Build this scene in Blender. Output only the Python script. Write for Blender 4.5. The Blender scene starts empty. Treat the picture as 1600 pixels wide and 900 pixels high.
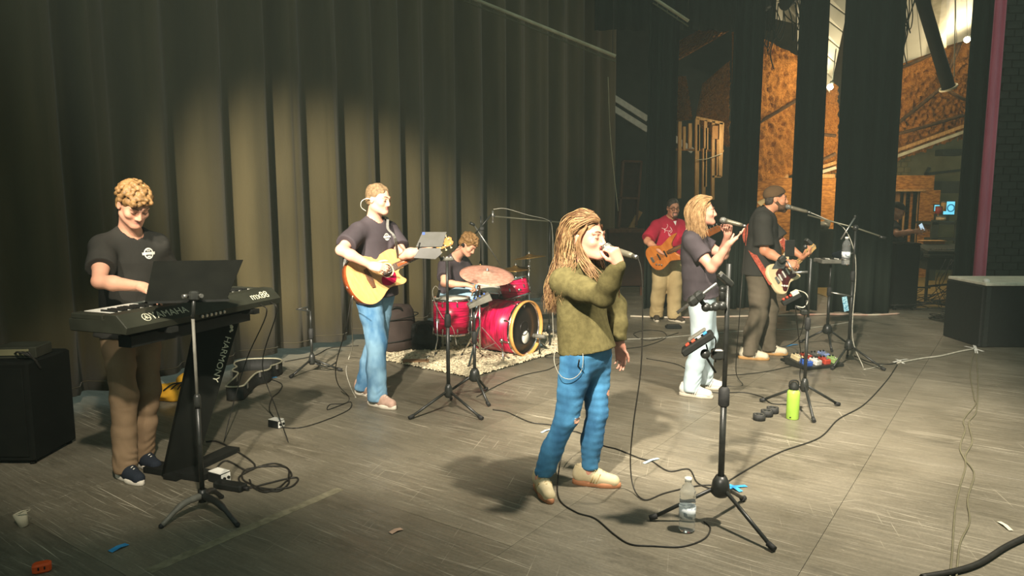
import bpy, bmesh, math, random
import numpy as np
from mathutils import Vector, Matrix

random.seed(7)
RNG = np.random.default_rng(7)
SC = bpy.context.scene
COL = SC.collection
PI = math.pi

# ------------------------------------------------------------------ camera
FPX, EYE = 1150.0, 1.70
PITCH = math.atan(145.0 / 1150.0)
cam_data = bpy.data.cameras.new('camera')
cam_data.sensor_width = 36.0
cam_data.lens = 36.0 * FPX / 1600.0
cam_data.clip_end = 200
cam = bpy.data.objects.new('camera', cam_data)
cam.location = (0, 0, EYE)
cam.rotation_euler = (PI / 2 - PITCH, 0, 0)
COL.objects.link(cam)
SC.camera = cam

# ------------------------------------------------------------------ world, lights, exposure
SC.view_settings.view_transform = 'Standard'
SC.view_settings.look = 'None'
SC.view_settings.gamma = 1.0
SC.view_settings.use_curve_mapping = False
SC.view_settings.exposure = 0.0
SC.cycles.max_bounces = 6
SC.cycles.diffuse_bounces = 3
SC.cycles.glossy_bounces = 3
SC.cycles.transmission_bounces = 6
SC.cycles.volume_bounces = 0
world = bpy.data.worlds.new('dim_theatre')
SC.world = world
world.use_nodes = True
wb = world.node_tree.nodes['Background']
wb.inputs['Color'].default_value = (0.76, 1.0, 0.86, 1)
wb.inputs['Strength'].default_value = 0.32


def spot(name, loc, aim, energy, size_deg, blend, color, radius=0.12):
    d = bpy.data.lights.new(name, 'SPOT')
    d.energy = energy
    d.color = color
    d.spot_size = math.radians(size_deg)
    d.spot_blend = blend
    d.shadow_soft_size = radius
    o = bpy.data.objects.new(name, d)
    o.location = loc
    o.rotation_euler = (Vector(aim) - Vector(loc)).to_track_quat('-Z', 'Y').to_euler()
    COL.objects.link(o)
    return o


WARM = (1.0, 0.90, 0.74)
# spotlights hang over the near stage side and over the front edge
spot('front_spot_curtain', (-2.4, -2.2, 6.0), (-1.4, 8.3, 0.8), 13000, 20, 0.7, WARM, 0.12)
spot('front_spot_floor', (-1.0, -2.5, 6.4), (-0.85, 6.5, 0.0), 6400, 22.5, 0.7, WARM, 0.12)
spot('front_spot_keys', (1.2, -2.0, 6.2), (-2.2, 4.4, 0.7), 3400, 16, 0.7, WARM, 0.12)
spot('front_spot_singers', (-1.6, -2.0, 6.2), (2.0, 6.6, 0.45), 11000, 27, 0.5, WARM, 0.12)
spot('overhead_spot', (2.6, 3.0, 6.6), (1.9, 4.5, 0.0), 4200, 54, 1.0, WARM, 0.15)


# ------------------------------------------------------------------ pixel helpers (camera model of the photograph -> real points)
def ray(px, py):
    x = (px - 800.0) / FPX
    y = -(py - 450.0) / FPX
    return np.array([x, math.cos(PITCH) + y * math.sin(PITCH), -math.sin(PITCH) + y * math.cos(PITCH)])


CAMP = np.array([0, 0, EYE])


def fl(px, py, z=0.0):
    r = ray(px, py)
    return CAMP + r * ((z - EYE) / r[2])


def at(px, py, Y):
    r = ray(px, py)
    return CAMP + r * (Y / r[1])


def limb(parent, px, py, length, near=True):
    """the point on the sight line of a pixel that lies one bone length from the parent joint"""
    r = ray(px, py)
    r = r / np.linalg.norm(r)
    oc = np.asarray(parent) - CAMP
    t0 = oc @ r
    h2 = length ** 2 - (oc @ oc - t0 ** 2)
    if h2 <= 0:
        p = CAMP + r * t0
        d = p - parent
        return parent + d / np.linalg.norm(d) * length
    s = math.sqrt(h2)
    return CAMP + r * (t0 - s if near else t0 + s)


def V(*a):
    return np.array(a, float)


def nrm(v):
    v = np.asarray(v, float)
    return v / (np.linalg.norm(v) + 1e-12)


STAGE_U = nrm([0.57, 0.82, 0])       # along the backdrop
STAGE_V = nrm([0.82, -0.57, 0])      # towards the seats
UP = V(0, 0, 1)


# ------------------------------------------------------------------ materials
def lin(c):
    if isinstance(c, str):
        c = c.lstrip('#')
        c = [int(c[i:i + 2], 16) for i in (0, 2, 4)]
    out = []
    for v in c[:3]:
        v = v / 255.0
        out.append(v / 12.92 if v <= 0.04045 else ((v + 0.055) / 1.055) ** 2.4)
    return out


MATS = {}


def mat(name, col, rough=0.6, metal=0.0, col2=None, scale=12.0, stretch=(1, 1, 1), bump=0.0, bscale=60.0, bstretch=None,
        lo=0.35, hi=0.65, detail=4.0, spec=0.35, emit=None, estr=0.0, alpha=None, trans=0.0, kind='noise', ior=1.45, coat=0.0, sheen=0.0, rotz=0.0):
    if name in MATS:
        return MATS[name]
    m = bpy.data.materials.new(name)
    m.use_nodes = True
    nt = m.node_tree
    b = nt.nodes['Principled BSDF']
    L = nt.links
    b.inputs['Roughness'].default_value = rough
    b.inputs['Metallic'].default_value = metal
    b.inputs['Specular IOR Level'].default_value = spec
    b.inputs['IOR'].default_value = ior
    b.inputs['Coat Weight'].default_value = coat
    b.inputs['Sheen Weight'].default_value = sheen
    if trans:
        b.inputs['Transmission Weight'].default_value = trans
    if alpha is not None:
        b.inputs['Alpha'].default_value = alpha
    if emit is not None:
        b.inputs['Emission Color'].default_value = (*lin(emit), 1)
        b.inputs['Emission Strength'].default_value = estr
    c1 = lin(col)
    tc = nt.nodes.new('ShaderNodeTexCoord')
    if col2 is None:
        c2 = [min(1, x * 0.82) for x in c1]
    else:
        c2 = lin(col2)
    mp = nt.nodes.new('ShaderNodeMapping')
    mp.inputs['Scale'].default_value = stretch
    if rotz:
        mr = nt.nodes.new('ShaderNodeMapping')
        mr.inputs['Rotation'].default_value = (0, 0, -rotz)
        L.new(tc.outputs['Object'], mr.inputs['Vector'])
        L.new(mr.outputs['Vector'], mp.inputs['Vector'])
    else:
        L.new(tc.outputs['Object'], mp.inputs['Vector'])
    if kind == 'wave':
        tx = nt.nodes.new('ShaderNodeTexWave')
        tx.inputs['Scale'].default_value = scale
        tx.inputs['Distortion'].default_value = 7.0
        tx.inputs['Detail'].default_value = 3.0
    elif kind == 'voronoi':
        tx = nt.nodes.new('ShaderNodeTexVoronoi')
        tx.inputs['Scale'].default_value = scale
    else:
        tx = nt.nodes.new('ShaderNodeTexNoise')
        tx.inputs['Scale'].default_value = scale
        tx.inputs['Detail'].default_value = detail
    L.new(mp.outputs['Vector'], tx.inputs['Vector'])
    rp = nt.nodes.new('ShaderNodeValToRGB')
    rp.color_ramp.elements[0].position = lo
    rp.color_ramp.elements[0].color = (*c2, 1)
    rp.color_ramp.elements[1].position = hi
    rp.color_ramp.elements[1].color = (*c1, 1)
    L.new(tx.outputs['Distance' if kind == 'voronoi' else ('Color' if kind == 'wave' else 'Fac')], rp.inputs['Fac'])
    L.new(rp.outputs['Color'], b.inputs['Base Color'])
    if bump:
        n2 = nt.nodes.new('ShaderNodeTexNoise')
        n2.inputs['Scale'].default_value = bscale
        n2.inputs['Detail'].default_value = 4
        if bstretch is not None:
            mp2 = nt.nodes.new('ShaderNodeMapping')
            mp2.inputs['Scale'].default_value = bstretch
            L.new(tc.outputs['Object'], mp2.inputs['Vector'])
            L.new(mp2.outputs['Vector'], n2.inputs['Vector'])
        else:
            L.new(tc.outputs['Object'], n2.inputs['Vector'])
        bp = nt.nodes.new('ShaderNodeBump')
        bp.inputs['Strength'].default_value = bump
        bp.inputs['Distance'].default_value = 0.02
        L.new(n2.outputs['Fac'], bp.inputs['Height'])
        L.new(bp.outputs['Normal'], b.inputs['Normal'])
    MATS[name] = m
    return m


# ------------------------------------------------------------------ scene graph
def tag(o, label=None, cat=None, group=None, kind=None):
    if label:
        o['label'] = label
    if cat:
        o['category'] = cat
    if group:
        o['group'] = group
    if kind:
        o['kind'] = kind
    return o


def thing(name, label, cat, loc=(0, 0, 0), rotz=0.0, group=None):
    o = bpy.data.objects.new(name, None)
    o.empty_display_size = 0.1
    o.location = [float(v) for v in loc]
    o.rotation_euler = (0, 0, rotz)
    COL.objects.link(o)
    return tag(o, label, cat, group)


def frame(x, up=(0, 0, 1)):
    """3x3 columns: x axis along x, z as near up as it can be"""
    x = nrm(x)
    up = np.asarray(up, float)
    if abs(x @ nrm(up)) > 0.98:
        up = V(0, 1, 0) if abs(x[1]) < 0.9 else V(1, 0, 0)
    y = nrm(np.cross(up, x))
    z = np.cross(x, y)
    return np.stack([x, y, z], axis=1)


class MB:
    """collects shapes for one mesh"""

    def __init__(self):
        self.v, self.f, self.s, self.m = [], [], [], []
        self.mi = 0

    def add(self, verts, faces, smooth=False):
        o = len(self.v)
        self.v.extend([tuple(float(c) for c in p) for p in verts])
        self.f.extend([tuple(i + o for i in f) for f in faces])
        self.s.extend([smooth] * len(faces) if isinstance(smooth, bool) else smooth)
        self.m.extend([self.mi] * len(faces))
        return self

    def box(self, c, size, R=None, ch=0.0):
        """box with chamfered vertical and top edges when ch > 0"""
        R = np.eye(3) if R is None else np.asarray(R)
        c = np.asarray(c, float)
        hx, hy, hz = [s / 2.0 for s in size]
        if ch <= 0:
            P = [(-hx, -hy, -hz), (hx, -hy, -hz), (hx, hy, -hz), (-hx, hy, -hz), (-hx, -hy, hz), (hx, -hy, hz), (hx, hy, hz), (-hx, hy, hz)]
            Fc = [(0, 3, 2, 1), (4, 5, 6, 7), (0, 1, 5, 4), (1, 2, 6, 5), (2, 3, 7, 6), (3, 0, 4, 7)]
        else:
            k = min(ch, hx * .9, hy * .9, hz * .9)
            ring = lambda a, b: [(-a + k, -b), (a - k, -b), (a, -b + k), (a, b - k), (a - k, b), (-a + k, b), (-a, b - k), (-a, -b + k)]
            P = []
            for (a, b, z) in ((hx - k, hy - k, -hz), (hx, hy, -hz + k), (hx, hy, hz - k), (hx - k, hy - k, hz)):
                P += [(x, y, z) for x, y in ring(a, b)]
            Fc = [tuple(range(7, -1, -1)), tuple(range(24, 32))]
            for r in range(3):
                for i in range(8):
                    j = (i + 1) % 8
                    Fc.append((r * 8 + i, r * 8 + j, r * 8 + 8 + j, r * 8 + 8 + i))
        return self.add([c + R @ np.array(p) for p in P], Fc, False)

    def bar(self, a, b, w, h, up=(0, 0, 1), ch=0.0):
        a, b = np.asarray(a, float), np.asarray(b, float)
        return self.box((a + b) / 2, (np.linalg.norm(b - a), w, h), frame(b - a, up), ch)

    def tube(self, pts, r, n=8, caps=True, closed=False):
        pts = [np.asarray(p, float) for p in pts]
        m = len(pts)
        rs = [r] * m if np.isscalar(r) else list(r)
        verts, faces = [], []
        prev = None
        for i, p in enumerate(pts):
            if closed:
                d = pts[(i + 1) % m] - pts[i - 1]
            else:
                d = pts[min(i + 1, m - 1)] - pts[max(i - 1, 0)]
            d = nrm(d)
            if prev is None:
                a = np.cross(d, UP) if abs(d[2]) < 0.9 else np.cross(d, V(1, 0, 0))
            else:
                a = prev - d * (prev @ d)
            a = nrm(a)
            prev = a
            b = np.cross(d, a)
            for k in range(n):
                t = 2 * PI * k / n
                verts.append(p + rs[i] * (math.cos(t) * a + math.sin(t) * b))
        for i in range(m if closed else m - 1):
            j = (i + 1) % m
            for k in range(n):
                l = (k + 1) % n
                faces.append((i * n + k, i * n + l, j * n + l, j * n + k))
        sm = [True] * len(faces)
        if caps and not closed:
            faces.append(tuple(range(n - 1, -1, -1)))
            faces.append(tuple(range((m - 1) * n, m * n)))
            sm += [False, False]
        return self.add(verts, faces, sm)

    def cyl(self, a, b, r, r2=None, n=16):
        return self.tube([a, b], [r, r if r2 is None else r2], n)

    def lathe(self, prof, c=(0, 0, 0), R=None, n=24, sharp=True):
        """profile of (radius, height) turned about the local z axis"""
        R = np.eye(3) if R is None else np.asarray(R)
        c = np.asarray(c, float)
        verts, faces, sm = [], [], []
        for (r, z) in prof:
            for k in range(n):
                t = 2 * PI * k / n
                verts.append(c + R @ V(r * math.cos(t), r * math.sin(t), z))
        for i in range(len(prof) - 1):
            for k in range(n):
                l = (k + 1) % n
                faces.append((i * n + k, i * n + l, (i + 1) * n + l, (i + 1) * n + k))
                sm.append(True)
        ring = prof[0] == prof[-1]
        if prof[0][0] > 1e-5 and not ring:
            faces.append(tuple(range(n - 1, -1, -1)))
            sm.append(False)
        if prof[-1][0] > 1e-5 and not ring:
            o = (len(prof) - 1) * n
            faces.append(tuple(range(o, o + n)))
            sm.append(False)
        return self.add(verts, faces, sm)

    def prism(self, poly, z0, z1, c=(0, 0, 0), R=None, inset=0.0, smooth=False):
        """polygon (counter-clockwise in x, y) pulled up from z0 to z1; inset softens both rims"""
        R = np.eye(3) if R is None else np.asarray(R)
        c = np.asarray(c, float)
        n = len(poly)
        P = np.asarray(poly, float)
        layers = []
        if inset:
            e = np.roll(P, -1, 0) - np.roll(P, 1, 0)
            nm = np.stack([-e[:, 1], e[:, 0]], 1)
            nm /= (np.linalg.norm(nm, axis=1, keepdims=True) + 1e-9)
            Q = P + nm * inset
            s = 1 if z1 > z0 else -1
            layers = [(Q, z0), (P, z0 + s * inset), (P, z1 - s * inset), (Q, z1)]
        else:
            layers = [(P, z0), (P, z1)]
        verts = []
        for (q, z) in layers:
            verts += [c + R @ V(x, y, z) for x, y in q]
        faces, sm = [], []
        for l in range(len(layers) - 1):
            for i in range(n):
                j = (i + 1) % n
                faces.append((l * n + i, l * n + j, l * n + n + j, l * n + n + i))
                sm.append(smooth)
        o = (len(layers) - 1) * n
        faces.append(tuple(range(n - 1, -1, -1)))
        faces.append(tuple(range(o, o + n)))
        sm += [False, False]
        return self.add(verts, faces, sm)

    def ball(self, c, r, R=None, n=12, m=8):
        r = (r, r, r) if np.isscalar(r) else r
        R = np.eye(3) if R is None else np.asarray(R)
        c = np.asarray(c, float)
        verts = [c + R @ V(0, 0, -r[2])]
        for i in range(1, m):
            a = -PI / 2 + PI * i / m
            for k in range(n):
                t = 2 * PI * k / n
                verts.append(c + R @ V(r[0] * math.cos(a) * math.cos(t), r[1] * math.cos(a) * math.sin(t), r[2] * math.sin(a)))
        verts.append(c + R @ V(0, 0, r[2]))
        faces = []
        for k in range(n):
            l = (k + 1) % n
            faces.append((0, 1 + l, 1 + k))
            for i in range(m - 2):
                faces.append((1 + i * n + k, 1 + i * n + l, 1 + (i + 1) * n + l, 1 + (i + 1) * n + k))
            faces.append((1 + (m - 2) * n + k, 1 + (m - 2) * n + l, len(verts) - 1))
        return self.add(verts, faces, True)

    def torus(self, c, r, t, R=None, n=32, k=8):
        R = np.eye(3) if R is None else np.asarray(R)
        pts = [np.asarray(c, float) + R @ V(r * math.cos(2 * PI * i / n), r * math.sin(2 * PI * i / n), 0) for i in range(n)]
        return self.tube(pts, t, k, closed=True)

    def grid(self, fn, nu, nv, smooth=True):
        """surface fn(u, v) over the unit square"""
        verts = [fn(i / nu, j / nv) for j in range(nv + 1) for i in range(nu + 1)]
        w = nu + 1
        faces = [(j * w + i, j * w + i + 1, (j + 1) * w + i + 1, (j + 1) * w + i) for j in range(nv) for i in range(nu)]
        return self.add(verts, faces, smooth)

    def build(self, name, m, parent=None, world=False, bevel=0.0):
        me = bpy.data.meshes.new(name)
        v = self.v
        if world and parent is not None:
            p = parent
            off = np.zeros(3)
            while p is not None:
                off += np.array(p.location)
                p = p.parent
            v = [(a - off[0], b - off[1], c - off[2]) for a, b, c in v]
        me.from_pydata(v, [], self.f)
        me.polygons.foreach_set('use_smooth', self.s)
        ms = m if isinstance(m, (list, tuple)) else [m]
        for x in ms:
            me.materials.append(x)
        if len(ms) > 1:
            me.polygons.foreach_set('material_index', self.m)
        me.update()
        o = bpy.data.objects.new(name, me)
        COL.objects.link(o)
        if parent is not None:
            o.parent = parent
        if bevel:
            bv = o.modifiers.new('bevel', 'BEVEL')
            bv.width = bevel
            bv.segments = 2
            bv.limit_method = 'ANGLE'
        return o


def spline(pts, n=8, closed=False):
    """Catmull-Rom through the points"""
    P = [np.asarray(p, float) for p in pts]
    out = []
    m = len(P)
    for i in range(m if closed else m - 1):
        p0 = P[(i - 1) % m] if closed or i > 0 else P[0] * 2 - P[1]
        p1, p2 = P[i], P[(i + 1) % m]
        p3 = P[(i + 2) % m] if closed or i + 2 < m else P[-1] * 2 - P[-2]
        for k in range(n):
            t = k / n
            out.append(0.5 * ((2 * p1) + (p2 - p0) * t + (2 * p0 - 5 * p1 + 4 * p2 - p3) * t * t + (3 * p1 - p0 - 3 * p2 + p3) * t ** 3))
    if not closed:
        out.append(P[-1])
    return out


def copy_tree(o, parent=None):
    c = o.copy()
    COL.objects.link(c)
    c.parent = parent
    for ch in list(o.children):
        copy_tree(ch, c)
    return c


def text_mesh(name, body, size, m, parent, loc, R, extrude=0.0008, spacing=1.0, align='CENTER'):
    """flat lettering; R columns: reading direction, letter up, out of the surface"""
    cu = bpy.data.curves.new(name, 'FONT')
    cu.body = body
    cu.size = size
    cu.extrude = extrude
    cu.align_x = align
    cu.align_y = 'CENTER'
    cu.space_character = spacing
    cu.resolution_u = 3
    t = bpy.data.objects.new(name, cu)
    COL.objects.link(t)
    dg = bpy.context.evaluated_depsgraph_get()
    me = bpy.data.meshes.new_from_object(t.evaluated_get(dg))
    bpy.data.objects.remove(t)
    bpy.data.curves.remove(cu)
    R = np.asarray(R, float)
    M4 = Matrix([[*R[0], loc[0]], [*R[1], loc[1]], [*R[2], loc[2]], [0, 0, 0, 1]])
    me.transform(M4)
    me.materials.clear()
    me.materials.append(m)
    o = bpy.data.objects.new(name, me)
    COL.objects.link(o)
    o.parent = parent
    return o
# ------------------------------------------------------------------ smooth solids for bodies, clothes and hair
class Solid:
    def __init__(self):
        self.ops = []

    def cone(self, a, b, ra, rb=None, k=0.02, flat=None, mode='u', cap=False):
        """tapered limb; flat = (axis, factor) squeezes it along an axis"""
        self.ops.append(('cone', np.asarray(a, float), np.asarray(b, float), ra, ra if rb is None else rb, k, flat, mode, cap))
        return self

    def chain(self, pts, rs, k=0.02, mode='u'):
        for i in range(len(pts) - 1):
            self.cone(pts[i], pts[i + 1], rs[i], rs[i + 1], k, None, mode)
        return self

    def ell(self, c, r, R=None, k=0.02, mode='u'):
        self.ops.append(('ell', np.asarray(c, float), np.asarray(r if not np.isscalar(r) else (r, r, r), float), np.eye(3) if R is None else np.asarray(R), k, mode))
        return self

    def box(self, c, h, R=None, rad=0.01, k=0.01, mode='u'):
        self.ops.append(('box', np.asarray(c, float), np.asarray(h, float), np.eye(3) if R is None else np.asarray(R), rad, k, mode))
        return self

    def cut(self, p, n, k=0.004):
        """removes what lies on the side n points to"""
        self.ops.append(('cut', np.asarray(p, float), nrm(n), k))
        return self

    def warp(self, fn):
        self.ops.append(('warp', fn))
        return self

    def bounds(self):
        lo, hi = np.full(3, 1e9), np.full(3, -1e9)
        for o in self.ops:
            if o[0] == 'cone' and o[7] == 'u':
                r = max(o[3], o[4]) * (max(1, o[6][1]) if o[6] else 1)
                lo = np.minimum(lo, np.minimum(o[1], o[2]) - r)
                hi = np.maximum(hi, np.maximum(o[1], o[2]) + r)
            elif o[0] in ('ell', 'box') and o[-1] == 'u':
                e = np.abs(o[3]) @ o[2] + (o[4] if o[0] == 'box' else 0)
                lo, hi = np.minimum(lo, o[1] - e), np.maximum(hi, o[1] + e)
        return lo, hi

    def mesh(self, vox, smooth=1):
        lo, hi = self.bounds()
        pad = 0.03
        lo, hi = lo - pad, hi + pad
        n = np.ceil((hi - lo) / vox).astype(int) + 1
        ax = [lo[i] + vox * np.arange(n[i], dtype=np.float32) for i in range(3)]
        Fd = np.full(tuple(n), 0.15, np.float32)

        def sub(l, h):
            i0 = np.clip(np.floor((l - lo) / vox).astype(int), 0, n)
            i1 = np.clip(np.ceil((h - lo) / vox).astype(int) + 1, 0, n)
            sl = tuple(slice(a, b) for a, b in zip(i0, i1))
            return sl, ax[0][sl[0]][:, None, None], ax[1][sl[1]][None, :, None], ax[2][sl[2]][None, None, :]

        for o in self.ops:
            if o[0] == 'cone':
                _, a, b, ra, rb, k, flat, mode, cap = o
                mg = max(ra, rb) * (max(1.0, flat[1]) if flat else 1.0) + k + 3 * vox
                sl, X, Y, Z = sub(np.minimum(a, b) - mg, np.maximum(a, b) + mg)
                dx, dy, dz = X - a[0], Y - a[1], Z - a[2]
                ba = b - a
                f = 1.0
                if flat is not None:
                    axv, f = nrm(flat[0]), flat[1]
                    g = (1.0 / f - 1.0)
                    q = (dx * axv[0] + dy * axv[1] + dz * axv[2]) * g
                    dx, dy, dz = dx + q * axv[0], dy + q * axv[1], dz + q * axv[2]
                    ba = ba + axv * (ba @ axv) * g
                L2 = max(ba @ ba, 1e-9)
                h = np.clip((dx * ba[0] + dy * ba[1] + dz * ba[2]) / L2, 0, 1)
                d = np.sqrt((dx - h * ba[0]) ** 2 + (dy - h * ba[1]) ** 2 + (dz - h * ba[2]) ** 2) - (ra + h * (rb - ra))
                if f < 1:
                    d = d * (0.4 + 0.6 * f)
                if cap:
                    cn = nrm(b - a)
                    d = np.maximum(d, (X - b[0]) * cn[0] + (Y - b[1]) * cn[1] + (Z - b[2]) * cn[2])
            elif o[0] == 'ell':
                _, c, r, R, k, mode = o
                mg = np.abs(R) @ r + k + 3 * vox
                sl, X, Y, Z = sub(c - mg, c + mg)
                dx, dy, dz = X - c[0], Y - c[1], Z - c[2]
                l = [dx * R[0, i] + dy * R[1, i] + dz * R[2, i] for i in range(3)]
                k0 = np.sqrt(sum((l[i] / r[i]) ** 2 for i in range(3)))
                k1 = np.sqrt(sum((l[i] / r[i] ** 2) ** 2 for i in range(3))) + 1e-6
                d = k0 * (k0 - 1) / k1
            elif o[0] == 'box':
                _, c, hb, R, rad, k, mode = o
                mg = np.abs(R) @ hb + rad + k + 3 * vox
                sl, X, Y, Z = sub(c - mg, c + mg)
                dx, dy, dz = X - c[0], Y - c[1], Z - c[2]
                q = [np.abs(dx * R[0, i] + dy * R[1, i] + dz * R[2, i]) - hb[i] for i in range(3)]
                d = np.sqrt(sum(np.maximum(x, 0) ** 2 for x in q)) + np.minimum(np.maximum(q[0], np.maximum(q[1], q[2])), 0) - rad
            elif o[0] == 'cut':
                _, p, nn, k = o
                d = -((ax[0][:, None, None] - p[0]) * nn[0] + (ax[1][None, :, None] - p[1]) * nn[1] + (ax[2][None, None, :] - p[2]) * nn[2])
                Fd = np.maximum(Fd, -d).astype(np.float32)
                continue
            else:
                Fd = Fd + o[1](ax[0][:, None, None], ax[1][None, :, None], ax[2][None, None, :]).astype(np.float32)
                continue
            A = Fd[sl]
            d = d.astype(np.float32)
            if mode == 'u':
                if k > 0:
                    h = np.maximum(k - np.abs(A - d), 0) / k
                    Fd[sl] = np.minimum(A, d) - h * h * k * 0.25
                else:
                    Fd[sl] = np.minimum(A, d)
            else:
                if k > 0:
                    h = np.maximum(k - np.abs(A + d), 0) / k
                    Fd[sl] = np.maximum(A, -d) + h * h * k * 0.25
                else:
                    Fd[sl] = np.maximum(A, -d)
        return surface_net(Fd, lo, vox, smooth)


def surface_net(Fd, lo, vox, smooth):
    Fd[0], Fd[-1], Fd[:, 0], Fd[:, -1], Fd[:, :, 0], Fd[:, :, -1] = (.1,) * 6
    S = Fd < 0
    c = [S[i:S.shape[0] - 1 + i, j:S.shape[1] - 1 + j, k:S.shape[2] - 1 + k] for i in (0, 1) for j in (0, 1) for k in (0, 1)]
    cnt = sum(x.astype(np.int8) for x in c)
    I, J, K = np.nonzero((cnt > 0) & (cnt < 8))
    idx = np.full(cnt.shape, -1, np.int32)
    idx[I, J, K] = np.arange(len(I))
    acc = np.zeros((len(I), 3))
    num = np.zeros(len(I))
    offs = [(i, j, k) for i in (0, 1) for j in (0, 1) for k in (0, 1)]
    vals = {o: Fd[I + o[0], J + o[1], K + o[2]] for o in offs}
    for a in offs:
        for axn in range(3):
            if a[axn] == 0:
                b = list(a)
                b[axn] = 1
                b = tuple(b)
                va, vb = vals[a], vals[b]
                cr = (va < 0) != (vb < 0)
                t = np.where(cr, va / np.where(cr, va - vb, 1), 0)
                p = np.array(a, float)[None, :].repeat(len(I), 0)
                p[:, axn] += t
                acc[cr] += p[cr]
                num[cr] += 1
    verts = acc / num[:, None]
    verts = lo + vox * (verts + np.stack([I, J, K], 1))
    quads = []
    for axn in range(3):
        u, w = (axn + 1) % 3, (axn + 2) % 3
        sA = [slice(1, -1)] * 3
        sA[axn] = slice(0, -1)
        sB = [slice(1, -1)] * 3
        sB[axn] = slice(1, None)
        A, B = S[tuple(sA)], S[tuple(sB)]
        e = np.stack(np.nonzero(A != B), 1)
        if not len(e):
            continue
        inside = A[e[:, 0], e[:, 1], e[:, 2]]
        g = e + 1
        g[:, axn] -= 1

        def cell(du, dw):
            h = g.copy()
            h[:, u] += du
            h[:, w] += dw
            return idx[h[:, 0], h[:, 1], h[:, 2]]
        q = np.stack([cell(-1, -1), cell(0, -1), cell(0, 0), cell(-1, 0)], 1)
        q[~inside] = q[~inside][:, ::-1]
        quads.append(q)
    Q = np.concatenate(quads)
    Q = Q[(Q >= 0).all(1)]
    for _ in range(smooth):
        s = np.zeros_like(verts)
        nn = np.zeros(len(verts))
        for a in range(4):
            for b in ((a + 1) % 4, (a + 3) % 4):
                np.add.at(s, Q[:, a], verts[Q[:, b]])
                np.add.at(nn, Q[:, a], 1)
        verts = verts * 0.5 + 0.5 * s / np.maximum(nn, 1)[:, None]
    return verts, Q


def solid_obj(name, solid, vox, m, parent, world=True, smooth=1, paint=(), drop=None):
    """paint: (centre, radii, R, material index) regions that take another material"""
    v, q = solid.mesh(vox, smooth)
    if drop is not None:                      # keep the largest piece only where asked
        pass
    if world and parent is not None:
        p, off = parent, np.zeros(3)
        while p is not None:
            off += np.array(p.location)
            p = p.parent
    else:
        off = np.zeros(3)
    me = bpy.data.meshes.new(name)
    nv, nq = len(v), len(q)
    me.vertices.add(nv)
    me.vertices.foreach_set('co', (v - off).astype(np.float32).ravel())
    me.loops.add(nq * 4)
    me.loops.foreach_set('vertex_index', q.astype(np.int32).ravel())
    me.polygons.add(nq)
    me.polygons.foreach_set('loop_start', np.arange(0, nq * 4, 4, dtype=np.int32))
    me.polygons.foreach_set('use_smooth', np.ones(nq, bool))
    ms = m if isinstance(m, (list, tuple)) else [m]
    for x in ms:
        me.materials.append(x)
    if paint:
        cen = v[q].mean(1)
        mi = np.zeros(nq, np.int32)
        for (c, r, R, i) in paint:
            l = (cen - c) @ (np.eye(3) if R is None else R)
            mi[((l / np.asarray(r)) ** 2).sum(1) < 1] = i
        me.polygons.foreach_set('material_index', mi)
    me.update(calc_edges=True)
    me.validate()
    o = bpy.data.objects.new(name, me)
    COL.objects.link(o)
    o.parent = parent
    return o


def folds(amp, seed, fx=9.0, fz=14.0):
    """cloth creases"""
    r = np.random.default_rng(seed)
    W = [(r.normal(size=3) * V(fx, fx, fz), r.uniform(0, 6.28)) for _ in range(5)]
    W2 = [(r.normal(size=3) * V(fx, fx, fz) * 2.2, r.uniform(0, 6.28)) for _ in range(4)]

    def fn(X, Y, Z):
        s = 0
        for (w, p) in W:
            a = w[0] * X + w[1] * Y + w[2] * Z + p
            s = s + (1 - 2 * np.abs(np.sin(a * 0.5 + 0.6 * np.sin(a * 0.37))))
        for (w, p) in W2:
            s = s + 0.45 * np.sin(w[0] * X + w[1] * Y + w[2] * Z + p)
        return amp * s / 5.0
    return fn
# ------------------------------------------------------------------ shared materials
BLK = mat('black_metal', '#2a2b27', 0.38, 0.0, '#1f201d', 30, spec=0.5)
BLKP = mat('black_plastic', '#1e1f1c', 0.6, 0.0, '#181916', 20, spec=0.25)
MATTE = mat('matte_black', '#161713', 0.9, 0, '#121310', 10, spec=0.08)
RUB = mat('black_rubber', '#2b2b29', 0.7, 0, '#222221', 40)
CHR = mat('chrome', '#d8d8d4', 0.18, 1.0, '#b8b8b2', 9)
STEEL = mat('brushed_steel', '#b4b2aa', 0.35, 0.9, '#8f8d86', 60, (1, 1, 6))
WHT = mat('white_plastic', '#e8e6dc', 0.45, 0, '#d6d3c6', 14)
BLUT = mat('blue_tape', '#3fa0dc', 0.6, 0, '#2f86c0', 20)
CAB = mat('cable_black', '#2a2822', 0.55, 0, '#21201b', 30)
CABL = mat('cable_grey', '#b5b2a2', 0.55, 0, '#9a9788', 30)
WOOD = mat('raw_lumber', '#c79a5e', 0.7, 0, '#a87c45', 4, (8, 8, 1.2), 0.2, 40)
PLY = mat('plywood', '#b9854a', 0.7, 0, '#9b6a36', 3, (5, 5, 1), 0.15, 40)
GLASSB = mat('screen_dark', '#1c1f24', 0.12, 0, '#16181c', 3, spec=0.6)
GREY = mat('grey_plastic', '#6e6c62', 0.5, 0, '#5f5d54', 20)


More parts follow.
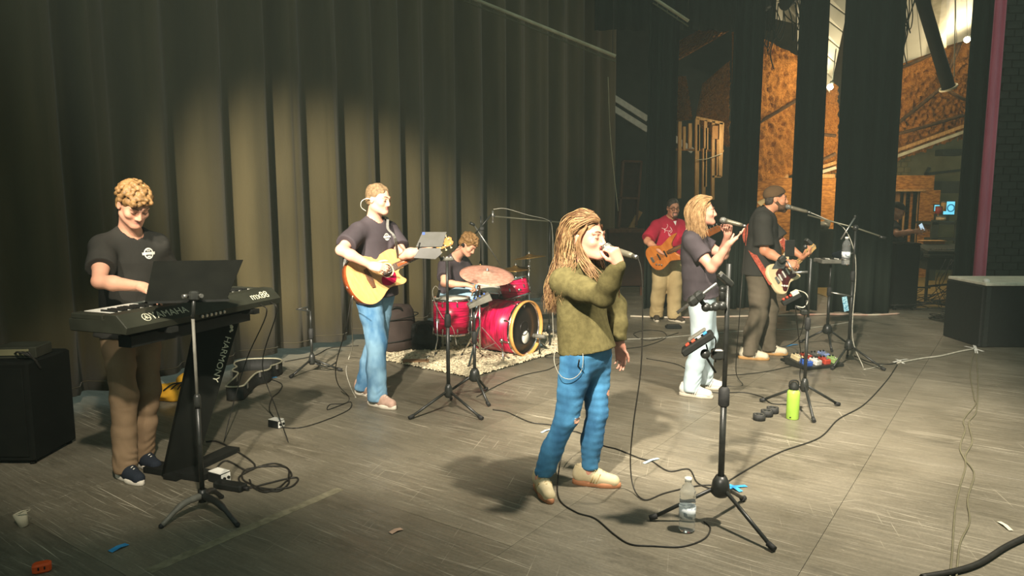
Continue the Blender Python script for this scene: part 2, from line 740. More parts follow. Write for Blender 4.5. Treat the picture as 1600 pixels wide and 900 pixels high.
def floor_mat():
    m = bpy.data.materials.new('worn_stage_floor')
    m.use_nodes = True
    nt = m.node_tree
    L = nt.links
    b = nt.nodes['Principled BSDF']
    geo = nt.nodes.new('ShaderNodeNewGeometry')
    mp = nt.nodes.new('ShaderNodeMapping')
    mp.inputs['Rotation'].default_value = (0, 0, math.atan2(STAGE_V[1], STAGE_V[0]) * -1)
    L.new(geo.outputs['Position'], mp.inputs['Vector'])

    def noise(scale, stretch, detail=5, rough=0.6):
        q = nt.nodes.new('ShaderNodeMapping')
        q.inputs['Scale'].default_value = stretch
        L.new(mp.outputs['Vector'], q.inputs['Vector'])
        n = nt.nodes.new('ShaderNodeTexNoise')
        n.inputs['Scale'].default_value = scale
        n.inputs['Detail'].default_value = detail
        n.inputs['Roughness'].default_value = rough
        L.new(q.outputs['Vector'], n.inputs['Vector'])
        return n.outputs['Fac']

    def ramp(f, p0, c0, p1, c1):
        r = nt.nodes.new('ShaderNodeValToRGB')
        r.color_ramp.elements[0].position, r.color_ramp.elements[1].position = p0, p1
        r.color_ramp.elements[0].color, r.color_ramp.elements[1].color = (*c0, 1), (*c1, 1)
        L.new(f, r.inputs['Fac'])
        return r.outputs['Color']

    def mix(t, f, a, c):
        x = nt.nodes.new('ShaderNodeMix')
        x.data_type = 'RGBA'
        x.blend_type = t
        if isinstance(f, float):
            x.inputs['Factor'].default_value = f
        else:
            L.new(f, x.inputs['Factor'])
        for s, v in ((x.inputs[6], a), (x.inputs[7], c)):
            if isinstance(v, tuple):
                s.default_value = v
            else:
                L.new(v, s)
        return x.outputs[2]
    base = ramp(noise(0.9, (1, 1, 1), 6), 0.3, lin('#625c4c'), 0.7, lin('#827b6a'))
    grain = ramp(noise(7, (0.35, 5, 1), 4), 0.3, (0.62,) * 3, 0.75, (1.1,) * 3)
    c = mix('MULTIPLY', 0.75, base, grain)
    fine = ramp(noise(60, (1, 1, 1), 3), 0.3, (0.75,) * 3, 0.8, (1.12,) * 3)
    c = mix('MULTIPLY', 0.7, c, fine)
    scr = ramp(noise(9, (0.5, 12, 1), 10, 0.8), 0.58, (0,) * 3, 0.68, (1,) * 3)
    c = mix('MIX', scr, c, (*lin('#b8b09c'), 1))
    spk = ramp(noise(34, (0.6, 1.5, 1), 6, 0.75), 0.66, (0,) * 3, 0.70, (1,) * 3)
    c = mix('MIX', spk, c, (*lin('#b0a894'), 1))
    scr2 = ramp(noise(6, (7, 1.1, 1), 9, 0.85), 0.66, (0,) * 3, 0.71, (1,) * 3)
    c = mix('MIX', scr2, c, (*lin('#a39a85'), 1))
    patch = ramp(noise(1.6, (0.7, 1, 1), 3), 0.42, (0,) * 3, 0.62, (1,) * 3)

    def scratch(rot, sc, st, lo_, hi_, colr):
        q = nt.nodes.new('ShaderNodeMapping')
        q.inputs['Rotation'].default_value = (0, 0, rot)
        L.new(mp.outputs['Vector'], q.inputs['Vector'])
        q2 = nt.nodes.new('ShaderNodeMapping')
        q2.inputs['Scale'].default_value = st
        L.new(q.outputs['Vector'], q2.inputs['Vector'])
        n = nt.nodes.new('ShaderNodeTexNoise')
        n.inputs['Scale'].default_value = sc
        n.inputs['Detail'].default_value = 2
        L.new(q2.outputs['Vector'], n.inputs['Vector'])
        f = ramp(n.outputs['Fac'], lo_, (0,) * 3, hi_, (1,) * 3)
        return mix('MIX', mix('MULTIPLY', 1.0, f, patch), c, (*lin(colr), 1))
    c = scratch(0.05, 2.2, (0.5, 60, 1), .655, .68, '#c6beaa')
    c = scratch(-0.12, 2.6, (0.6, 52, 1), .67, .69, '#beb6a2')
    c = scratch(1.2, 2.0, (0.7, 62, 1), .705, .725, '#b2aa96')
    c = scratch(-0.8, 1.7, (0.8, 70, 1), .71, .73, '#b2aa96')
    dark = ramp(noise(2.1, (0.5, 1.3, 1), 6, 0.75), 0.55, (0,) * 3, 0.70, (0.6,) * 3)
    c = mix('MIX', dark, c, (*lin('#3c382c'), 1))
    oi = nt.nodes.new('ShaderNodeObjectInfo')
    rv = ramp(oi.outputs['Random'], 0.0, (0.84,) * 3, 1.0, (1.06,) * 3)
    c = mix('MULTIPLY', 1.0, c, rv)
    L.new(c, b.inputs['Base Color'])
    b.inputs['Roughness'].default_value = 0.5
    rr = ramp(noise(3, (0.6, 2, 1), 5), 0.3, (0.36,) * 3, 0.75, (0.62,) * 3)
    L.new(rr, b.inputs['Roughness'])
    b.inputs['Specular IOR Level'].default_value = 0.4
    bp = nt.nodes.new('ShaderNodeBump')
    bp.inputs['Strength'].default_value = 0.12
    bp.inputs['Distance'].default_value = 0.01
    L.new(noise(25, (0.5, 3, 1), 5), bp.inputs['Height'])
    L.new(bp.outputs['Normal'], b.inputs['Normal'])
    return m


FLOORM = floor_mat()
SEAM = mat('dark_subfloor', '#26241d', 0.8)

# ------------------------------------------------------------------ floor: sheets of painted hardboard over a dark subfloor
floor = MB().box((2, 9, -0.06), (30, 26, 0.108)).build('floor', SEAM)
tag(floor, 'worn dark painted stage floor of large sheets', None, None, 'structure')
SHEET = (1.22, 2.44)
sheet_me = None
FO = fl(530, 765) + STAGE_V * 0.0
angz = math.atan2(STAGE_U[1], STAGE_U[0])
for i in range(-4, 7):
    for j in range(-7, 9):
        c = FO + STAGE_U * ((i + 0.5 + (0.5 if j % 2 else 0)) * SHEET[1]) + STAGE_V * ((j + 0.5) * SHEET[0])
        if c[1] < 0.4 or c[1] > 14.5 or abs(c[0]) > 0.86 * c[1] + 2.2 or c[0] > 9.5:
            continue
        if c @ (-STAGE_V) > V(-1.736, 8.5, 0) @ (-STAGE_V) + 2.6:
            continue
        if sheet_me is None:
            o = MB().box((0, 0, -0.0035), (SHEET[1] - 0.0022, SHEET[0] - 0.0022, 0.007), None, 0.0008).build('floor_sheet', FLOORM, floor)
            sheet_me = o.data
        else:
            o = bpy.data.objects.new('floor_sheet', sheet_me)
            COL.objects.link(o)
            o.parent = floor
        o.location = (c[0], c[1], 0)
        o.rotation_euler = (0, 0, angz)

# old tape residue strip along a seam
ta, tb = fl(232, 893), fl(532, 764)
tag(MB().bar(ta + UP * .0012, tb + UP * .0012, 0.06, 0.0015).build('floor_tape', mat('old_tape', '#8a836c', 0.7, 0, '#6d6753', 20)),
    'long dull strip of old tape on floor in front of music stand', 'tape')


# ------------------------------------------------------------------ curtains
def drape(name, base, d, n, width, z0, z1, period, depth, m, seed, label, hem=True, flat=2.2, lean=0.0):
    """a hanging cloth with irregular pleats; base = floor point where it starts, d = its run, n = its face"""
    r = np.random.default_rng(seed)
    xs, offs = [], []
    x = 0.0
    while x < width:
        p = period * r.uniform(0.75, 1.3)
        a = depth * r.uniform(0.7, 1.15)
        ns = 14
        for k in range(ns):
            t = k / ns
            w = math.cos(2 * PI * t)
            xs.append(x + p * t + 0.03 * p * math.sin(4 * PI * t + seed))
            offs.append(a * math.tanh(flat * (w + 0.25)) / math.tanh(flat * 1.25) + 0.012 * math.sin(17.0 * (x + p * t)))
        x += p
    xs, offs = np.array(xs), np.array(offs)
    sway = np.cumsum(r.normal(size=len(xs))) * 0.003
    mb = MB()
    nz = 12
    T = thing(name, label, 'curtain', base)
    verts, faces = [], []
    for k in range(nz + 1):
        t = k / nz
        z = z0 + (z1 - z0) * t
        for s in (1, -1):
            for i in range(len(xs)):
                sw = sway[i] * (1 - t) * 2
                hz = (0.012 * math.sin(xs[i] * 5 + seed) if k == 0 else 0)
                P = d * (xs[i] + sw) + n * (offs[i] * (1 - 0.15 * t) + s * 0.004) + V(lean * t, 0, z + hz)
                verts.append(P)
    N = len(xs)
    W = 2 * N
    for k in range(nz):
        for i in range(N - 1):
            faces.append((k * W + i, k * W + i + 1, (k + 1) * W + i + 1, (k + 1) * W + i))
            faces.append((k * W + N + i + 1, k * W + N + i, (k + 1) * W + N + i, (k + 1) * W + N + i + 1))
    for i in range(N - 1):
        faces.append((i + 1, i, N + i, N + i + 1))
    for k in range(nz):
        faces.append((k * W, (k + 1) * W, (k + 1) * W + N, k * W + N))
        faces.append((k * W + N - 1, k * W + W - 1, (k + 1) * W + W - 1, (k + 1) * W + N - 1))
    mb.add(verts, faces, True)
    mb.build('cloth', m, T)
    if hem:
        hb = MB()
        hb.tube([d * (xs[i] + sway[i] * 2) + n * (offs[i] + 0.008) + UP * (z0 + 0.07) for i in range(N)], 0.0035, 4)
        hb.build('hem_stitch', m, T)
    return T


VEL = mat('olive_velour', '#4b4329', 0.85, 0, '#3d3721', 3, (1, 1, 0.2), 0.12, 90, sheen=0.15)
BVEL = mat('black_velour', '#282e27', 0.95, 0, '#242a23', 6, (1, 1, .3), spec=0.1)
PINK = mat('rose_cloth', '#f08aa0', 0.8, 0, '#dc7088', 5, (1, 1, .2))
c0 = V(-1.736, 8.5, 0) - STAGE_U * 8.4
drape('stage_backdrop_curtain', c0, STAGE_U, STAGE_V, 14.6, 0.09, 7.2, 0.5, 0.085, VEL, 3,
      'long pleated olive brown backdrop curtain behind the drum kit')
XA = V(1, 0, 0)
FACE = V(0, -1, 0)
LEGS = [  # px left, px right, depth, phrase
    (1006, 1046, 11.0, 'narrow black stage leg curtain behind the man in the red shirt', 11),
    (1133, 1180, 10.9, 'black stage leg curtain between the lumber frame and the cap wearer', 12),
    (1229, 1257, 10.7, 'slim black stage leg curtain right behind the cap wearer', 13),
    (1297, 1386, 10.5, 'widest black stage leg curtain behind the boom microphone stand', 14),
    (1487, 1522, 10.6, 'black stage leg curtain standing next to the rose red curtain', 15),
]
for (a, b, Y, lab, sd) in LEGS:
    xa, xb = at(a, 400, Y)[0], at(b, 400, Y)[0]
    drape('stage_leg_curtain', V(xa, Y, 0), XA, FACE, (xb - xa) * 0.93, 0.015, 8.0, 0.17 if b - a < 60 else .24, 0.05, BVEL, sd, lab, False, 1.6)
xa = at(1511, 488, 10.6)[0]
drape('house_curtain', V(xa, 10.55, 0), XA, FACE, 0.09, 0.03, 8.0, 0.07, 0.025, PINK, 21, 'long thin rose red curtain edge hanging beside the dark brick wall', False, 1.4)
# black borders over the far wings
for (a, b, ya, yb, Y, lab) in ((930, 1192, -60, 48, 12.2, 'black border cloth hanging above the lumber frame'),):
    pa, pb = at(a, ya, Y), at(b, yb, Y)
    drape('border_cloth', V(pa[0], Y, 0), XA, FACE, pb[0] - pa[0], pb[2], pa[2] + 3, 0.25, 0.05, BVEL, 31, lab, False, 1.6)

# ------------------------------------------------------------------ walls behind the wings
DARKW = mat('black_painted_wall', '#31362d', 0.9, 0, '#2a2f27', 5, bump=.05)
w = MB().box((2.45, 13.75, 3.9), (3.8, 0.2, 8.0)).build('wall_back', DARKW)
tag(w, 'black painted wall behind the lumber frame', None, None, 'structure')
w = MB()
w.box((8.3, 10.98, 3.9), (2.75, 0.16, 8.0))
w = w.build('wall_right', DARKW)
tag(w, 'dark painted brick wall beside the rose curtain', None, None, 'structure')
bme = None
BRK = mat('black_painted_brick', '#363b32', 0.85, 0, '#2d322a', 9, bump=.15, bscale=40)
row = 0
z = 0.06
while z < 4.9:
    x = 6.95 + (0.11 if row % 2 else 0)
    while x < 7.95:
        if bme is None:
            o = MB().box((0, 0, 0), (0.212, 0.03, 0.096), None, 0.005).build('brick', BRK, w)
            bme = o.data
        else:
            o = bpy.data.objects.new('brick', bme)
            COL.objects.link(o)
            o.parent = w
        o.location = (x + 0.11, 10.893 + random.uniform(-.003, .003), z + 0.05)
        x += 0.224
    z += 0.108
    row += 1


def slab(name, pts, th, m, parent=None):
    """a flat plate through four or more points, th thick away from the camera"""
    P = [np.asarray(p, float) for p in pts]
    n = nrm(np.cross(P[1] - P[0], P[2] - P[0]))
    c = sum(P) / len(P)
    if n @ (c - CAMP) < 0:
        n = -n
    Q = [p + n * th for p in P]
    k = len(P)
    f = [tuple(range(k)), tuple(range(2 * k - 1, k - 1, -1))] + [(i, i + k, (i + 1) % k + k, (i + 1) % k) for i in range(k)]
    mb = MB()
    mb.add(P + Q, f)
    o = mb.build(name, m, parent)
    bm = bmesh.new()
    bm.from_mesh(o.data)
    bmesh.ops.recalc_face_normals(bm, faces=bm.faces)
    bm.to_mesh(o.data)
    bm.free()
    return o


# ------------------------------------------------------------------ workshop seen between the legs
FOAM = mat('sprayed_foam', '#b87c38', 0.95, 0, '#80521e', 48, bump=1.0, bscale=60, lo=.32, hi=.66, detail=8, spec=.1)
OSB = mat('strand_board', '#bd8036', 0.8, 0, '#8f5a20', 9, (1, 1, 3), 0.1, 50, lo=.4, hi=.6)
CONC = mat('concrete', '#7f7a58', 0.9, 0, '#6d6849', 3, bump=.1)
CEILW = mat('white_roof_panel', '#cbc8b4', 0.6, 0, '#bdb9a4', 2)
STRIP = mat('pale_beam', '#c9c1a0', 0.7, 0, '#aaa283', 6)
BEAM = mat('dark_steel_beam', '#33382f', 0.7)
room_floor = MB().box((8.6, 13.7, 0.002), (6.6, 5.2, 0.012)).build('floor_workshop', mat('workshop_floor', '#87703a', 0.7, 0, '#6a5628', 4, (1, 5, 1)))
tag(room_floor, 'warm brown workshop floor beyond the leg curtains', None, None, 'structure')
wb_ = MB()
wb_.box((8.0, 16.1, 1.55), (8.0, 0.2, 3.1))
wbk = wb_.build('wall_workshop', CONC)
tag(wbk, 'pale concrete wall at the back of the workshop', None, None, 'structure')
for i in range(5):      # concrete block courses that can be told apart
    for j in range(3):
        p = at(1386 + j * 11 + (5 if i % 2 else 0), 240 + i * 8.5, 15.98)
        MB().box((p[0] + .07, 15.985, p[2]), (0.135, 0.03, 0.105), None, .006).build('block', mat('block_face', '#8a7d52', .9, 0, '#75693f', 6), wbk)
wbu = MB().box((8.0, 16.25, 5.8), (9.0, 0.2, 5.6)).build('wall_workshop_upper', mat('dark_brown_wall', '#4a3a22', .9))
tag(wbu, 'dark brown upper wall behind the sprayed foam', None, None, 'structure')
# sprayed foam roof: sloping faces that meet in dark ribs
foamr = thing('foam_roof', 'orange sprayed foam roof faces above the workshop', None, (0, 0, 0))
tag(foamr, kind='structure')


def q3(px, py, Y):
    return at(px, py, Y)


def lump(name, quad, m, parent, nu=64, nv=64, amp=0.03, seed=1):
    """rough foam face between four corners"""
    A, B, C, D = [np.asarray(p, float) for p in quad]
    n = nrm(np.cross(B - A, D - A))
    if n @ (A - CAMP) > 0:
        n = -n
    r = np.random.default_rng(seed)
    h = r.normal(size=(nv + 1, nu + 1))
    h = (h + np.roll(h, 1, 0) + np.roll(h, 1, 1) + np.roll(np.roll(h, 1, 0), 1, 1)) / 2.0
    mb = MB()
    mb.grid(lambda u, v: (A * (1 - u) * (1 - v) + B * u * (1 - v) + C * u * v + D * (1 - u) * v) + n * (amp * h[int(round(v * nv)), int(round(u * nu))]), nu, nv)
    back = [A - n * .12, B - n * .12, C - n * .12, D - n * .12]
    mb.add(back, [(0, 1, 2, 3)])
    return mb.build(name, m, parent)


FQ = [
    ((1150, 290, 14.2), (1300, 262, 14.9), (1262, 95, 13.6), (1150, 40, 13.2)),
    ((1255, 285, 14.9), (1310, 268, 14.9), (1310, 135, 14.0), (1246, 88, 13.6)),
    ((1375, 262, 15.4), (1520, 206, 15.4), (1530, 55, 14.0), (1375, 112, 14.2)),
    ((1495, 220, 15.3), (1562, 200, 15.3), (1562, 110, 14.2), (1500, 60, 14.1)),
    ((1040, 190, 12.9), (1082, 186, 12.9), (1072, 120, 12.9), (1040, 116, 12.9)),
    ((1088, 190, 12.9), (1140, 230, 12.9), (1140, 95, 12.9), (1100, 130, 12.9)),
    ((1050, 100, 13.0), (1140, 48, 13.0), (1140, 20, 13.0), (1050, 70, 13.0)),
]
for i, q in enumerate(FQ):
    lump('foam_face', [q3(*p) for p in q], FOAM, foamr, seed=40 + i)
RIBM = mat('foam_rib', '#4a3214', .9, 0, '#33220c', 14, bump=.8, bscale=20)
for i, (a, b) in enumerate((((1180, 110), (1282, 124)), ((1180, 195), (1280, 134)), ((1282, 130), (1266, 206)), ((1266, 206), (1305, 212)), ((1255, 262), (1305, 240)),
                            ((1385, 206), (1470, 138)), ((1386, 114), (1458, 84)), ((1385, 214), (1505, 180)), ((1480, 140), (1506, 155)), ((1482, 110), (1500, 68)))):
    MB().tube(spline([q3(*a, 13.9), q3((a[0] + b[0]) / 2, (a[1] + b[1]) / 2 + 1, 13.85), q3(*b, 13.9)], 6), 0.035, 6).build('foam_rib', RIBM, foamr)
# white roof panels, one board each
roofw = thing('ceiling_workshop', 'white boarded ceiling above the sprayed foam', None)
tag(roofw, kind='structure')


def boards(quad, n, along):
    A, B, C, D = [np.asarray(p, float) for p in quad]
    for i in range(n):
        s, t = i / n + .006, (i + 1) / n - .006
        if along:
            pts = [A + (D - A) * s, B + (C - B) * s, B + (C - B) * t, A + (D - A) * t]
        else:
            pts = [A + (B - A) * s, A + (B - A) * t, D + (C - D) * t, D + (C - D) * s]
        slab('roof_board', pts, 0.03, CEILW, roofw)


boards([q3(1296, 146, 13.9), q3(1246, 88, 13.4), q3(1246, -120, 10.9), q3(1340, -60, 12.4)], 8, True)
boards([q3(1170, 20, 13.0), q3(1252, 40, 13.0), q3(1252, -60, 12.0), q3(1170, -60, 12.0)], 3, True)
boards([q3(1375, 112, 14.0), q3(1462, 80, 13.8), q3(1440, -80, 11.6), q3(1375, -80, 11.6)], 4, False)
boards([q3(1478, 72, 13.9), q3(1562, 48, 13.9), q3(1562, -80, 11.8), q3(1474, -80, 11.8)], 5, False)
slab('roof_board', [q3(1545, 70, 13.8), q3(1568, 98, 13.8), q3(1568, -60, 12.0), q3(1545, -60, 12.0)], .03, CEILW, roofw)
slab('roof_board', [q3(1462, 82, 13.7), q3(1479, 74, 13.7), q3(1479, -60, 12), q3(1452, -60, 12)], .03, STRIP, roofw)
for nm, pts, m in (('edge_strip', (q3(1384, 250, 15.0), q3(1505, 206, 15.0)), STRIP), ('edge_strip', (q3(1384, 241, 15.0), q3(1505, 197, 15.0)), WOOD),
                   ('edge_strip', (q3(1252, 278, 14.7), q3(1305, 262, 14.7)), STRIP), ('edge_strip', (q3(1252, 270, 14.7), q3(1305, 254, 14.7)), WOOD)):
    MB().bar(pts[0], pts[1], 0.1, 0.06).build(nm, m, roofw)
# strand board partition with a doorway
part = thing('board_partition', 'low strand board partition wall with doorway in the workshop', 'partition', at(1420, 440, 15.2) * V(1, 1, 0))


def pb(px0, py0, px1, py1, Y, th, m, name, parent):
    a, b = at(px0, py0, Y), at(px1, py1, Y)
    mb = MB().box(((a[0] + b[0]) / 2, Y + th / 2, (a[2] + b[2]) / 2), (abs(b[0] - a[0]), th, abs(a[2] - b[2])))
    return mb.build(name, m, parent, world=parent is not None)


pb(1375, 274, 1459, 297, 15.2, .05, OSB, 'header_board', part)
pb(1440, 297, 1459, 447, 15.2, .05, OSB, 'jamb_board', part)
pb(1375, 297, 1384, 447, 15.2, .05, OSB, 'jamb_board', part)
pb(1375, 296, 1446, 299, 15.12, .06, WOOD, 'door_trim', part)
for x0, x1, m in ((1386, 1403, PLY), (1407, 1413, WOOD), (1416, 1424, OSB), (1427, 1433, WOOD), (1436, 1440, WOOD)):
    pb(x0, 300, x1, 447, 15.5, .04, m, 'stud_board', part)
part2 = thing('board_partition', 'strand board panel behind the cap wearer at the foot of the foam roof', 'partition', at(1210, 400, 14.6) * V(1, 1, 0))
pb(1180, 278, 1232, 480, 14.6, .05, OSB, 'panel_board', part2)
pb(1178, 272, 1232, 278, 14.55, .07, WOOD, 'top_plate', part2)
part3 = thing('board_partition', 'strand board panel with dark door leaf behind the slim black curtain', 'partition', at(1280, 400, 14.6) * V(1, 1, 0))
pb(1276, 278, 1305, 480, 14.6, .05, OSB, 'panel_board', part3)
pb(1250, 278, 1261, 480, 14.6, .05, OSB, 'panel_board', part3)
pb(1261, 278, 1276, 480, 14.7, .04, mat('brown_door', '#6b4a22', .6, 0, '#55391a', 5, (4, 4, 1)), 'door_leaf', part3)
pb(1250, 272, 1305, 278, 14.55, .07, WOOD, 'top_plate', part3)
# work bench below the slim window: tools and cups
bench = thing('work_bench', 'dark bench top behind the slim black curtain', 'bench', at(1278, 440, 13.4) * V(1, 1, 0))
pb(1254, 358, 1302, 362, 13.4, .4, DARKW, 'bench_top', bench)
pb(1256, 362, 1300, 470, 13.5, .3, DARKW, 'bench_body', bench)
tub = at(1257, 357, 13.5)
T = thing('paint_tub', 'small pale tub on the dark bench top', 'tub', tub)
MB().lathe([(.05, 0), (.055, .12), (.05, .12), (.045, .02)], n=16).build('tub_body', GREY, T)
bg = thing('cloth_bundle', 'crumpled grey cloth bundle on the dark bench top', 'cloth', at(1286, 358, 13.5))
s_ = Solid().ell((0, 0, .06), (.11, .08, .07)).ell((.06, 0, .1), (.06, .06, .06)).warp(folds(.02, 5, 30, 30))
solid_obj('cloth_body', s_, .012, GREY, bg, world=False)
tl = thing('push_broom', 'pale broom handle leaning on the strand board panel', 'broom', V(*at(1276, 352, 14.45)[:2], .012))
MB().tube([(0, 0, 0), (.06, .1, 1.75)], .014, 8).build('handle', STRIP, tl)
MB().box((0, 0, .03), (.2, .06, .06), None, .01).build('brush_head', DARKW, tl)

# two naked work lights
def work_light(px, py, Y, energy, label, cap=V(0.06, 0, 0.05)):
    p = at(px, py, Y)
    t = thing('work_light', label, 'lamp', p)
    MB().ball((0, 0, 0), 0.05).build('bulb', mat('lit_bulb', '#fff4d8', .3, emit='#fff0cc', estr=60), t)
    MB().cyl(cap * .6, cap * 1.8, .035).build('socket', BEAM, t)
    MB().tube([cap * 1.8, cap * 3 + UP * .2, cap * 4 + UP * .5], .008, 6).build('flex', BEAM, t)
    d = bpy.data.lights.new('work_light_glow', 'POINT')
    d.energy = energy
    d.color = (1.0, 0.84, 0.58)
    d.shadow_soft_size = 0.06
    o = bpy.data.objects.new('work_light_glow', d)
    o.location = p + V(-0.02, -0.12, -0.02)
    COL.objects.link(o)


work_light(1297, 136, 13.2, 62, 'bright naked work light at the tip of the white ceiling boards', V(.03, 0.03, .05))
work_light(1511, 62, 13.3, 42, 'bright naked work light next to the topmost black leg curtain', V(.05, 0.03, .04))
p8 = at(1440, 330, 13.6)
d = bpy.data.lights.new('workshop_fill', 'POINT')  # unseen fill light added behind a leg curtain to brighten the strand board
d.energy = 110
d.color = (1, .8, .5)
d.shadow_soft_size = .3
o = bpy.data.objects.new('workshop_fill', d)
o.location = at(1345, 262, 13.4)
COL.objects.link(o)
d = bpy.data.lights.new('wing_lamp', 'POINT')
d.energy = 15
d.color = (1, .86, .62)
d.shadow_soft_size = .08
o = bpy.data.objects.new('wing_lamp', d)
o.location = at(1156, 215, 11.3)
COL.objects.link(o)
# black diagonal column with a hoop at its foot, hanging gear
T = thing('tilted_strut', 'thick black tilted steel strut in front of the sprayed foam', 'strut', at(1482, 137, 12.8))
a, b = at(1482, 137, 12.8), at(1432, -30, 12.4)
MB().tube([a, b], .105, 14).build('strut_tube', MATTE, T, world=True)
MB().torus(a, .13, .018, frame(b - a) @ np.array([[0, 0, 1], [0, 1, 0], [-1, 0, 0]]), 20, 6).build('foot_hoop', STRIP, T, world=True)
for (px, py, lab, ln, sd) in ((1400, 10, 'tangle of dark cables hanging left of the tilted strut', 26, 5), (1232, 8, 'dark cluster of stage lamps and cables hanging by the slim black curtain', 20, 9), (1190, 18, 'dark stage lamp hanging above the cap wearer', 12, 4)):
    T = thing('hanging_cables', lab, 'cables', at(px, py, 11.6 + (.5 if px == 1200 else 0)))
    r = np.random.default_rng(sd)
    MB().box((0, 0, .22), (.26, .2, .42), None, .05).build('fixture_body', BEAM, T)
    MB().cyl((-.1, -.1, -.02), (.08, .06, .12), .09, .07).build('fixture_lens', BEAM, T)
    for k in range(5):
        x = r.uniform(-.15, .2)
        l = r.uniform(.25, .6)
        MB().tube(spline([(x, 0, .1), (x + r.uniform(-.1, .1), -.03, -l * .4), (x + r.uniform(.0, .16), .02, -l), (x + r.uniform(.05, .2), .0, -l * .5), (x + .15, 0, .12)], 6), .008, 6).build('loop_cable', BEAM, T)
    MB().tube(spline([(.1, 0, 0), (.2, 0, -.35), (.16, 0, -.62), (.22, 0, -.85)], 6), .009, 6).build('loose_end', BEAM, T)
for (px0, px1, lab) in ((1259, 1256, 'thin rope line hanging beside the slim black curtain'), (1493, 1491, 'thin rope line hanging beside the tilted strut')):
    MBr = MB().tube([at(px0, -20, 11.4), at(px1, 300 if px0 < 1300 else 120, 11.4)], .008, 6)
    tag(MBr.build('rope_line', STRIP), lab, 'rope')
# concrete wall details, screen, equipment
tag(pb(1474, 233, 1505, 243, 15.6, .3, BEAM, 'wall_vent', None), 'black vent box high on the pale concrete wall', 'vent')
tag(pb(1458, 283, 1498, 302, 15.4, .3, BEAM, 'wall_shelf', None), 'black wall shelf above the blue screens', 'shelf')
T = thing('clamp_rail', 'dark rail with hooks on the pale concrete wall', 'rail', at(1480, 270, 15.8))
MB().bar(at(1445, 272, 15.97), at(1500, 266, 15.97), .05, .05).build('rail_bar', BEAM, T, world=True)
MB().bar(at(1446, 272, 15.97), at(1452, 262, 15.97), .05, .05).build('hook', BEAM, T, world=True)
for px, lab, hh in ((1464, 'small glowing pale blue screen beside the strand board', 9), (1483, 'glowing blue screen with round picture on the workshop shelf', 22)):
    T = thing('monitor', lab, 'monitor', at(px, 325, 15.0))
    w_ = .1 if hh == 9 else .22
    MB().box((0, .02, 0), (w_ + .03, .03, .3 if hh > 9 else .16), None, .01).build('bezel', BEAM, T)
    MB().box((0, 0, 0), (w_, .008, .26 if hh > 9 else .12)).build('display', mat('blue_display', '#6fc4d8', .3, emit='#66c8e6', estr=1.2), T)
    if hh > 9:
        MB().torus((.03, -.008, 0), .07, .012, np.array([[1, 0, 0], [0, 0, 1], [0, -1, 0]]), 20, 6).build('round_picture', mat('blue_print', '#2e6f8c', .4, emit='#2e7fa0', estr=.5), T)
    MB().box((0, .03, -.21), (.05, .03, .2)).build('stand', BEAM, T)
    MB().box((0, .03, -.31), (.12, .1, .014)).build('foot', BEAM, T)
for i, (px, py, c, lab, rr, hh) in enumerate(((1466, 322, '#9a3f3a', 'red tin on the workshop shelf under the blue screens', .06, .13), (1474, 318, '#b08a50', 'tan jar on the workshop shelf under the blue screens', .05, .17), (1470, 332, '#c8b088', 'low cream tub on the workshop shelf under the blue screens', .09, .06))):
    T = thing('storage_tin', lab, 'tin', at(px, py + 12, 14.7))
    MB().lathe([(rr, 0), (rr, hh), (rr * .9, hh), (rr * .9, hh * .9)], n=16).build('tin_body', mat('tin%d' % i, c, .5), T)
    MB().lathe([(rr * 1.04, hh), (rr * 1.04, hh + .02), (0, hh + .025)], n=16).build('tin_lid', GREY, T)
T = thing('storage_shelf', 'dark shelf unit carrying tins below the blue screens', 'shelf', at(1478, 380, 14.8) * V(1, 1, 0))
pb(1457, 347, 1500, 351, 14.6, .6, BEAM, 'shelf_board', T)
pb(1457, 372, 1500, 376, 14.6, .3, BEAM, 'shelf_board', T)
pb(1457, 344, 1460, 448, 14.6, .05, BEAM, 'upright', T)
pb(1494, 344, 1497, 448, 14.6, .05, BEAM, 'upright', T)
# ------------------------------------------------------------------ people
from mathutils.bvhtree import BVHTree


def az(px, Y, z):
    d = Y * math.cos(PITCH) - (z - EYE) * math.sin(PITCH)
    return V((px - 800.0) / FPX * d, Y, z)


def skin_mat(name, c, c2):
    return mat(name, c, 0.5, 0, c2, 9, bump=.03, bscale=120, spec=.35, lo=.3, hi=.7)


def cloth_mat(name, c, c2, scale=5, **k):
    return mat(name, c, .85, 0, c2, scale, (1, 1, .6), .12, 220, spec=.15, **k)


LASH = mat('lash', '#4a3626', .8)
BROW = mat('brow_hair', '#6b4d33', .8)
LACE = mat('lace_cream', '#efe8d4', .8)


def ik(hip, ank, l1, l2, bend):
    d = ank - hip
    L = np.linalg.norm(d)
    u = d / L
    L = min(L, (l1 + l2) * .999)
    a = (l1 * l1 - l2 * l2 + L * L) / (2 * L)
    h = math.sqrt(max(l1 * l1 - a * a, 0))
    b = bend - u * (bend @ u)
    return hip + u * a + nrm(b) * h


def tilt(f, deg):
    """turn a level direction up (+) or down (-)"""
    f = nrm([f[0], f[1], 0])
    a = math.radians(deg)
    return nrm(f * math.cos(a) + UP * math.sin(a))


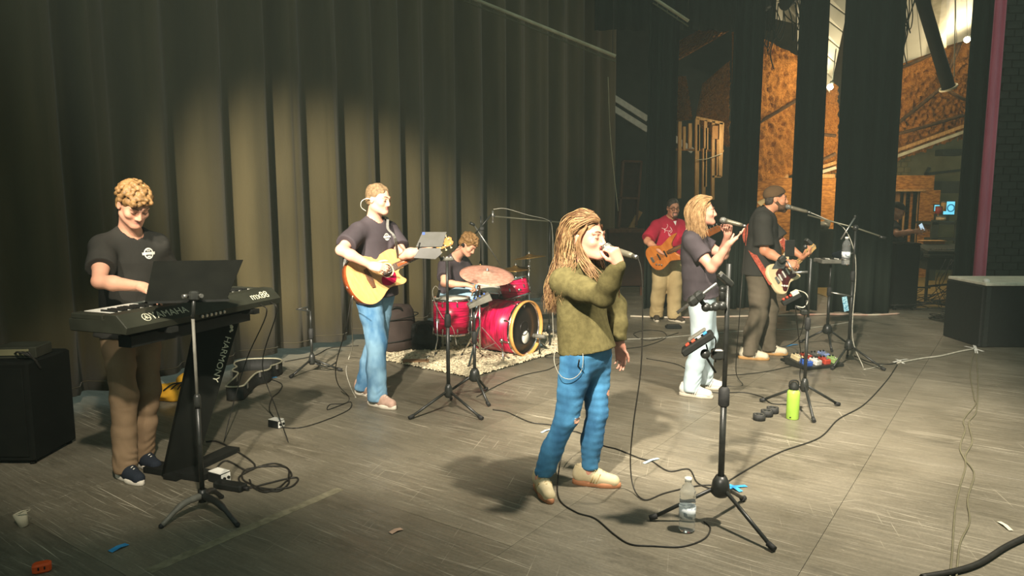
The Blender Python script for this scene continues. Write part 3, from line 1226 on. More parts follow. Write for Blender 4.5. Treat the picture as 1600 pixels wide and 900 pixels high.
def hand(S, wrist, d, n, thumb, curl=(20, 20, 20, 20), tcurl=20, s=1.0, spread=0.0, k=.012):
    """palm and five fingers; d = along the hand, n = out of the palm, thumb = side the thumb leaves from"""
    d = nrm(d)
    n = nrm(n - d * (n @ d))
    l = np.cross(d, n)
    if l @ thumb < 0:
        l = -l
    R = np.stack([l, d, n], 1)
    S.box(wrist + d * .047 * s, V(.026, .034, .006) * s, R, .010 * s, .02)
    S.cone(wrist - d * .01, wrist + d * .03 * s, .026 * s, .026 * s, .02, (n, .72))
    tips = []
    lens = [(.044, .026, .021), (.049, .030, .022), (.045, .027, .021), (.034, .020, .018)]
    for i in range(4):
        off = (1.5 - i) * .0195 * s
        p = wrist + d * (.086 - (.006 if i in (0, 3) else 0) - (.006 if i == 3 else 0)) * s + l * off
        sp = math.radians(spread * (1.5 - i))
        ang = 0.0
        r = (.0092 - (.001 if i == 3 else 0)) * s
        S.cone(p - d * .03 * s, p, r * 1.0, r * 1.05, .01)
        for j, ln in enumerate(lens[i]):
            ang += math.radians(curl[i] * (1.0, 1.15, .8)[j])
            v = (d * math.cos(ang) + n * math.sin(ang)) * math.cos(sp) + l * math.sin(sp)
            q = p + v * ln * s
            S.cone(p, q, r, r * .88, .003)
            r *= .9
            p = q
        tips.append(p)
    p = wrist + d * .022 * s + l * .024 * s + n * .006 * s
    v = nrm(d * .75 + l * .75 + n * .3)
    ang = 0
    r = .0125 * s
    for j, ln in enumerate((.042, .032, .025)):
        q = p + v * ln * s
        S.cone(p, q, r, r * .88, .008 if j == 0 else .003)
        r *= .88
        p = q
        a = math.radians(tcurl)
        v = nrm(v * math.cos(a) + nrm(d * .6 - l * .7 + n * .5) * math.sin(a))
    tips.append(p)
    return tips


def head(S, H, R, s, fem=0.0, jaw=1.0, mouth=0.0):
    """skull, face, ears and neck root in the head frame (right, forward, up); H = between the eyes' depth and the ears"""
    P = lambda x, y, z: H + R @ (V(x, y, z) * s)
    e = lambda c, r, k=.02, mode='u': S.ell(P(*c), V(*r) * s, R, k, mode)
    e((0, -.018, .038), (.075, .096, .082))
    e((0, .012, -.02), (.064, .076, .085), .03)
    e((0, .034, -.068), (.05 * jaw, .052, .042), .03)
    S.cone(P(-.05 * jaw, -.005, -.062), P(-.018, .07, -.1), .017 * s, .015 * s, .03)
    S.cone(P(.05 * jaw, -.005, -.062), P(.018, .07, -.1), .017 * s, .015 * s, .03)
    e((0, .076, -.098), (.021, .019, .017), .02)
    for sx in (-1, 1):
        e((sx * .033, .1, .003), (.021, .02, .015), .014, 's')
        e((sx * .032, .073, .001), (.016, .015, .013), .006)
        S.cone(P(sx * .012, .090, .021), P(sx * .05, .076, .022), (.009 - .002 * fem) * s, .008 * s, .012)
        e((sx * .045, .06, -.028), (.02, .022, .018), .025)
        e((sx * .077, -.012, -.008), (.008, .02, .031), .006)
        e((sx * .084, -.006, -.004), (.006, .011, .018), .004, 's')
    S.cone(P(0, .088, .012), P(0, .106, -.036), .0085 * s, .0115 * s, .012)
    for sx in (-1, 1):
        e((sx * .0125, .096, -.041), (.0085, .010, .008), .008)
    if mouth > 0:
        e((0, .094, -.0655), (.016, .022, mouth), .004, 's')
    S.cone(P(-.020, .081, -.0585 + mouth * .5), P(.020, .081, -.0585 + mouth * .5), .0062 * s, .0062 * s, .006)
    S.cone(P(0, .086, -.0575 + mouth * .5), P(0, .087, -.0575 + mouth * .5), .0075 * s, .0075 * s, .008)
    S.cone(P(-.015, .081, -.0705 - mouth * .6), P(.015, .081, -.0705 - mouth * .6), .0075 * s, .0075 * s, .006)
    return [(P(0, .09, -.0585 + mouth * .5), V(.025, .014, .0065) * s, R, 1), (P(0, .09, -.071 - mouth * .6), V(.021, .014, .0075) * s, R, 1)]


SHOES = {}


def shoe_parts(style, upper_m, sole_m, lace_m, mark_m=None):
    if style in SHOES:
        return SHOES[style]
    S = Solid()
    S.cone((0, -.055, .062), (0, .05, .05), .041, .043, .03, (V(1, 0, 0), .86))
    S.cone((0, .05, .05), (0, .145, .036), .043, .037, .03, (V(1, 0, 0), .98))
    S.cone((0, -.05, .06), (0, -.045, .098), .042, .041, .02, (V(1, 0, 0), .85))
    S.cone((0, -.01, .08), (0, .05, .075), .032, .024, .02)
    S.cut((0, 0, .016), (0, 0, -1))
    S.ell((0, -.042, .125), (.029, .036, .036), None, .004, 's')
    up = solid_obj('shoe', S, .005, upper_m, None, world=False)
    n = 28
    out = []
    for i in range(n):
        t = 2 * PI * i / n
        y = .045 + .145 * math.sin(t)
        w = .043 - .007 * math.cos(2 * (t - .3)) if y < .05 else .046
        out.append((w * math.cos(t) * (1.0 if abs(math.cos(t)) > .2 else 1), y))
    so = MB().prism(out, 0.0, .03, inset=.004, smooth=True).build('sole', sole_m, up)
    lb = MB()
    for i in range(5):
        y = .035 + i * .018
        z = .107 - i * .0085
        lb.tube(spline([(-.026, y, z - .014), (0, y + .004, z + .002), (.026, y, z - .014)], 3), .0042, 5)
        lb.tube(spline([(-.026, y, z - .014), (0, y + .011, z + .003), (.026, y + .018, z - .02)], 3), .0034, 5)
    for sx in (-1, 1):
        lb.tube(spline([(0, .035, .108), (sx * .028, .03, .118), (sx * .034, .045, .1), (sx * .008, .04, .108)], 4), .003, 5)
        lb.tube(spline([(0, .035, .108), (sx * .02, .05, .1), (sx * .036, .06, .07)], 4), .003, 5)
    lb.build('laces', lace_m, up)
    if mark_m is not None:
        for sx in (-1, 1):
            for j in range(3):
                y = .015 + j * .017
                MB().tube(spline([(sx * .043, y, .03), (sx * .0445, y + .012, .055), (sx * .034, y + .024, .083)], 4), .0032, 4).build('side_stripe', mark_m, up)
    SHOES[style] = up
    up['used'] = 0
    return up


def put_shoe(proto, T, pos, f, sc=1.0):
    o = proto if not proto['used'] else copy_tree(proto)
    proto['used'] = 1
    o.parent = T
    o.location = V(*pos) - np.array(T.location)
    o.rotation_euler = (0, 0, math.atan2(f[1], f[0]) - PI / 2)
    o.scale = (sc, sc, sc)
    if 'used' in o and o is not proto:
        del o['used']
    return o


def person(label, f, pelvis, neck, headc, hf, feet, arms, s=1.0, b=1.0, sw=.172, hw=.088, fem=0.0, skin=None, lips=None, shirt=None, trous=None,
           sleeve=.62, hem=None, leg=(.092, .074, .066), vox=.007, loose=.014, knees=None, toes=None, shoe=None, hroll=0.0, long_sleeve=False, mouth=0.0,
           hands=None, belly=0.0, seed=1, jaw=1.0, shoe_s=1.0, hs=1.0, collar=.066, ankles=None, bust=0.0):
    f = nrm([f[0], f[1], 0])
    rgt = np.cross(f, UP)
    T = thing('person', label, 'person', (pelvis[0], pelvis[1], 0))
    J = {}
    sp = nrm(neck - pelvis)
    for sd, sg in (('R', 1), ('L', -1)):
        J['sh' + sd] = neck - sp * .085 * s + rgt * sg * sw * s
        J['hip' + sd] = pelvis + rgt * sg * hw * s
    for sd in 'RL':
        e, w = arms[sd]
        J['el' + sd] = e if isinstance(e, np.ndarray) else limb(J['sh' + sd], e[0], e[1], .295 * s, e[2])
        J['wr' + sd] = w if isinstance(w, np.ndarray) else limb(J['el' + sd], w[0], w[1], .255 * s, w[2])
        ak = feet[sd] + UP * .085
        J['an' + sd] = ak
        J['kn' + sd] = knees[sd] if knees and sd in knees else ik(J['hip' + sd], ak, .508 * np.linalg.norm(ak - J['hip' + sd]), .498 * np.linalg.norm(ak - J['hip' + sd]), f)
    # ---- head frame
    hu = nrm(UP - hf * (UP @ hf))
    hr = np.cross(hf, hu)
    if hroll:
        a = math.radians(hroll)
        hu, hr = hu * math.cos(a) + hr * math.sin(a), hr * math.cos(a) - hu * math.sin(a)
    HR = np.stack([hr, hf, hu], 1)
    hs = hs * (0.97 if fem else 1.0)
    # ---- body
    B = Solid()
    paint = head(B, headc, HR, hs, fem, jaw, mouth)
    nk = .057 if not fem else .047
    nb = headc + HR @ V(0, -.025, -.075) * hs
    B.cone(nb, neck - sp * .01, nk, nk * 1.08, .03)
    ch = neck - sp * .16 * s
    wa = pelvis + sp * .17 * s
    fl_ = (f, .62 + .1 * (b - 1))
    rw = .152 * s * b
    B.cone(neck - sp * .03, ch, .06, rw * .9, .05, fl_)
    B.cone(ch, wa, rw * .95, .125 * s * b, .04, fl_)
    B.cone(wa, pelvis, .125 * s * b, .145 * s * b, .04, fl_)
    for sd in 'RL':
        B.cone(neck - sp * .04, J['sh' + sd], .044 * s, .048 * s * (.5 + .5 * b), .05)
        m = .5 * (J['sh' + sd] + J['el' + sd])
        bb = .5 + .5 * b
        B.chain([J['sh' + sd], m, J['el' + sd]], [.053 * s * bb, .047 * s * bb, .038 * s * bb], .03)
        m = J['el' + sd] * .68 + J['wr' + sd] * .32
        B.chain([J['el' + sd], m, J['wr' + sd]], [.039 * s * bb, .041 * s * bb, .026 * s], .02)
        B.chain([J['hip' + sd], J['kn' + sd], J['an' + sd]], [.075 * s, .05 * s, .036 * s], .03)
        B.cone(J['an' + sd] - UP * .01, J['an' + sd] + nrm((toes or {}).get(sd, f)) * .1 - UP * .045, .034, .026, .02)
        hd = hands[sd] if hands and sd in hands else None
        if hd is None:
            d = nrm(J['wr' + sd] - J['el' + sd])
            hd = dict(d=d, n=-rgt * (1 if sd == 'R' else -1), thumb=f, curl=(18, 20, 24, 28))
        hd = dict(hd)
        J['tips' + sd] = hand(B, J['wr' + sd], hd.pop('d'), hd.pop('n'), hd.pop('thumb'), s=(.95 if fem else 1.0) * s, **hd)
    solid_obj('body', B, vox, [skin, lips or skin], T, smooth=1, paint=paint)
    # ---- shirt
    if shirt is not None:
        S = Solid()
        o = loose
        S.cone(neck - sp * .035, ch, .062 + o, rw * .92 + o, .06, fl_)
        S.cone(ch, wa, rw * .97 + o, .128 * s * b + o * 1.5, .04, fl_)
        hm = pelvis - sp * .02 if hem is None else hem
        S.cone(wa, pelvis - sp * .12, .13 * s * b + o * 1.5, max(.158 * s * b + o * 1.5, hw * s + leg[0] * s * (.4 + .6 * b) + .024), .05, (f, .78))
        if belly:
            S.ell(wa + f * .06 + sp * .02, V(.12, .11, .13) * belly, np.stack([rgt, f, sp], 1), .06)
        if bust:
            for sg in (-1, 1):
                S.ell(ch + f * .075 + rgt * sg * .062 - sp * .04, V(.062, .05, .06) * bust, np.stack([rgt, f, sp], 1), .05)
        for sd in 'RL':
            S.cone(neck - sp * .04, J['sh' + sd], .046 * s + o * .7, .052 * s * (.5 + .5 * b) + o * .8, .05)
            bb = .5 + .5 * b
            if long_sleeve:
                m = .5 * (J['sh' + sd] + J['el' + sd])
                S.chain([J['sh' + sd], m, J['el' + sd]], [.054 * s * bb + o, .05 * s * bb + o, .044 * s * bb + o], .035)
                w = J['el' + sd] + (J['wr' + sd] - J['el' + sd]) * .93
                m = .5 * (J['el' + sd] + w)
                S.chain([J['el' + sd], m, w], [.044 * s * bb + o, .04 * s * bb + o, .034 * s + o * .6], .02)
            else:
                e = J['sh' + sd] + (J['el' + sd] - J['sh' + sd]) * sleeve
                q = e + (J['el' + sd] - J['sh' + sd]) * .12
                S2 = nrm(J['el' + sd] - J['sh' + sd])
                S.cone(J['sh' + sd], e, .056 * s * bb + o * .7, .05 * s * bb + o * 1.5, .03, cap=True)
        S.warp(folds(.011, seed))
        S.cut(hm, -sp)
        S.cone(neck - sp * .012 + f * .018, nb + sp * .02, collar, collar * .95, .004, None, 's')
        shirt_o = solid_obj('shirt', S, vox * 1.15, shirt, T, smooth=1)
        cb = MB()
        J['shirt'] = shirt_o
    # ---- trousers
    if trous is not None:
        S = Solid()
        top = pelvis + sp * .1
        S.cone(top, pelvis - UP * .02, .13 * s * b, .15 * s * b, .04, (f, .72))
        for sd in 'RL':
            k, a = J['kn' + sd], J['an' + sd]
            S.chain([J['hip' + sd] - UP * .01, k], [leg[0] * s * (.4 + .6 * b), leg[1] * s], .03)
            m = .5 * (k + a)
            S.chain([k, m - f * .008, a - UP * .022], [leg[1] * s, .5 * (leg[1] + leg[2]) * s, leg[2] * s], .02)
        S.warp(folds(.010, seed + 50, 10, 20))

        def rings(X, Y, Z):
            r_ = 0
            w = np.exp(-((Z - .13) / .08) ** 2) * .0045 + np.exp(-((Z - J['knR'][2]) / .09) ** 2) * .0008 + .0004
            return w * np.sin(Z * 105 + 6 * np.sin(X * 13 + Y * 9 + seed) + 4 * np.sin(X * 31 - Z * 17)) * (.6 + .4 * np.sin(X * 37 + Y * 29))
        S.warp(rings)
        for sd in 'RL':
            a = J['an' + sd]
            S.box(a - UP * (.03 + .2) + UP * (ankles or 0), V(.16, .16, .2), None, 0, .003, 's') if False else None
        S.cut(V(0, 0, .045 + (ankles or 0.0)), V(0, 0, -1))
        J['trousers'] = solid_obj('trousers', S, vox * 1.3, trous, T, smooth=1)
    if shoe is not None:
        for sd in 'RL':
            put_shoe(shoe, T, feet[sd], (toes or {}).get(sd, f), shoe_s)
    # ---- brows and closed lids
    P = lambda x, y, z: headc + HR @ (V(x, y, z) * hs)
    for sx in (-1, 1):
        MB().tube(spline([P(sx * .014, .0985, .025), P(sx * .034, .0915, .031), P(sx * .053, .075, .025)], 4), [.003, .003, .003, .003, .003, .0028, .0024, .002, .0014], 5).build('eyebrow', BROW, T, world=True)
        MB().tube(spline([P(sx * .019, .0855, -.003), P(sx * .032, .089, -.007), P(sx * .046, .0805, -.003)], 4), .0021, 5).build('eyelashes', LASH, T, world=True)
    J.update(T=T, H=headc, HR=HR, hs=hs, P=P, f=f, rgt=rgt, sp=sp, neck=neck, pelvis=pelvis)
    return J


def bvh_of(o):
    me = o.data
    off = np.zeros(3)
    p = o.parent
    while p is not None:
        off += np.array(p.location)
        p = p.parent
    v = [Vector(np.array(x.co) + off) for x in me.vertices]
    return BVHTree.FromPolygons(v, [tuple(p.vertices) for p in me.polygons])


def decal(o, px, py, polys, m, name, T, lift=.003, size=1.0, right=None):
    """prints polygons (metres, centred) on the surface seen at a pixel"""
    bv = bvh_of(o)
    r = nrm(ray(px, py))
    hit, n, _, _ = bv.ray_cast(Vector(CAMP), Vector(r))
    if hit is None:
        return None
    hit, n = np.array(hit), np.array(n)
    if n @ r > 0:
        n = -n
    up = nrm(UP - n * (UP @ n))
    rt = np.cross(up, n)
    mb = MB()
    for poly in polys:
        vs = []
        for (x, y) in poly:
            q = hit + rt * x * size + up * y * size
            h2, _, _, d2 = bv.ray_cast(Vector(q + n * .08), Vector(-n), .16)
            vs.append((np.array(h2) if h2 is not None else q) + n * lift)
        mb.add(vs, [tuple(range(len(vs)))])
    return mb.build(name, m, T, world=True)


def ring_poly(r0, r1, n=20):
    out = []
    for i in range(n):
        a, b = 2 * PI * i / n, 2 * PI * (i + 1) / n
        out.append([(r0 * math.cos(a), r0 * math.sin(a)), (r1 * math.cos(a), r1 * math.sin(a)), (r1 * math.cos(b), r1 * math.sin(b)), (r0 * math.cos(b), r0 * math.sin(b))])
    return out


def rect(x0, y0, x1, y1):
    return [(x0, y0), (x1, y0), (x1, y1), (x0, y1)]


LOGO = ring_poly(.026, .034) + [rect(-.045, -.008, .045, .008)] + [rect(-.012 + i * .009, .012, -.007 + i * .009, .022) for i in range(3)] + [rect(-.012, -.022, .012, -.014)]


def short_hair(J, m, thick=.012, line=.062, back=-.075, rough=.004, seed=3, side=0.0, name='hair', extra=None, vox=.006, bald=0.0):
    S = Solid()
    P, HR, hs = J['P'], J['HR'], J['hs']
    S.ell(P(0, -.02, .04), V(.077 + thick, .098 + thick, .084 + thick) * hs, HR, .01)
    S.ell(P(0, -.06, -.02), V(.066 + thick, .05 + thick, .06) * hs, HR, .03)
    S.ell(P(0, .085 + bald, line - .1), V(.088, .072, .094) * hs, HR, .01, 's')
    S.ell(P(.075, .0, -.03), V(.03, .034, .05) * hs, HR, .006, 's')
    S.ell(P(-.075, .0, -.03), V(.03, .034, .05) * hs, HR, .006, 's')
    S.cut(P(0, 0, back), -HR[:, 2])
    if extra:
        extra(S)
    r = np.random.default_rng(seed)
    W = [(r.normal(size=3) * 70, r.uniform(0, 6)) for _ in range(5)]
    S.warp(lambda X, Y, Z: rough * sum(np.sin(w[0] * X + w[1] * Y + w[2] * Z + p) for w, p in W) / 2)
    return solid_obj(name, S, vox, m, J['T'], smooth=0)


def strands(J, guides, n, m, r0=.0035, jit=.012, seed=1, wave=.008, name='hair_strands', parent=None, seg=5, freq=2.5, roots=None):
    """long hair: tubes blended between guide curves (each a list of points of equal length)"""
    g = np.array(guides)                      # guide, point, xyz
    rr = np.random.default_rng(seed)
    mb = MB()
    for i in range(n):
        t = rr.uniform(0, len(g) - 1.001)
        a = int(t)
        w = t - a
        pts = g[a] * (1 - w) + g[a + 1] * w
        J1 = rr.normal(size=3) * jit
        ph, fr = rr.uniform(0, 6.28), freq * rr.uniform(.7, 1.4)
        k = len(pts)
        out = []
        sp = spline(list(pts), seg)
        L = len(sp)
        for j, p in enumerate(sp):
            u = j / (L - 1)
            out.append(p + J1 * min(1, .35 + 1.3 * u) + wave * u * V(math.sin(ph + fr * 6.28 * u), math.cos(ph * 1.3 + fr * 6.28 * u), .3 * math.sin(ph + 9 * u)))
        cutl = max(5, int(L * rr.uniform(.8, 1.0)))
        out = out[:cutl]
        rad = [r0 * (.75 + .5 * math.sin(PI * min(1, .15 + j / len(out)))) * (1 if j < len(out) - 1 else .3) for j in range(len(out))]
        mb.tube(out, rad, 4, caps=False)
    return mb.build(name, m, parent or J['T'], world=True)


SKIN = skin_mat('skin_fair', '#dfa88c', '#cf9478')
SKIN2 = skin_mat('skin_tan', '#c98f6e', '#b67c5c')
LIPS = mat('lips', '#bf6f64', .4, 0, '#a95c52', 40)
LIPM = mat('lips_pale', '#c4887a', .5, 0, '#b5786a', 40)
SHOE_N = shoe_parts('navy_sneaker', cloth_mat('navy_canvas', '#2b3038', '#23272e'), mat('sole_white', '#e6dccb', .6), LACE)
SHOE_B = shoe_parts('beige_runner', cloth_mat('rose_knit', '#c3a493', '#a98a79', 30), mat('sole_cream', '#e2d9c6', .6), LACE)
SHOE_C = shoe_parts('cream_sneaker', mat('cream_leather', '#cdbf9c', .6, 0, '#bfae88', 14), mat('sole_gum', '#b27a56', .6), mat('lace_tan', '#a8966a', .8), mat('tan_trim', '#b59a64', .6))
SHOE_W = shoe_parts('white_sneaker', mat('white_leather', '#c9c6bc', .6, 0, '#b9b4a6', 14), mat('sole_off', '#bdb6a4', .6), mat('lace_grey', '#a19c8c', .8), mat('grey_swoosh', '#6f6e68', .6))
SHOE_K = shoe_parts('stripe_sneaker', mat('white_suede', '#cfc7b0', .7, 0, '#beb499', 14), mat('sole_tan', '#b58c58', .6), mat('lace_grey', '#a19c8c'), mat('black_stripe', '#2c2a26', .6))
SHOE_D = shoe_parts('dark_runner', cloth_mat('brown_mesh', '#4b4236', '#39322a', 30), mat('sole_pale', '#cfc5ae', .6), mat('lace_dark', '#6a6256', .8))
TEE = cloth_mat('black_tee', '#3a3833', '#302f2b')
TEEG = cloth_mat('charcoal_tee', '#4b4548', '#40393c')
fv = STAGE_V

# --- keyboard player
ft = dict(R=fl(197, 748), L=fl(224, 728))
K = person('teenager in black t-shirt with curly brown hair playing the keyboard', fv, az(203, 4.42, .94), at(203, 363, 4.42), at(209, 320, 4.33), tilt(fv + V(-.05, -.1, 0), -32),
           ft, dict(R=((155, 440, True), (222, 448, True)), L=((262, 436, False), (285, 452, True))), 1.02, .93, sw=.155, skin=SKIN, lips=LIPM, shirt=TEE,
           trous=cloth_mat('khaki_brown', '#8b745a', '#77624a'), leg=(.09, .07, .064), shoe=SHOE_N, vox=.0065, loose=.02, seed=4, hem=az(203, 4.42, .86),
           hands=dict(R=dict(d=fv * .8 + V(.1, 0, -.2), n=-UP, thumb=V(.3, 1, 0), curl=(18, 20, 20, 18)), L=dict(d=fv * .8 + V(0, 0, -.2), n=-UP, thumb=V(-.4, -1, 0), curl=(18, 20, 20, 18))))
HB = mat('hair_brown', '#8a6840', .55, 0, '#57401f', 40, lo=.3, hi=.6)
J = K
r = np.random.default_rng(2)
short_hair(J, HB, .008, .06, -.05, .003)
S = Solid()
for i in range(210):
    a, e = r.uniform(0, 2 * PI), math.asin(r.uniform(.0, 1))
    x, y, z = math.cos(e) * math.cos(a), math.cos(e) * math.sin(a), math.sin(e)
    if y > .35 and z < .32:
        continue
    c = J['P'](x * .088, -.014 + y * .108, .042 + z * .094)
    S.ell(c, r.uniform(.010, .017), None, .002)
for i in range(26):
    c = J['P'](r.uniform(-.06, .06), .088 + r.uniform(-.006, .018), .062 + r.uniform(-.014, .03))
    S.ell(c, r.uniform(.009, .014), None, .002)
solid_obj('curls', S, .0055, HB, J['T'], smooth=0)
decal(K['shirt'], 232, 396, LOGO, WHT, 'shirt_logo', K['T'])

# --- acoustic guitarist
ft = dict(R=fl(590, 634), L=fl(569, 617))
G = person('man in dark grey t-shirt and blue jeans strumming the acoustic guitar', fv, az(586, 6.08, .95), at(584, 344, 6.08), at(592, 311, 6.03), tilt(fv + V(.1, .1, 0), -8),
           ft, dict(R=((533, 391, True), (588, 419, True)), L=((630, 398, True), (668, 391, True))), 1.02, 1.1, skin=skin_mat('skin_pale', '#dcae96', '#cf9c84'), lips=LIPM, shirt=TEEG,
           trous=mat('blue_jeans', '#7ea4bc', .85, 0, '#3f6a8c', 7, (1, 1, .5), .15, 260, lo=.36, hi=.62), leg=(.1, .082, .074), shoe=SHOE_B, vox=.007, loose=.02, seed=8, hem=az(586, 6.08, .87),
           sleeve=.72, shoe_s=1.08, jaw=1.1,
           hands=dict(R=dict(d=V(.8, -.35, -.12), n=V(-.2, .9, -.3), thumb=V(.2, .1, 1), curl=(35, 42, 45, 45), tcurl=15),
                      L=dict(d=V(.75, .1, .55), n=V(-.25, .2, .5), thumb=V(-.6, -.6, .3), curl=(45, 48, 48, 45), tcurl=20)))
short_hair(G, mat('hair_sandy', '#8c7454', .7, 0, '#66523a', 60), .003, .078, -.05, .003, 5, bald=.002)
decal(G['shirt'], 604, 370, LOGO, WHT, 'shirt_logo', G['T'], size=.9)
P = G['P']
MB().tube(spline([P(.083, -.006, -.01), P(.1, -.04, 0), P(.11, -.085, -.03), P(.09, -.1, -.08), P(.05, -.08, -.11)], 6), .0028, 6).build('earphone_cable', WHT, G['T'], world=True)

# --- singer in front
ft = dict(R=fl(846, 768), L=fl(920, 757))
GR = person('young woman in olive sweater and ripped blue jeans singing with eyes closed', fv, az(916, 4.06, .85), at(899, 414, 4.10), at(917, 372, 4.06), tilt(V(.77, -.63, 0), 5),
            ft, dict(R=((942, 464, True), (966, 412, True)), L=((962, 478, False), (969, 541, True))), .93, 1.12, sw=.165, hw=.085, fem=1.0, skin=skin_mat('skin_rosy', '#d39a84', '#c58670'), lips=LIPS,
            shirt=mat('olive_knit', '#615a3a', .95, 0, '#524c30', 40, (1, 1, 1), .25, 300, spec=.1), trous=mat('denim_mid', '#4580a8', .85, 0, '#2a587c', 8, (1, 1, .5), .15, 260, lo=.36, hi=.62),
            leg=(.1, .068, .05), shoe=SHOE_C, vox=.0055, loose=.016, seed=12, hem=az(916, 4.06, .835), long_sleeve=True, mouth=.006, ankles=.055, bust=.95,
            toes=dict(R=V(.25, -.97, 0), L=V(.98, -.25, 0)), knees=None, hs=1.07,
            hands=dict(R=dict(d=V(-.35, -.12, .93), n=V(-.6, .8, -.1), thumb=V(-.85, -.5, -.1), curl=(62, 66, 68, 68), tcurl=35),
                       L=dict(d=V(.1, 0, -1), n=V(-.5, -.8, 0), thumb=V(.8, -.5, 0), curl=(20, 24, 28, 30))))
HG = mat('hair_light_brown', '#957852', .55, 0, '#664a2e', 30, lo=.3, hi=.7)
HG2 = mat('hair_auburn', '#75553a', .55, 0, '#523722', 30, lo=.3, hi=.7)
short_hair(GR, HG, .003, .076, -.085, .003, 9)
J = GR
P = J['P']
Yg = 4.08
gd = [
    [P(.02, .045, .124), P(-.03, -.02, .13), P(-.05, -.1, .085), at(884, 410, 4.30), at(866, 460, 4.34), at(862, 492, 4.34)],
    [P(.0, .05, .124), P(.005, -.02, .132), P(.0, -.125, .07), at(878, 405, 4.26), at(860, 450, 4.28), at(858, 490, 4.28)],
    [P(.04, .04, .118), P(.05, -.02, .13), P(.055, -.11, .05), at(880, 410, 4.16), at(866, 455, 4.14), at(866, 494, 4.14)],
    [P(.062, .025, .1), P(.082, -.03, .085), P(.085, -.075, -.01), at(884, 412, 4.05), at(874, 450, 4.0), at(872, 488, 4.02)],
    [P(.078, .015, .075), P(.09, -.03, .05), P(.09, -.05, -.05), at(893, 412, 3.99), at(882, 440, 3.92), at(880, 470, 3.93)],
]
HG3 = mat('hair_honey', '#b8986c', .55, 0, '#937348', 30, lo=.3, hi=.7)
strands(J, gd, 900, [HG], .0014, .013, 4, .016)
strands(J, gd[:4], 600, [HG2], .0014, .015, 14, .018)
strands(J, gd, 420, [HG3], .0013, .015, 24, .018)
tops = [[P(.0, .086, .092), P(.04, .062, .105), P(.078, .0, .085), P(.09, -.06, .03), P(.08, -.1, -.06), at(884, 420, 4.12)],
        [P(.015, .088, .082), P(.055, .066, .085), P(.085, .01, .055), P(.094, -.05, .0), P(.085, -.09, -.08), at(886, 425, 4.06)],
        [P(-.0, .086, .094), P(.01, .055, .125), P(.03, -.03, .132), P(.05, -.1, .07), P(.05, -.12, -.04), at(880, 420, 4.2)]]
strands(J, tops, 260, [HG], .0015, .006, 34, .008)
strands(J, tops, 160, [HG2], .0015, .006, 35, .008)
fr = [[P(.07, .055, .075), P(.09, .02, .0), P(.085, .03, -.07), at(925, 412, 3.96), at(938, 428, 3.93), at(944, 442, 3.95)],
      [P(.075, .05, .06), P(.092, .0, -.02), P(.085, .0, -.1), at(915, 420, 3.93), at(925, 434, 3.90), at(930, 450, 3.92)]]
strands(J, fr, 26, [HG], .003, .007, 5, .008)
fl2 = [[P(-.07, .05, .06), P(-.09, .0, -.02), P(-.085, .0, -.1), at(942, 425, 4.24), at(958, 450, 4.26), at(961, 480, 4.26)],
       [P(-.07, .03, .06), P(-.09, -.02, -.02), P(-.09, -.02, -.1), at(935, 425, 4.28), at(952, 450, 4.30), at(957, 478, 4.30)]]
strands(J, fl2, 60, [HG2], .004, .012, 6, .012)
# ripped knees
for (px, py, w_, h_) in ((902, 657, .028, .018), (951, 613, .03, .02)):
    r = np.random.default_rng(int(px))
    poly = [(w_ * math.cos(a) * r.uniform(.8, 1.15), h_ * math.sin(a) * r.uniform(.8, 1.15)) for a in np.linspace(0, 2 * PI, 14)[:-1]]
    decal(GR['trousers'], px, py, [poly], SKIN, 'knee_rip', GR['T'], .003)
    decal(GR['trousers'], px, py, [rect(-w_, -h_ + i * h_ / 2.2, w_, -h_ + i * h_ / 2.2 + .0035) for i in range(5)], WHT, 'ripped_threads', GR['T'], .005)

# --- second singer
ft = dict(R=fl(1079, 619), L=fl(1100, 607))
W = person('blonde woman in charcoal t-shirt and pale jeans singing with one palm raised', V(.96, -.28, 0), az(1096, 6.18, .86), at(1080, 362, 6.2), at(1098, 331, 6.16), tilt(V(.97, -.22, 0), 6),
           ft, dict(R=((1112, 419, True), (1139, 381, True)), L=((1138, 402, False), (1137, 366, True))), .955, 1.14, sw=.165, fem=1.0, skin=skin_mat('skin_warm', '#d69e88', '#c88e76'), lips=LIPS,
           shirt=TEEG, trous=mat('pale_denim', '#b9c6c8', .85, 0, '#9db0b6', 6, (1, 1, .5), .12, 260), leg=(.105, .08, .07), shoe=SHOE_W, vox=.0065, loose=.016, seed=17, hem=az(1096, 6.18, .84),
           toes=dict(R=V(.9, -.45, 0), L=V(.97, -.2, 0)), bust=1.0, sleeve=.6, mouth=.007,
           hands=dict(R=dict(d=V(.72, -.1, .62), n=V(-.55, .15, .8), thumb=V(-.4, .85, .3), curl=(6, 7, 9, 12), tcurl=4, spread=4), L=dict(d=V(-.05, -.3, .95), n=V(-.5, -.85, -.1), thumb=V(-.85, .4, .1), curl=(62, 66, 68, 68), tcurl=35)))
HBL = mat('hair_blonde', '#b8966a', .55, 0, '#8a6840', 30, lo=.3, hi=.7)
short_hair(W, HBL, .004, .076, -.085, .002, 19)
P = W['P']
gd = [
    [P(-.03, .075, .11), P(-.06, .0, .11), P(-.08, -.08, .02), P(-.09, -.07, -.1), P(-.1, -.05, -.24)],
    [P(.0, .08, .112), P(-.02, -.03, .13), P(-.02, -.13, .04), P(-.03, -.13, -.1), P(-.02, -.13, -.25)],
    [P(.01, .08, .112), P(.04, -.03, .126), P(.05, -.115, .04), P(.06, -.115, -.1), P(.07, -.11, -.26)],
    [P(.03, .078, .108), P(.075, .0, .09), P(.092, -.05, .0), P(.105, -.055, -.1), P(.115, -.04, -.25)],
    [P(.035, .078, .106), P(.08, .03, .07), P(.093, .0, -.01), P(.108, .0, -.1), P(.125, .02, -.23)],
]
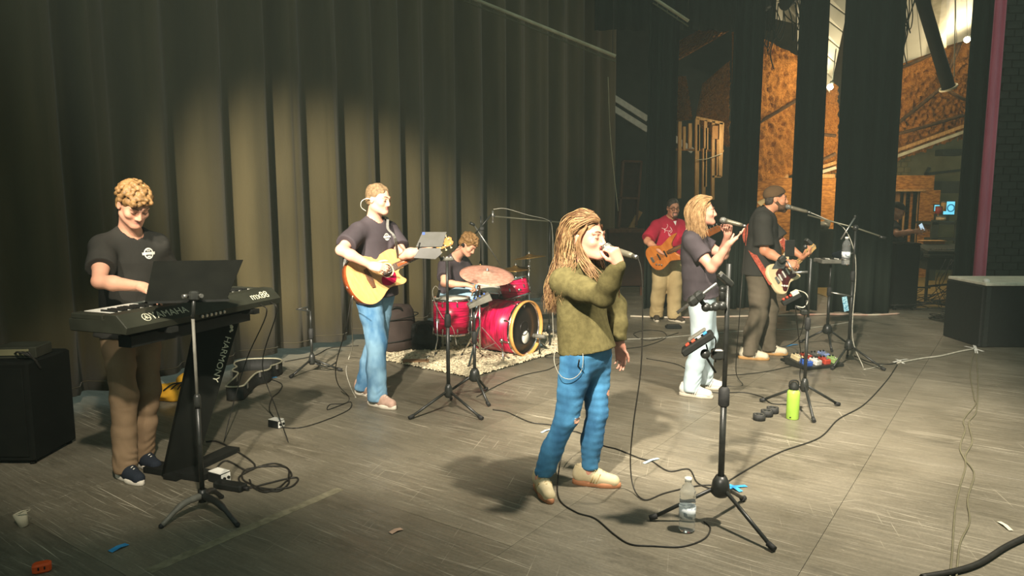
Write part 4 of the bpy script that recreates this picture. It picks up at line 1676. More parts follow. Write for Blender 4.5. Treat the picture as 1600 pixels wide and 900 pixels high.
strands(W, gd, 800, [HBL], .0021, .009, 7, .006)
strands(W, gd, 300, [HG], .002, .008, 27, .006)

# --- bass player
ft = dict(R=fl(1025, 500), L=fl(1053, 502))
BA = person('man in red printed shirt and khaki trousers playing the bass guitar', V(.3, -.95, 0), az(1041, 9.95, .93), at(1045, 343, 9.95), at(1052, 325, 9.88), tilt(V(.12, -1, 0), -6),
            ft, dict(R=((1011, 377, True), (1030, 391, True)), L=((1072, 378, True), (1078, 378, True))), 1.02, 1.14, skin=SKIN2, lips=LIPM,
            shirt=cloth_mat('red_shirt', '#b0243c', '#951c32'), trous=cloth_mat('khaki', '#b39f74', '#9d8960'), leg=(.11, .095, .085), shoe=SHOE_D, vox=.008, loose=.026, seed=23, hem=az(1041, 9.95, .84), sleeve=.85,
            toes=dict(R=V(-.1, -1, 0), L=V(.6, -.8, 0)), belly=1.0, collar=.06,
            hands=dict(R=dict(d=V(.85, -.2, -.45), n=V(-.3, .6, -.5), thumb=V(0, -.3, 1), curl=(30, 34, 36, 36))))
short_hair(BA, mat('hair_dark', '#4a4036', .6, 0, '#332c24', 50), .003, .08, -.02, .003, 25, vox=.007)
P = BA['P']
S = Solid().ell(P(0, .078, -.1), V(.03, .022, .024), BA['HR']).ell(P(0, .093, -.049), V(.03, .01, .007), BA['HR'], .004)
for sx in (-1, 1):
    S.cone(P(sx * .028, .083, -.05), P(sx * .026, .08, -.09), .007, .008, .006)
S.ell(P(0, .1, -.066), V(.018, .012, .012), BA['HR'], .003, 's')
solid_obj('goatee', S, .006, mat('beard_grey', '#5c5044', .8, 0, '#4a4036', 60), BA['T'])
gl = MB()
for sx in (-1, 1):
    c = P(sx * .034, .104, .0)
    gl.torus(c, .022, .0028, np.stack([BA['HR'][:, 0], BA['HR'][:, 2], BA['HR'][:, 1]], 1), 16, 5)
    gl.tube([P(sx * .056, .1, .004), P(sx * .08, .02, .006), P(sx * .082, -.01, .004)], .0025, 5)
gl.tube([P(-.012, .106, .004), P(.012, .106, .004)], .0025, 5)
gl.build('eyeglasses', BLKP, BA['T'], world=True)
st = MB()
r = np.random.default_rng(3)
bv_polys = []
for k in range(7):
    a = r.uniform(-1.2, 1.2)
    x, y = r.uniform(-.05, .05), r.uniform(-.05, .06)
    for q in range(4):
        x2, y2 = x + .022 * math.cos(a), y + .022 * math.sin(a)
        bv_polys.append([(x, y), (x2, y2), (x2 - .004 * math.sin(a), y2 + .004 * math.cos(a)), (x - .004 * math.sin(a), y + .004 * math.cos(a))])
        x, y = x2, y2
        a += r.uniform(.2, .8)
decal(BA['shirt'], 1041, 362, bv_polys, mat('print_white', '#e6cfc6', .8), 'shirt_print', BA['T'], .005, 1.1)
# open collar with a white undershirt
decal(BA['shirt'], 1055, 349, [[(-.025, .03), (.0, -.03), (.03, .035)]], WHT, 'undershirt', BA['T'], .004)

# --- lead guitarist with cap
ft = dict(R=fl(1170, 561), L=fl(1200, 554))
C = person('bearded man in black t-shirt and backwards cap singing and playing electric guitar', V(.93, -.36, 0), az(1187, 7.62, .93), at(1194, 331, 7.62), at(1213, 311, 7.56), tilt(V(.96, -.3, 0), 2),
           ft, dict(R=((1194, 392, True), (1228, 410, True)), L=((1236, 398, False), (1254, 402, True))), 1.02, 1.3, sw=.19, skin=SKIN2, lips=LIPM, shirt=TEE,
           trous=cloth_mat('taupe_trousers', '#6a6152', '#575042'), leg=(.105, .088, .078), shoe=SHOE_K, vox=.0075, loose=.024, seed=31, hem=az(1187, 7.62, .88), sleeve=.82, belly=1.25,
           toes=dict(R=V(.95, -.3, 0), L=V(.98, -.2, 0)), shoe_s=1.08,
           hands=dict(R=dict(d=V(.85, -.4, -.25), n=V(-.3, .8, -.3), thumb=V(0, 0, 1), curl=(35, 40, 42, 42)), L=dict(d=V(.55, -.5, .5), n=V(-.3, .3, .7), thumb=V(-.6, -.6, .3), curl=(45, 48, 48, 45))))
P, HR = C['P'], C['HR']
short_hair(C, mat('hair_dark', '#41382e'), .004, .06, -.055, .001, 33, vox=.007)
S = Solid()
S.ell(P(0, -.02, .048), V(.092, .112, .092), HR)
S.ell(P(0, .05, -.02), V(.11, .1, .085), HR, .006, 's')
S.cut(P(0, .0, .022), nrm(-HR[:, 2] + HR[:, 1] * .12))
S.ell(P(0, -.02, .03), V(.08, .1, .08), HR, .004, 's')
cap = solid_obj('cap', S, .006, cloth_mat('brown_cap', '#5a4630', '#4a3826'), C['T'])
mb = MB()
mb.grid(lambda u, v: P((u - .5) * .15, -.112 - .075 * v * (1 - (2 * u - 1) ** 2 * .5), .012 - .035 * v - .04 * (2 * u - 1) ** 2), 10, 6)
mb.grid(lambda u, v: P((u - .5) * .15, -.112 - .075 * v * (1 - (2 * u - 1) ** 2 * .5), .007 - .035 * v - .04 * (2 * u - 1) ** 2), 10, 6)
mb.build('cap_brim', cloth_mat('cap_brim_tan', '#8d7a54', '#75643f'), cap, world=True)
S = Solid().ell(P(0, .045, -.085), V(.062, .058, .045), HR)
for sx in (-1, 1):
    S.cone(P(sx * .066, .0, -.035), P(sx * .045, .04, -.085), .016, .02, .02)
    S.cone(P(sx * .03, .086, -.05), P(0, .094, -.047), .007, .006, .006)
S.cone(P(0, .08, -.1), P(0, .078, -.125), .026, .018, .02)
S.ell(P(0, .102, -.0645), V(.022, .018, .013), HR, .004, 's')
S.warp(folds(.004, 3, 60, 60))
solid_obj('beard', S, .006, mat('beard_brown', '#5a4230', .8, 0, '#46331f', 60), C['T'])

# --- drummer
pel = az(706, 8.62, .57)
kR = limb(pel, 745, 466, .42, True)
kL = pel + nrm(V(.75, .25, -.02)) * .43
ft = dict(R=V(kR[0] + .02, kR[1] - .02, 0.0), L=V(kL[0] + .05, kL[1], 0.0))
D = person('drummer in dark t-shirt sitting with head bent behind the cymbals', fv, pel, at(711, 402, 8.52), at(732, 382, 8.38), tilt(fv + V(.1, 0, 0), -38),
           ft, dict(R=((694, 443, True), (730, 445, True)), L=((742, 438, False), (757, 446, True))), 1.0, 1.0, skin=SKIN, lips=LIPM, shirt=TEEG,
           trous=mat('light_jeans', '#9fb9c6', .85, 0, '#7fa0b2', 6), leg=(.095, .078, .068), shoe=SHOE_N, vox=.008, loose=.02, seed=41, hem=pel + UP * .02, knees=dict(R=kR, L=kL), sleeve=.66,
           hands=dict(R=dict(d=V(.8, -.3, -.2), n=-UP, thumb=V(0, 1, .3), curl=(60, 62, 64, 64)), L=dict(d=V(.3, -.5, .1), n=V(-.3, .8, -.3), thumb=V(0, 0, 1), curl=(60, 62, 64, 64))))
P = D['P']


def fringe(S):
    r = np.random.default_rng(8)
    for i in range(60):
        a, e = r.uniform(0, 2 * PI), math.asin(r.uniform(.1, 1))
        S.ell(P(math.cos(e) * math.cos(a) * .088, -.015 + math.cos(e) * math.sin(a) * .108, .042 + math.sin(e) * .093), V(.018, .014, .014), None, .003)


short_hair(D, HB, .012, .058, -.06, .003, 45, extra=fringe, vox=.007)
hp = MB()
for sx in (-1, 1):
    hp.ball(P(sx * .094, -.008, -.005), (.02, .02, .02), None, 10, 6)
hp.tube([P(.094, -.008, -.02), P(.1, -.05, -.09), P(.06, -.1, -.16)], .003, 5)
hp.build('earphones', BLKP, D['T'], world=True)

# --- man in the dark wing
ft = dict(R=V(az(1398, 11.5, 0)[0], 11.35, .28), L=V(az(1408, 11.7, 0)[0], 11.75, .28))
pel = az(1390, 11.6, .78)
X8 = person('man in dark clothes and cap in the shadow holding a lit phone', V(.95, -.3, 0), pel, at(1393, 347, 11.55), at(1403, 329, 11.5), tilt(V(.95, -.3, 0), -22),
            ft, dict(R=((1402, 366, True), (1428, 362, True)), L=((1412, 364, False), (1434, 361, False))), 1.0, 1.2, skin=SKIN2, lips=LIPM, shirt=TEE, trous=cloth_mat('dark_trousers', '#38372f', '#2d2c26'),
            vox=.01, loose=.022, seed=51, hem=pel - UP * .03, shoe=SHOE_D, belly=1.1,
            knees=dict(R=V(*(pel + V(.38, -.12, .0))), L=V(*(pel + V(.4, .12, .0)))))
P, HR = X8['P'], X8['HR']
S = Solid().ell(P(0, -.02, .045), V(.088, .108, .086), HR)
S.cut(P(0, 0, .025), -HR[:, 2])
cap = solid_obj('cap', S, .009, cloth_mat('dark_cap', '#3a3730', '#302d27'), X8['T'])
mb = MB()
mb.grid(lambda u, v: P((u - .5) * .15, .085 + .07 * v, .03 - .02 * v), 6, 4)
mb.grid(lambda u, v: P((u - .5) * .15, .085 + .07 * v, .024 - .02 * v), 6, 4)
mb.build('cap_brim', cloth_mat('dark_cap', '#3a3730', '#302d27'), cap, world=True)
# ------------------------------------------------------------------ guitars
def outline(pts, n=5):
    return [(p[0], p[1]) for p in spline([V(x, y, 0) for x, y in pts], n, closed=True)]


def ccw(poly):
    a = sum(poly[i][0] * poly[(i + 1) % len(poly)][1] - poly[(i + 1) % len(poly)][0] * poly[i][1] for i in range(len(poly)))
    return poly if a > 0 else poly[::-1]


def inst_frame(ax, nrmv):
    x = nrm(ax)
    z = nrm(np.asarray(nrmv, float) - x * (np.asarray(nrmv, float) @ x))
    y = np.cross(z, x)
    return np.stack([x, y, z], 1)


def neck_parts(T, R, O, x0, x1, xh, w0, w1, z, m_neck, m_board, m_head, n_tune, head_poly, inline=True, frets=14, xs=None, m_tuner=None):
    """neck from body joint x0 to nut x1, headstock to xh"""
    L = lambda x, y, zz: O + R @ V(x, y, zz)
    nb = MB()
    for i in range(1):
        pass
    nb.tube([L(x0 - .06, 0, z - .012), L(x1, 0, z - .012)], [.026, .02], 10)
    nb.build('neck', m_neck, T, world=True)
    fb = MB()
    a = xs if xs is not None else x0
    fb.add([L(a, -w0, z), L(x1, -w1, z), L(x1, w1, z), L(a, w0, z), L(a, -w0, z + .007), L(x1, -w1, z + .007), L(x1, w1, z + .007), L(a, w0, z + .007)],
           [(0, 3, 2, 1), (4, 5, 6, 7), (0, 1, 5, 4), (1, 2, 6, 5), (2, 3, 7, 6), (3, 0, 4, 7)])
    fbo = fb.build('fretboard', m_board, T, world=True)
    sc = (x1 - .18 if xs is None else x1 - xs) * 1.0
    fr = MB()
    scale = x1 - 0.18
    for i in range(1, frets + 1):
        x = x1 - scale * (1 - 2 ** (-i / 12.0))
        if x < a:
            break
        t = (x - a) / (x1 - a)
        w = w0 + (w1 - w0) * t
        fr.bar(L(x, -w, z + .0075), L(x, w, z + .0075), .0025, .0022, R[:, 2])
    fro = fr.build('frets', STEEL, fbo, world=True)
    fro['kind'] = 'stuff'
    hb = MB().prism(ccw(head_poly), z - .014, z + .002, O, R, inset=.002)
    ho = hb.build('headstock', m_head, T, world=True)
    for i in range(n_tune):
        if inline:
            x, y, sy = x1 + .035 + i * (xh - x1 - .06) / max(1, n_tune - 1), .038, 1
        else:
            h = n_tune // 2
            x, y, sy = x1 + .03 + (i % h) * (xh - x1 - .06) / max(1, h - 1), (.036 if i < h else -.036), (1 if i < h else -1)
        t = MB()
        t.cyl(L(x, y * .6, z - .002), L(x, y * .6, z + .014), .0055, n=8)
        t.cyl(L(x, y * .7, z - .008), L(x, y + sy * .02, z - .008), .003, n=6)
        t.ball(L(x, y + sy * .022, z - .008), (.009, .007, .011), R, 8, 6)
        t.build('tuning_peg', m_tuner or STEEL, ho, world=True)
    return L


def strings(T, L, x0, x1, n, w, z0, z1):
    s = MB()
    for i in range(n):
        y = (i / (n - 1) - .5) * 2
        s.tube([L(x0, y * w, z0), L(x1, y * w * .75, z1)], .0011, 4)
    o = s.build('strings', STEEL, T, world=True)
    o['kind'] = 'stuff'


# --- acoustic guitar
SPR = mat('spruce_top', '#cf9f68', .4, 0, '#c3925a', 14, (.6, 8, 1), coat=.3)
MAH = mat('mahogany_side', '#a8552c', .3, 0, '#8c4220', 6, (1, 6, 6), coat=.3)
ROSE = mat('rosewood', '#6b4a33', .5, 0, '#543824', 8, (1, 8, 1))
tail = at(547, 449, 5.76)
hd_ = limb(tail, 704, 376, 1.0, False)
R = inst_frame(hd_ - tail, V(.32, -.93, .16))
AG = thing('acoustic_guitar', 'natural wood acoustic guitar with red pickguard held by the grey shirted man', 'guitar', tail)
O = tail
dread = [(0, 0), (.012, .085), (.05, .16), (.12, .2), (.2, .19), (.265, .152), (.31, .138), (.36, .142), (.42, .15), (.47, .14), (.503, .1), (.51, .035),
         (.5, -.03), (.455, -.035), (.432, -.06), (.445, -.1), (.468, -.13), (.455, -.152), (.41, -.155), (.34, -.138), (.28, -.146), (.2, -.19), (.12, -.2), (.05, -.16), (.012, -.085)]
po = ccw(outline(dread, 4))
bd = MB().prism(po, -.105, -.004, O, R, inset=.003, smooth=True).build('body_sides', MAH, AG, world=True)
tp = MB().prism(po, -.0038, .0, O, R).build('top_board', SPR, AG, world=True)
L = lambda x, y, z: O + R @ V(x, y, z)
MB().lathe([(.001, .0012), (.05, .0012), (.05, .0004)], L(.345, 0, 0), R, 28).build('sound_hole', mat('hole_dark', '#2b1c12', .9), AG, world=True)
MB().torus(L(.345, 0, .001), .058, .0035, R, 32, 6).build('rosette', mat('rosette_cream', '#e6dcc0', .4), AG, world=True)
MB().prism(ccw(outline([(.30, -.03), (.345, -.058), (.395, -.035), (.40, -.07), (.37, -.115), (.31, -.12), (.265, -.09), (.27, -.05)], 4)), .0006, .0028, O, R).build('pickguard', mat('crimson_guard', '#b01040', .5, 0, '#8c0a32', 9, spec=.15), AG, world=True)
MB().prism(ccw([(.165, -.08), (.195, -.085), (.205, 0), (.195, .085), (.165, .08), (.155, 0)]), .0006, .011, O, R, inset=.002).build('bridge', ROSE, AG, world=True)
hp_ = [(.842, -.024), (.87, -.033), (1.0, -.038), (1.02, -.02), (1.012, 0), (1.02, .02), (1.0, .038), (.87, .033), (.842, .024)]
LG = neck_parts(AG, R, O, .505, .842, 1.01, .028, .022, .002, MAH, ROSE, mat('headstock_face', '#c98a52', .35, 0, '#b57642', 9), 6, hp_, False, 18, .405, mat('peg_ivory', '#ead9a8', .35))
strings(AG, LG, .18, .842, 6, .024, .012, .011)
sh = G['neck'] - G['sp'] * .055 - G['rgt'] * .1
band = spline([L(.5, .02, -.06), at(617, 372, 5.80), at(606, 357, 5.86), sh + UP * .075 + G['f'] * .05, sh + UP * .05 - G['f'] * .09, G['neck'] - G['f'] * .16 - UP * .22 + G['rgt'] * .08, G['pelvis'] - G['f'] * .14 + UP * .2 + G['rgt'] * .2, L(.0, 0, -.05)], 6)
sb = MB()
for i in range(len(band) - 1):
    sb.bar(band[i], band[i + 1] + (band[i + 1] - band[i]) * .05, .005, .02, G['rgt'])
sb.build('strap', mat('strap_grey', '#8e8d86', .7), AG, world=True)


# --- electric guitars
def electric(name, label, tail, axis, nv, scale, body_pts, m_body, m_guard, guard_pts, m_neck, m_head, n_str, head_pts, x_nut, xh, pick):
    T = thing(name, label, 'guitar', tail)
    R = inst_frame(axis, nv)
    O = tail
    L = lambda x, y, z: O + R @ V(x, y, z)
    MB().prism(ccw(outline([(x * scale, y * scale) for x, y in body_pts], 4)), -.045, 0, O, R, inset=.006, smooth=True).build('body', m_body, T, world=True)
    if guard_pts:
        MB().prism(ccw(outline([(x * scale, y * scale) for x, y in guard_pts], 4)), .0005, .003, O, R).build('pickguard', m_guard, T, world=True)
    for (x, ln) in pick:
        MB().box(L(x, 0, .007), (.018, ln, .012), R, .003).build('pickup', WHT if m_guard is not None else BLKP, T, world=True)
    MB().box(L(.07, 0, .006), (.035, .075, .012), R, .003).build('bridge', STEEL, T, world=True)
    for i in range(3):
        MB().lathe([(.011, 0), (.01, .013), (.006, .015)], L(.09 + i * .03, -.075 - i * .018, .003), R, 12).build('control_knob', WHT if m_guard is not None else STEEL, T, world=True)
    neck_parts(T, R, O, .36 * scale, x_nut, xh, .028, .021, .003, m_neck, m_neck if m_guard is not None else ROSE, m_head, n_str, head_pts, True, 20, .33 * scale)
    strings(T, L, .07, x_nut, n_str, .024, .012, .012)
    return T, L


MAPLE = mat('maple_neck', '#d9b071', .35, 0, '#cb9f60', 9, (1, 8, 1))
strat = [(0, 0), (.01, .1), (.05, .15), (.11, .165), (.18, .14), (.23, .115), (.29, .118), (.36, .145), (.43, .16), (.455, .145), (.43, .115), (.385, .07), (.375, 0), (.385, -.06), (.41, -.1), (.425, -.125), (.405, -.14), (.35, -.135), (.29, -.118), (.23, -.115), (.18, -.14), (.11, -.165), (.05, -.15), (.01, -.1)]
sg = [(.1, .05), (.16, .075), (.23, .085), (.32, .1), (.36, .09), (.35, .03), (.36, -.04), (.37, -.09), (.33, -.1), (.26, -.085), (.19, -.11), (.12, -.15), (.08, -.12), (.12, -.05)]
sh_ = [(.66, -.02), (.68, -.035), (.71, -.03), (.8, -.02), (.85, -.02), (.865, .015), (.845, .045), (.8, .045), (.70, .05), (.67, .03), (.66, .02)]
t0 = at(1208, 443, 7.28)
hx = limb(t0, 1270, 389, .80, False)
EG, LE = electric('electric_guitar', 'cream electric guitar with dark red pickguard held by the cap wearer', t0, hx - t0, V(.25, -.95, .2), 1.0, strat, mat('cream_lacquer', '#e6d2a6', .25, 0, '#dcc696', 5, coat=.4),
                   mat('tortoise_guard', '#5a2020', .25, 0, '#431515', 20), sg, MAPLE, MAPLE, 6, sh_, .66, .86, ((.13, .075), (.2, .075), (.27, .075)))
sb = MB()
b0 = C['neck'] - UP * .02 - C['rgt'] * .06
band = spline([LE(.45, .14, -.02), at(1214, 360, 7.75), C['neck'] + C['f'] * .02 + C['rgt'] * -.1 - UP * .02, C['neck'] - C['f'] * .1 - UP * .1, at(1164, 368, 7.72), at(1176, 395, 7.46), at(1190, 418, 7.36), LE(0, .0, -.02)], 6)
for i in range(len(band) - 1):
    sb.bar(band[i], band[i + 1] + (band[i + 1] - band[i]) * .06, .05, .006, C['rgt'] * .8 + UP * .2)
so = sb.build('strap', mat('red_strap', '#a8503a', .8, 0, '#8a3c2a', 60, lo=.45, hi=.55), EG, world=True)

bassp = [(0, 0), (.01, .09), (.05, .15), (.12, .17), (.19, .145), (.26, .12), (.33, .14), (.42, .17), (.50, .18), (.53, .165), (.46, .12), (.4, .07), (.39, 0), (.4, -.06), (.44, -.12), (.46, -.16), (.43, -.165), (.36, -.14), (.28, -.12), (.2, -.15), (.12, -.17), (.05, -.15), (.01, -.09)]
bh = [(.88, -.02), (.9, -.045), (1.06, -.04), (1.09, 0), (1.06, .04), (.9, .045), (.88, .02)]
t0 = at(1013, 409, 9.62)
hx = limb(t0, 1095, 370, .8, True)
BG, LB = electric('bass_guitar', 'amber wood bass guitar held by the man in the red shirt', t0, hx - t0, V(.05, -1, .1), 1.0, bassp, mat('amber_lacquer', '#c4752c', .3, 0, '#ab5f1e', 6, (1, 6, 1), coat=.4), None, None,
                   mat('bass_neck', '#8a6238', .4), mat('bass_head', '#8a4f22', .4), 4, bh, .88, 1.08, ((.17, .09), (.27, .09)))

# ------------------------------------------------------------------ microphones
MESH = mat('mic_grille', '#8f8e86', .5, .6, '#5f5e58', 300, lo=.45, hi=.55, bump=.4, bscale=400)
MICB = mat('mic_body', '#6f6a5a', .4, .3, '#5d594b', 20)


def microphone(label, tip, end, cable=None, m_body=MICB, m_cable=CABL):
    tip, end = np.asarray(tip, float), np.asarray(end, float)
    T = thing('microphone', label, 'microphone', tip)
    d = nrm(end - tip)
    F = frame(d) @ np.array([[0, 0, 1], [0, 1, 0], [-1, 0, 0]])
    ln = np.linalg.norm(end - tip)
    MB().lathe([(.004, -.002), (.016, .002), (.0245, .014), (.026, .03), (.023, .045), (.0205, .05)], tip, F, 18).build('grille', MESH, T, world=True)
    MB().torus(tip + d * .029, .0265, .003, F, 20, 6).build('grille_band', STEEL, T, world=True)
    MB().lathe([(.0215, .05), (.02, .07), (.0165, ln - .025), (.013, ln)], tip, F, 16).build('mic_barrel', m_body, T, world=True)
    MB().cyl(end, end + d * .03, .0105, n=10).build('plug', STEEL, T, world=True)
    if cable is not None:
        MB().tube(spline([end + d * .025] + list(cable), 8), .0042, 6).build('cable', m_cable, T, world=True)
    return T


# girl's microphone: held to the mouth in the right hand
gt = at(943, 386, 3.94)
ge = at(989, 400, 3.78)
cb = [at(997, 404, 3.76), at(1003, 430, 3.76), at(1004, 500, 3.78), at(1001, 580, 3.80), at(990, 660, 3.86), fl(985, 720, .18), fl(990, 762, .03), fl(1008, 781, .006), fl(1040, 770, .006), fl(1090, 759, .006), fl(1122, 758, .006)]
microphone('handheld microphone with long cable in the fist of the olive sweater singer', gt, ge, cb, m_cable=CAB)
wt = at(1125, 343, 6.02)
we = at(1160, 352, 5.93)
cb = [at(1166, 358, 5.93), at(1164, 380, 5.97), at(1160, 430, 6.0), at(1155, 500, 6.0), fl(1150, 580, .12), fl(1160, 602, .005), fl(1130, 602, .005), fl(1090, 590, .005), fl(1060, 570, .005), fl(1010, 560, .005)]
microphone('handheld microphone in the fist of the blonde singer', wt, we, cb, m_cable=CAB)

# ------------------------------------------------------------------ drums
RED = mat('crimson_oyster', '#d0154c', .3, 0, '#8a0630', 5, (1, 1, 16), lo=.38, hi=.6, coat=.3)
REDK = mat('crimson_oyster_kick', '#d0154c', .3, 0, '#8a0630', 5, (16, 1.2, 1.2), lo=.38, hi=.6, coat=.3, rotz=math.atan2(STAGE_V[1], STAGE_V[0]))
HEADW = mat('coated_head', '#e4dfcf', .6)
HEADB = mat('black_head', '#241f1d', .35, 0, '#1b1715', 4)
HOOPW = mat('maple_hoop', '#d19a55', .35, 0, '#b98345', 8)


def drum(label, c, axis, r, depth, shell, head_m, hoop_m=CHR, lugs=8, name='drum', hoop_h=.022, rear_m=None, badge=None):
    """c = centre of the struck head; shell runs the other way along the axis"""
    T = thing(name, label, 'drum', c)
    ax = nrm(axis)
    F = frame(ax) @ np.array([[0, 0, 1], [0, 1, 0], [-1, 0, 0]])     # local z = axis
    MB().lathe([(r, -depth + .004), (r, -.004)], c, F, 40).build('shell', shell, T, world=True)
    for z, nm, mm in ((-.003, 'head', head_m), (-depth + .003, 'head', rear_m or HEADW)):
        MB().lathe([(r * .992, z - .002), (r * .992, z), (r * .5, z + .001), (0.0005, z + .001)] if nm else [], c, F, 40).build(nm, mm, T, world=True)
    for z in (-.004, -depth + .004):
        hb = MB()
        hb.lathe([(r + .001, z - hoop_h / 2), (r + .011, z - hoop_h / 2), (r + .011, z + hoop_h / 2), (r + .001, z + hoop_h / 2), (r + .001, z - hoop_h / 2)], c, F, 40)
        hb.build('hoop', hoop_m, T, world=True)
    for i in range(lugs):
        a = 2 * PI * (i + .5) / lugs
        e = F @ V(math.cos(a), math.sin(a), 0)
        for z in ((-.055, -depth + .055) if depth > .2 else (-depth / 2,)):
            lb = MB().box(c + e * (r + .008) + ax * z, (.018, .014, .04), np.stack([np.cross(ax, e), e, ax], 1), .004)
            lb.build('lug', CHR, T, world=True)
        MB().cyl(c + e * (r + .012) + ax * 0, c + e * (r + .012) - ax * min(depth, .06), .0032, n=6).build('tension_rod', CHR, T, world=True)
        if depth > .2:
            MB().cyl(c + e * (r + .012) - ax * depth, c + e * (r + .012) - ax * (depth - .06), .0032, n=6).build('tension_rod', CHR, T, world=True)
    return T, F


kc = az(819, 7.70, .30)
KD, KF = drum('red bass drum with black front head and white centre port', kc, STAGE_V, .28, .46, REDK, HEADB, CHR, 8, 'bass_drum', .034)
MB().lathe([(.281, .012), (.297, .012), (.297, .05), (.281, .05), (.281, .012)], kc, KF, 40).build('front_hoop', HOOPW, KD, world=True)
MB().torus(kc + STAGE_V * .002, .075, .006, KF, 28, 6).build('port_ring', HEADB, KD, world=True)
pc = kc + STAGE_U * .02 - UP * .1
MB().lathe([(.07, .002), (.068, .004), (.0005, .004)], pc, KF, 24).build('white_patch', WHT, KD, world=True)
MB().torus(pc + STAGE_V * .004, .078, .007, KF, 24, 6).build('patch_ring', BLKP, KD, world=True)
MB().prism([(-.018, .012), (0, -.02), (.018, .012), (0, .006)], .0, .002, kc + UP * .235 + STAGE_V * .001, np.stack([STAGE_U, UP, STAGE_V], 1)).build('head_emblem', WHT, KD, world=True)
for sg_ in (-1, 1):
    a = kc - STAGE_V * .1 + STAGE_U * sg_ * .27 - UP * .1
    MB().tube([a, V(a[0] + STAGE_U[0] * sg_ * .14 + STAGE_V[0] * .12, a[1] + STAGE_U[1] * sg_ * .14 + STAGE_V[1] * .12, .025)], [.011, .008], 8).build('spur', CHR, KD, world=True)
    MB().ball(a, .026).build('spur_bracket', CHR, KD, world=True)
fc = az(705, 7.86, .60)
FT, FF = drum('red floor tom standing between drummer and tablet stand', fc, UP, .195, .38, RED, HEADW, CHR, 8, 'floor_tom')
for i in range(3):
    a = 2 * PI * i / 3 + .5 + PI * 1.13
    e = V(math.cos(a), math.sin(a), 0)
    MB().tube([fc + e * .222 + UP * -.02, fc + e * .222 - UP * .42, fc + e * .25 - UP * .5, V(*(fc + e * .25)[:2], .03)], .0075, 8).build('leg', CHR, FT, world=True)
    MB().box(fc + e * .212 - UP * .22, (.03, .05, .05), frame(e), .006).build('leg_bracket', CHR, FT, world=True)
    MB().cyl(V(*(fc + e * .25)[:2], .012), V(*(fc + e * .25)[:2], .04), .016, .011).build('rubber_foot', RUB, FT, world=True)
MB().lathe([(.022, 0), (.022, .002), (.0005, .003)], fc + nrm(V(-.15, -1, 0)) * .196 - UP * .12, frame(V(-.15, -1, 0)) @ np.array([[0, 0, 1], [0, 1, 0], [-1, 0, 0]]), 16).build('badge', STEEL, FT, world=True)
tax = nrm(-STAGE_V * .35 + UP * .93 + V(0, -.1, 0))
tc = az(804, 8.02, .685) + tax * .1
TT, TF = drum('red rack tom mounted above the bass drum', tc, tax, .155, .2, RED, HEADW, CHR, 6, 'rack_tom')
MB().lathe([(.02, 0), (.02, .002), (.0005, .003)], tc - tax * .1 + nrm(V(.35, -.95, 0)) * .158, frame(V(.35, -.95, 0)) @ np.array([[0, 0, 1], [0, 1, 0], [-1, 0, 0]]), 16).build('badge', STEEL, TT, world=True)
MB().tube([tc - tax * .14, tc - tax * .14 - UP * .12 + STAGE_V * .02, kc - STAGE_V * .2 + UP * .27], .011, 8).build('mount_post', CHR, TT, world=True)
sax = nrm(UP + V(.1, -.15, 0))
sc_ = az(771, 8.14, .665)
SN, SF = drum('black snare drum with chrome hoops behind the big cymbal', sc_, sax, .175, .15, HEADB, HEADW, CHR, 8, 'snare_drum')
ss = V(sc_[0], sc_[1], 0)
for i in range(3):
    a = 2 * PI * i / 3
    MB().tube([sc_ - UP * .3, ss + V(math.cos(a) * .25, math.sin(a) * .25, .03)], .009, 6).build('stand_leg', CHR, SN, world=True)
MB().cyl(sc_ - UP * .45, sc_ - UP * .15, .012).build('stand_post', CHR, SN, world=True)

BRZ = mat('bronze', '#b08a4c', .3, .85, '#9a7640', 40, (1, 1, 1))
BRZ2 = mat('bronze_rosy_reflection', '#e0aa94', .42, .35, '#c48d78', 30, (1, 1, 1))  # rosy reflection on the plate is put into the base colour


def cymbal(label, c, axis, r, m, base, name='cymbal', legs=True, leg_r=.3, rot=.4):
    T = thing(name, label, 'cymbal', V(base[0], base[1], 0))
    ax = nrm(axis)
    F = frame(ax) @ np.array([[0, 0, 1], [0, 1, 0], [-1, 0, 0]])
    pr = [(.006, .020), (.03, .018), (.045, .004), (r * .5, -.006), (r * .8, -.014), (r, -.024), (r, -.0255), (r * .8, -.0155), (r * .5, -.0075), (.045, .0025), (.03, .0165), (.006, .0185)]
    MB().lathe(pr, c, F, 48).build('plate', m, T, world=True)
    MB().lathe([(.014, .02), (.014, .034), (.008, .036), (.008, .05), (.0005, .052)], c, F, 12).build('felt_and_nut', STEEL, T, world=True)
    top = np.array([base[0], base[1], c[2] - .12])
    MB().tube([c + ax * .03, c - ax * .06, top], .006, 8).build('tilter_rod', CHR, T, world=True)
    MB().ball(top, .022).build('tilter', CHR, T, world=True)
    if legs:
        MB().tube([top, V(base[0], base[1], .62)], .0095, 8).build('upper_tube', CHR, T, world=True)
        MB().tube([V(base[0], base[1], .66), V(base[0], base[1], .1)], .0125, 8).build('lower_tube', CHR, T, world=True)
        MB().cyl(V(base[0], base[1], .6), V(base[0], base[1], .67), .019).build('clutch', CHR, T, world=True)
        for i in range(3):
            a = rot + 2 * PI * i / 3
            e = V(math.cos(a), math.sin(a), 0)
            lb = MB()
            lb.bar(V(base[0], base[1], .36) + e * .02, V(base[0], base[1], .03) + e * leg_r, .022, .007)
            lb.bar(V(base[0], base[1], .13) + e * .02, V(base[0], base[1], .19) + e * leg_r * .52, .018, .006)
            lo_ = lb.build('leg', CHR, T, world=True)
            MB().ball(V(base[0], base[1], .018) + e * leg_r, .018).build('rubber_foot', RUB, lo_, world=True)
    return T


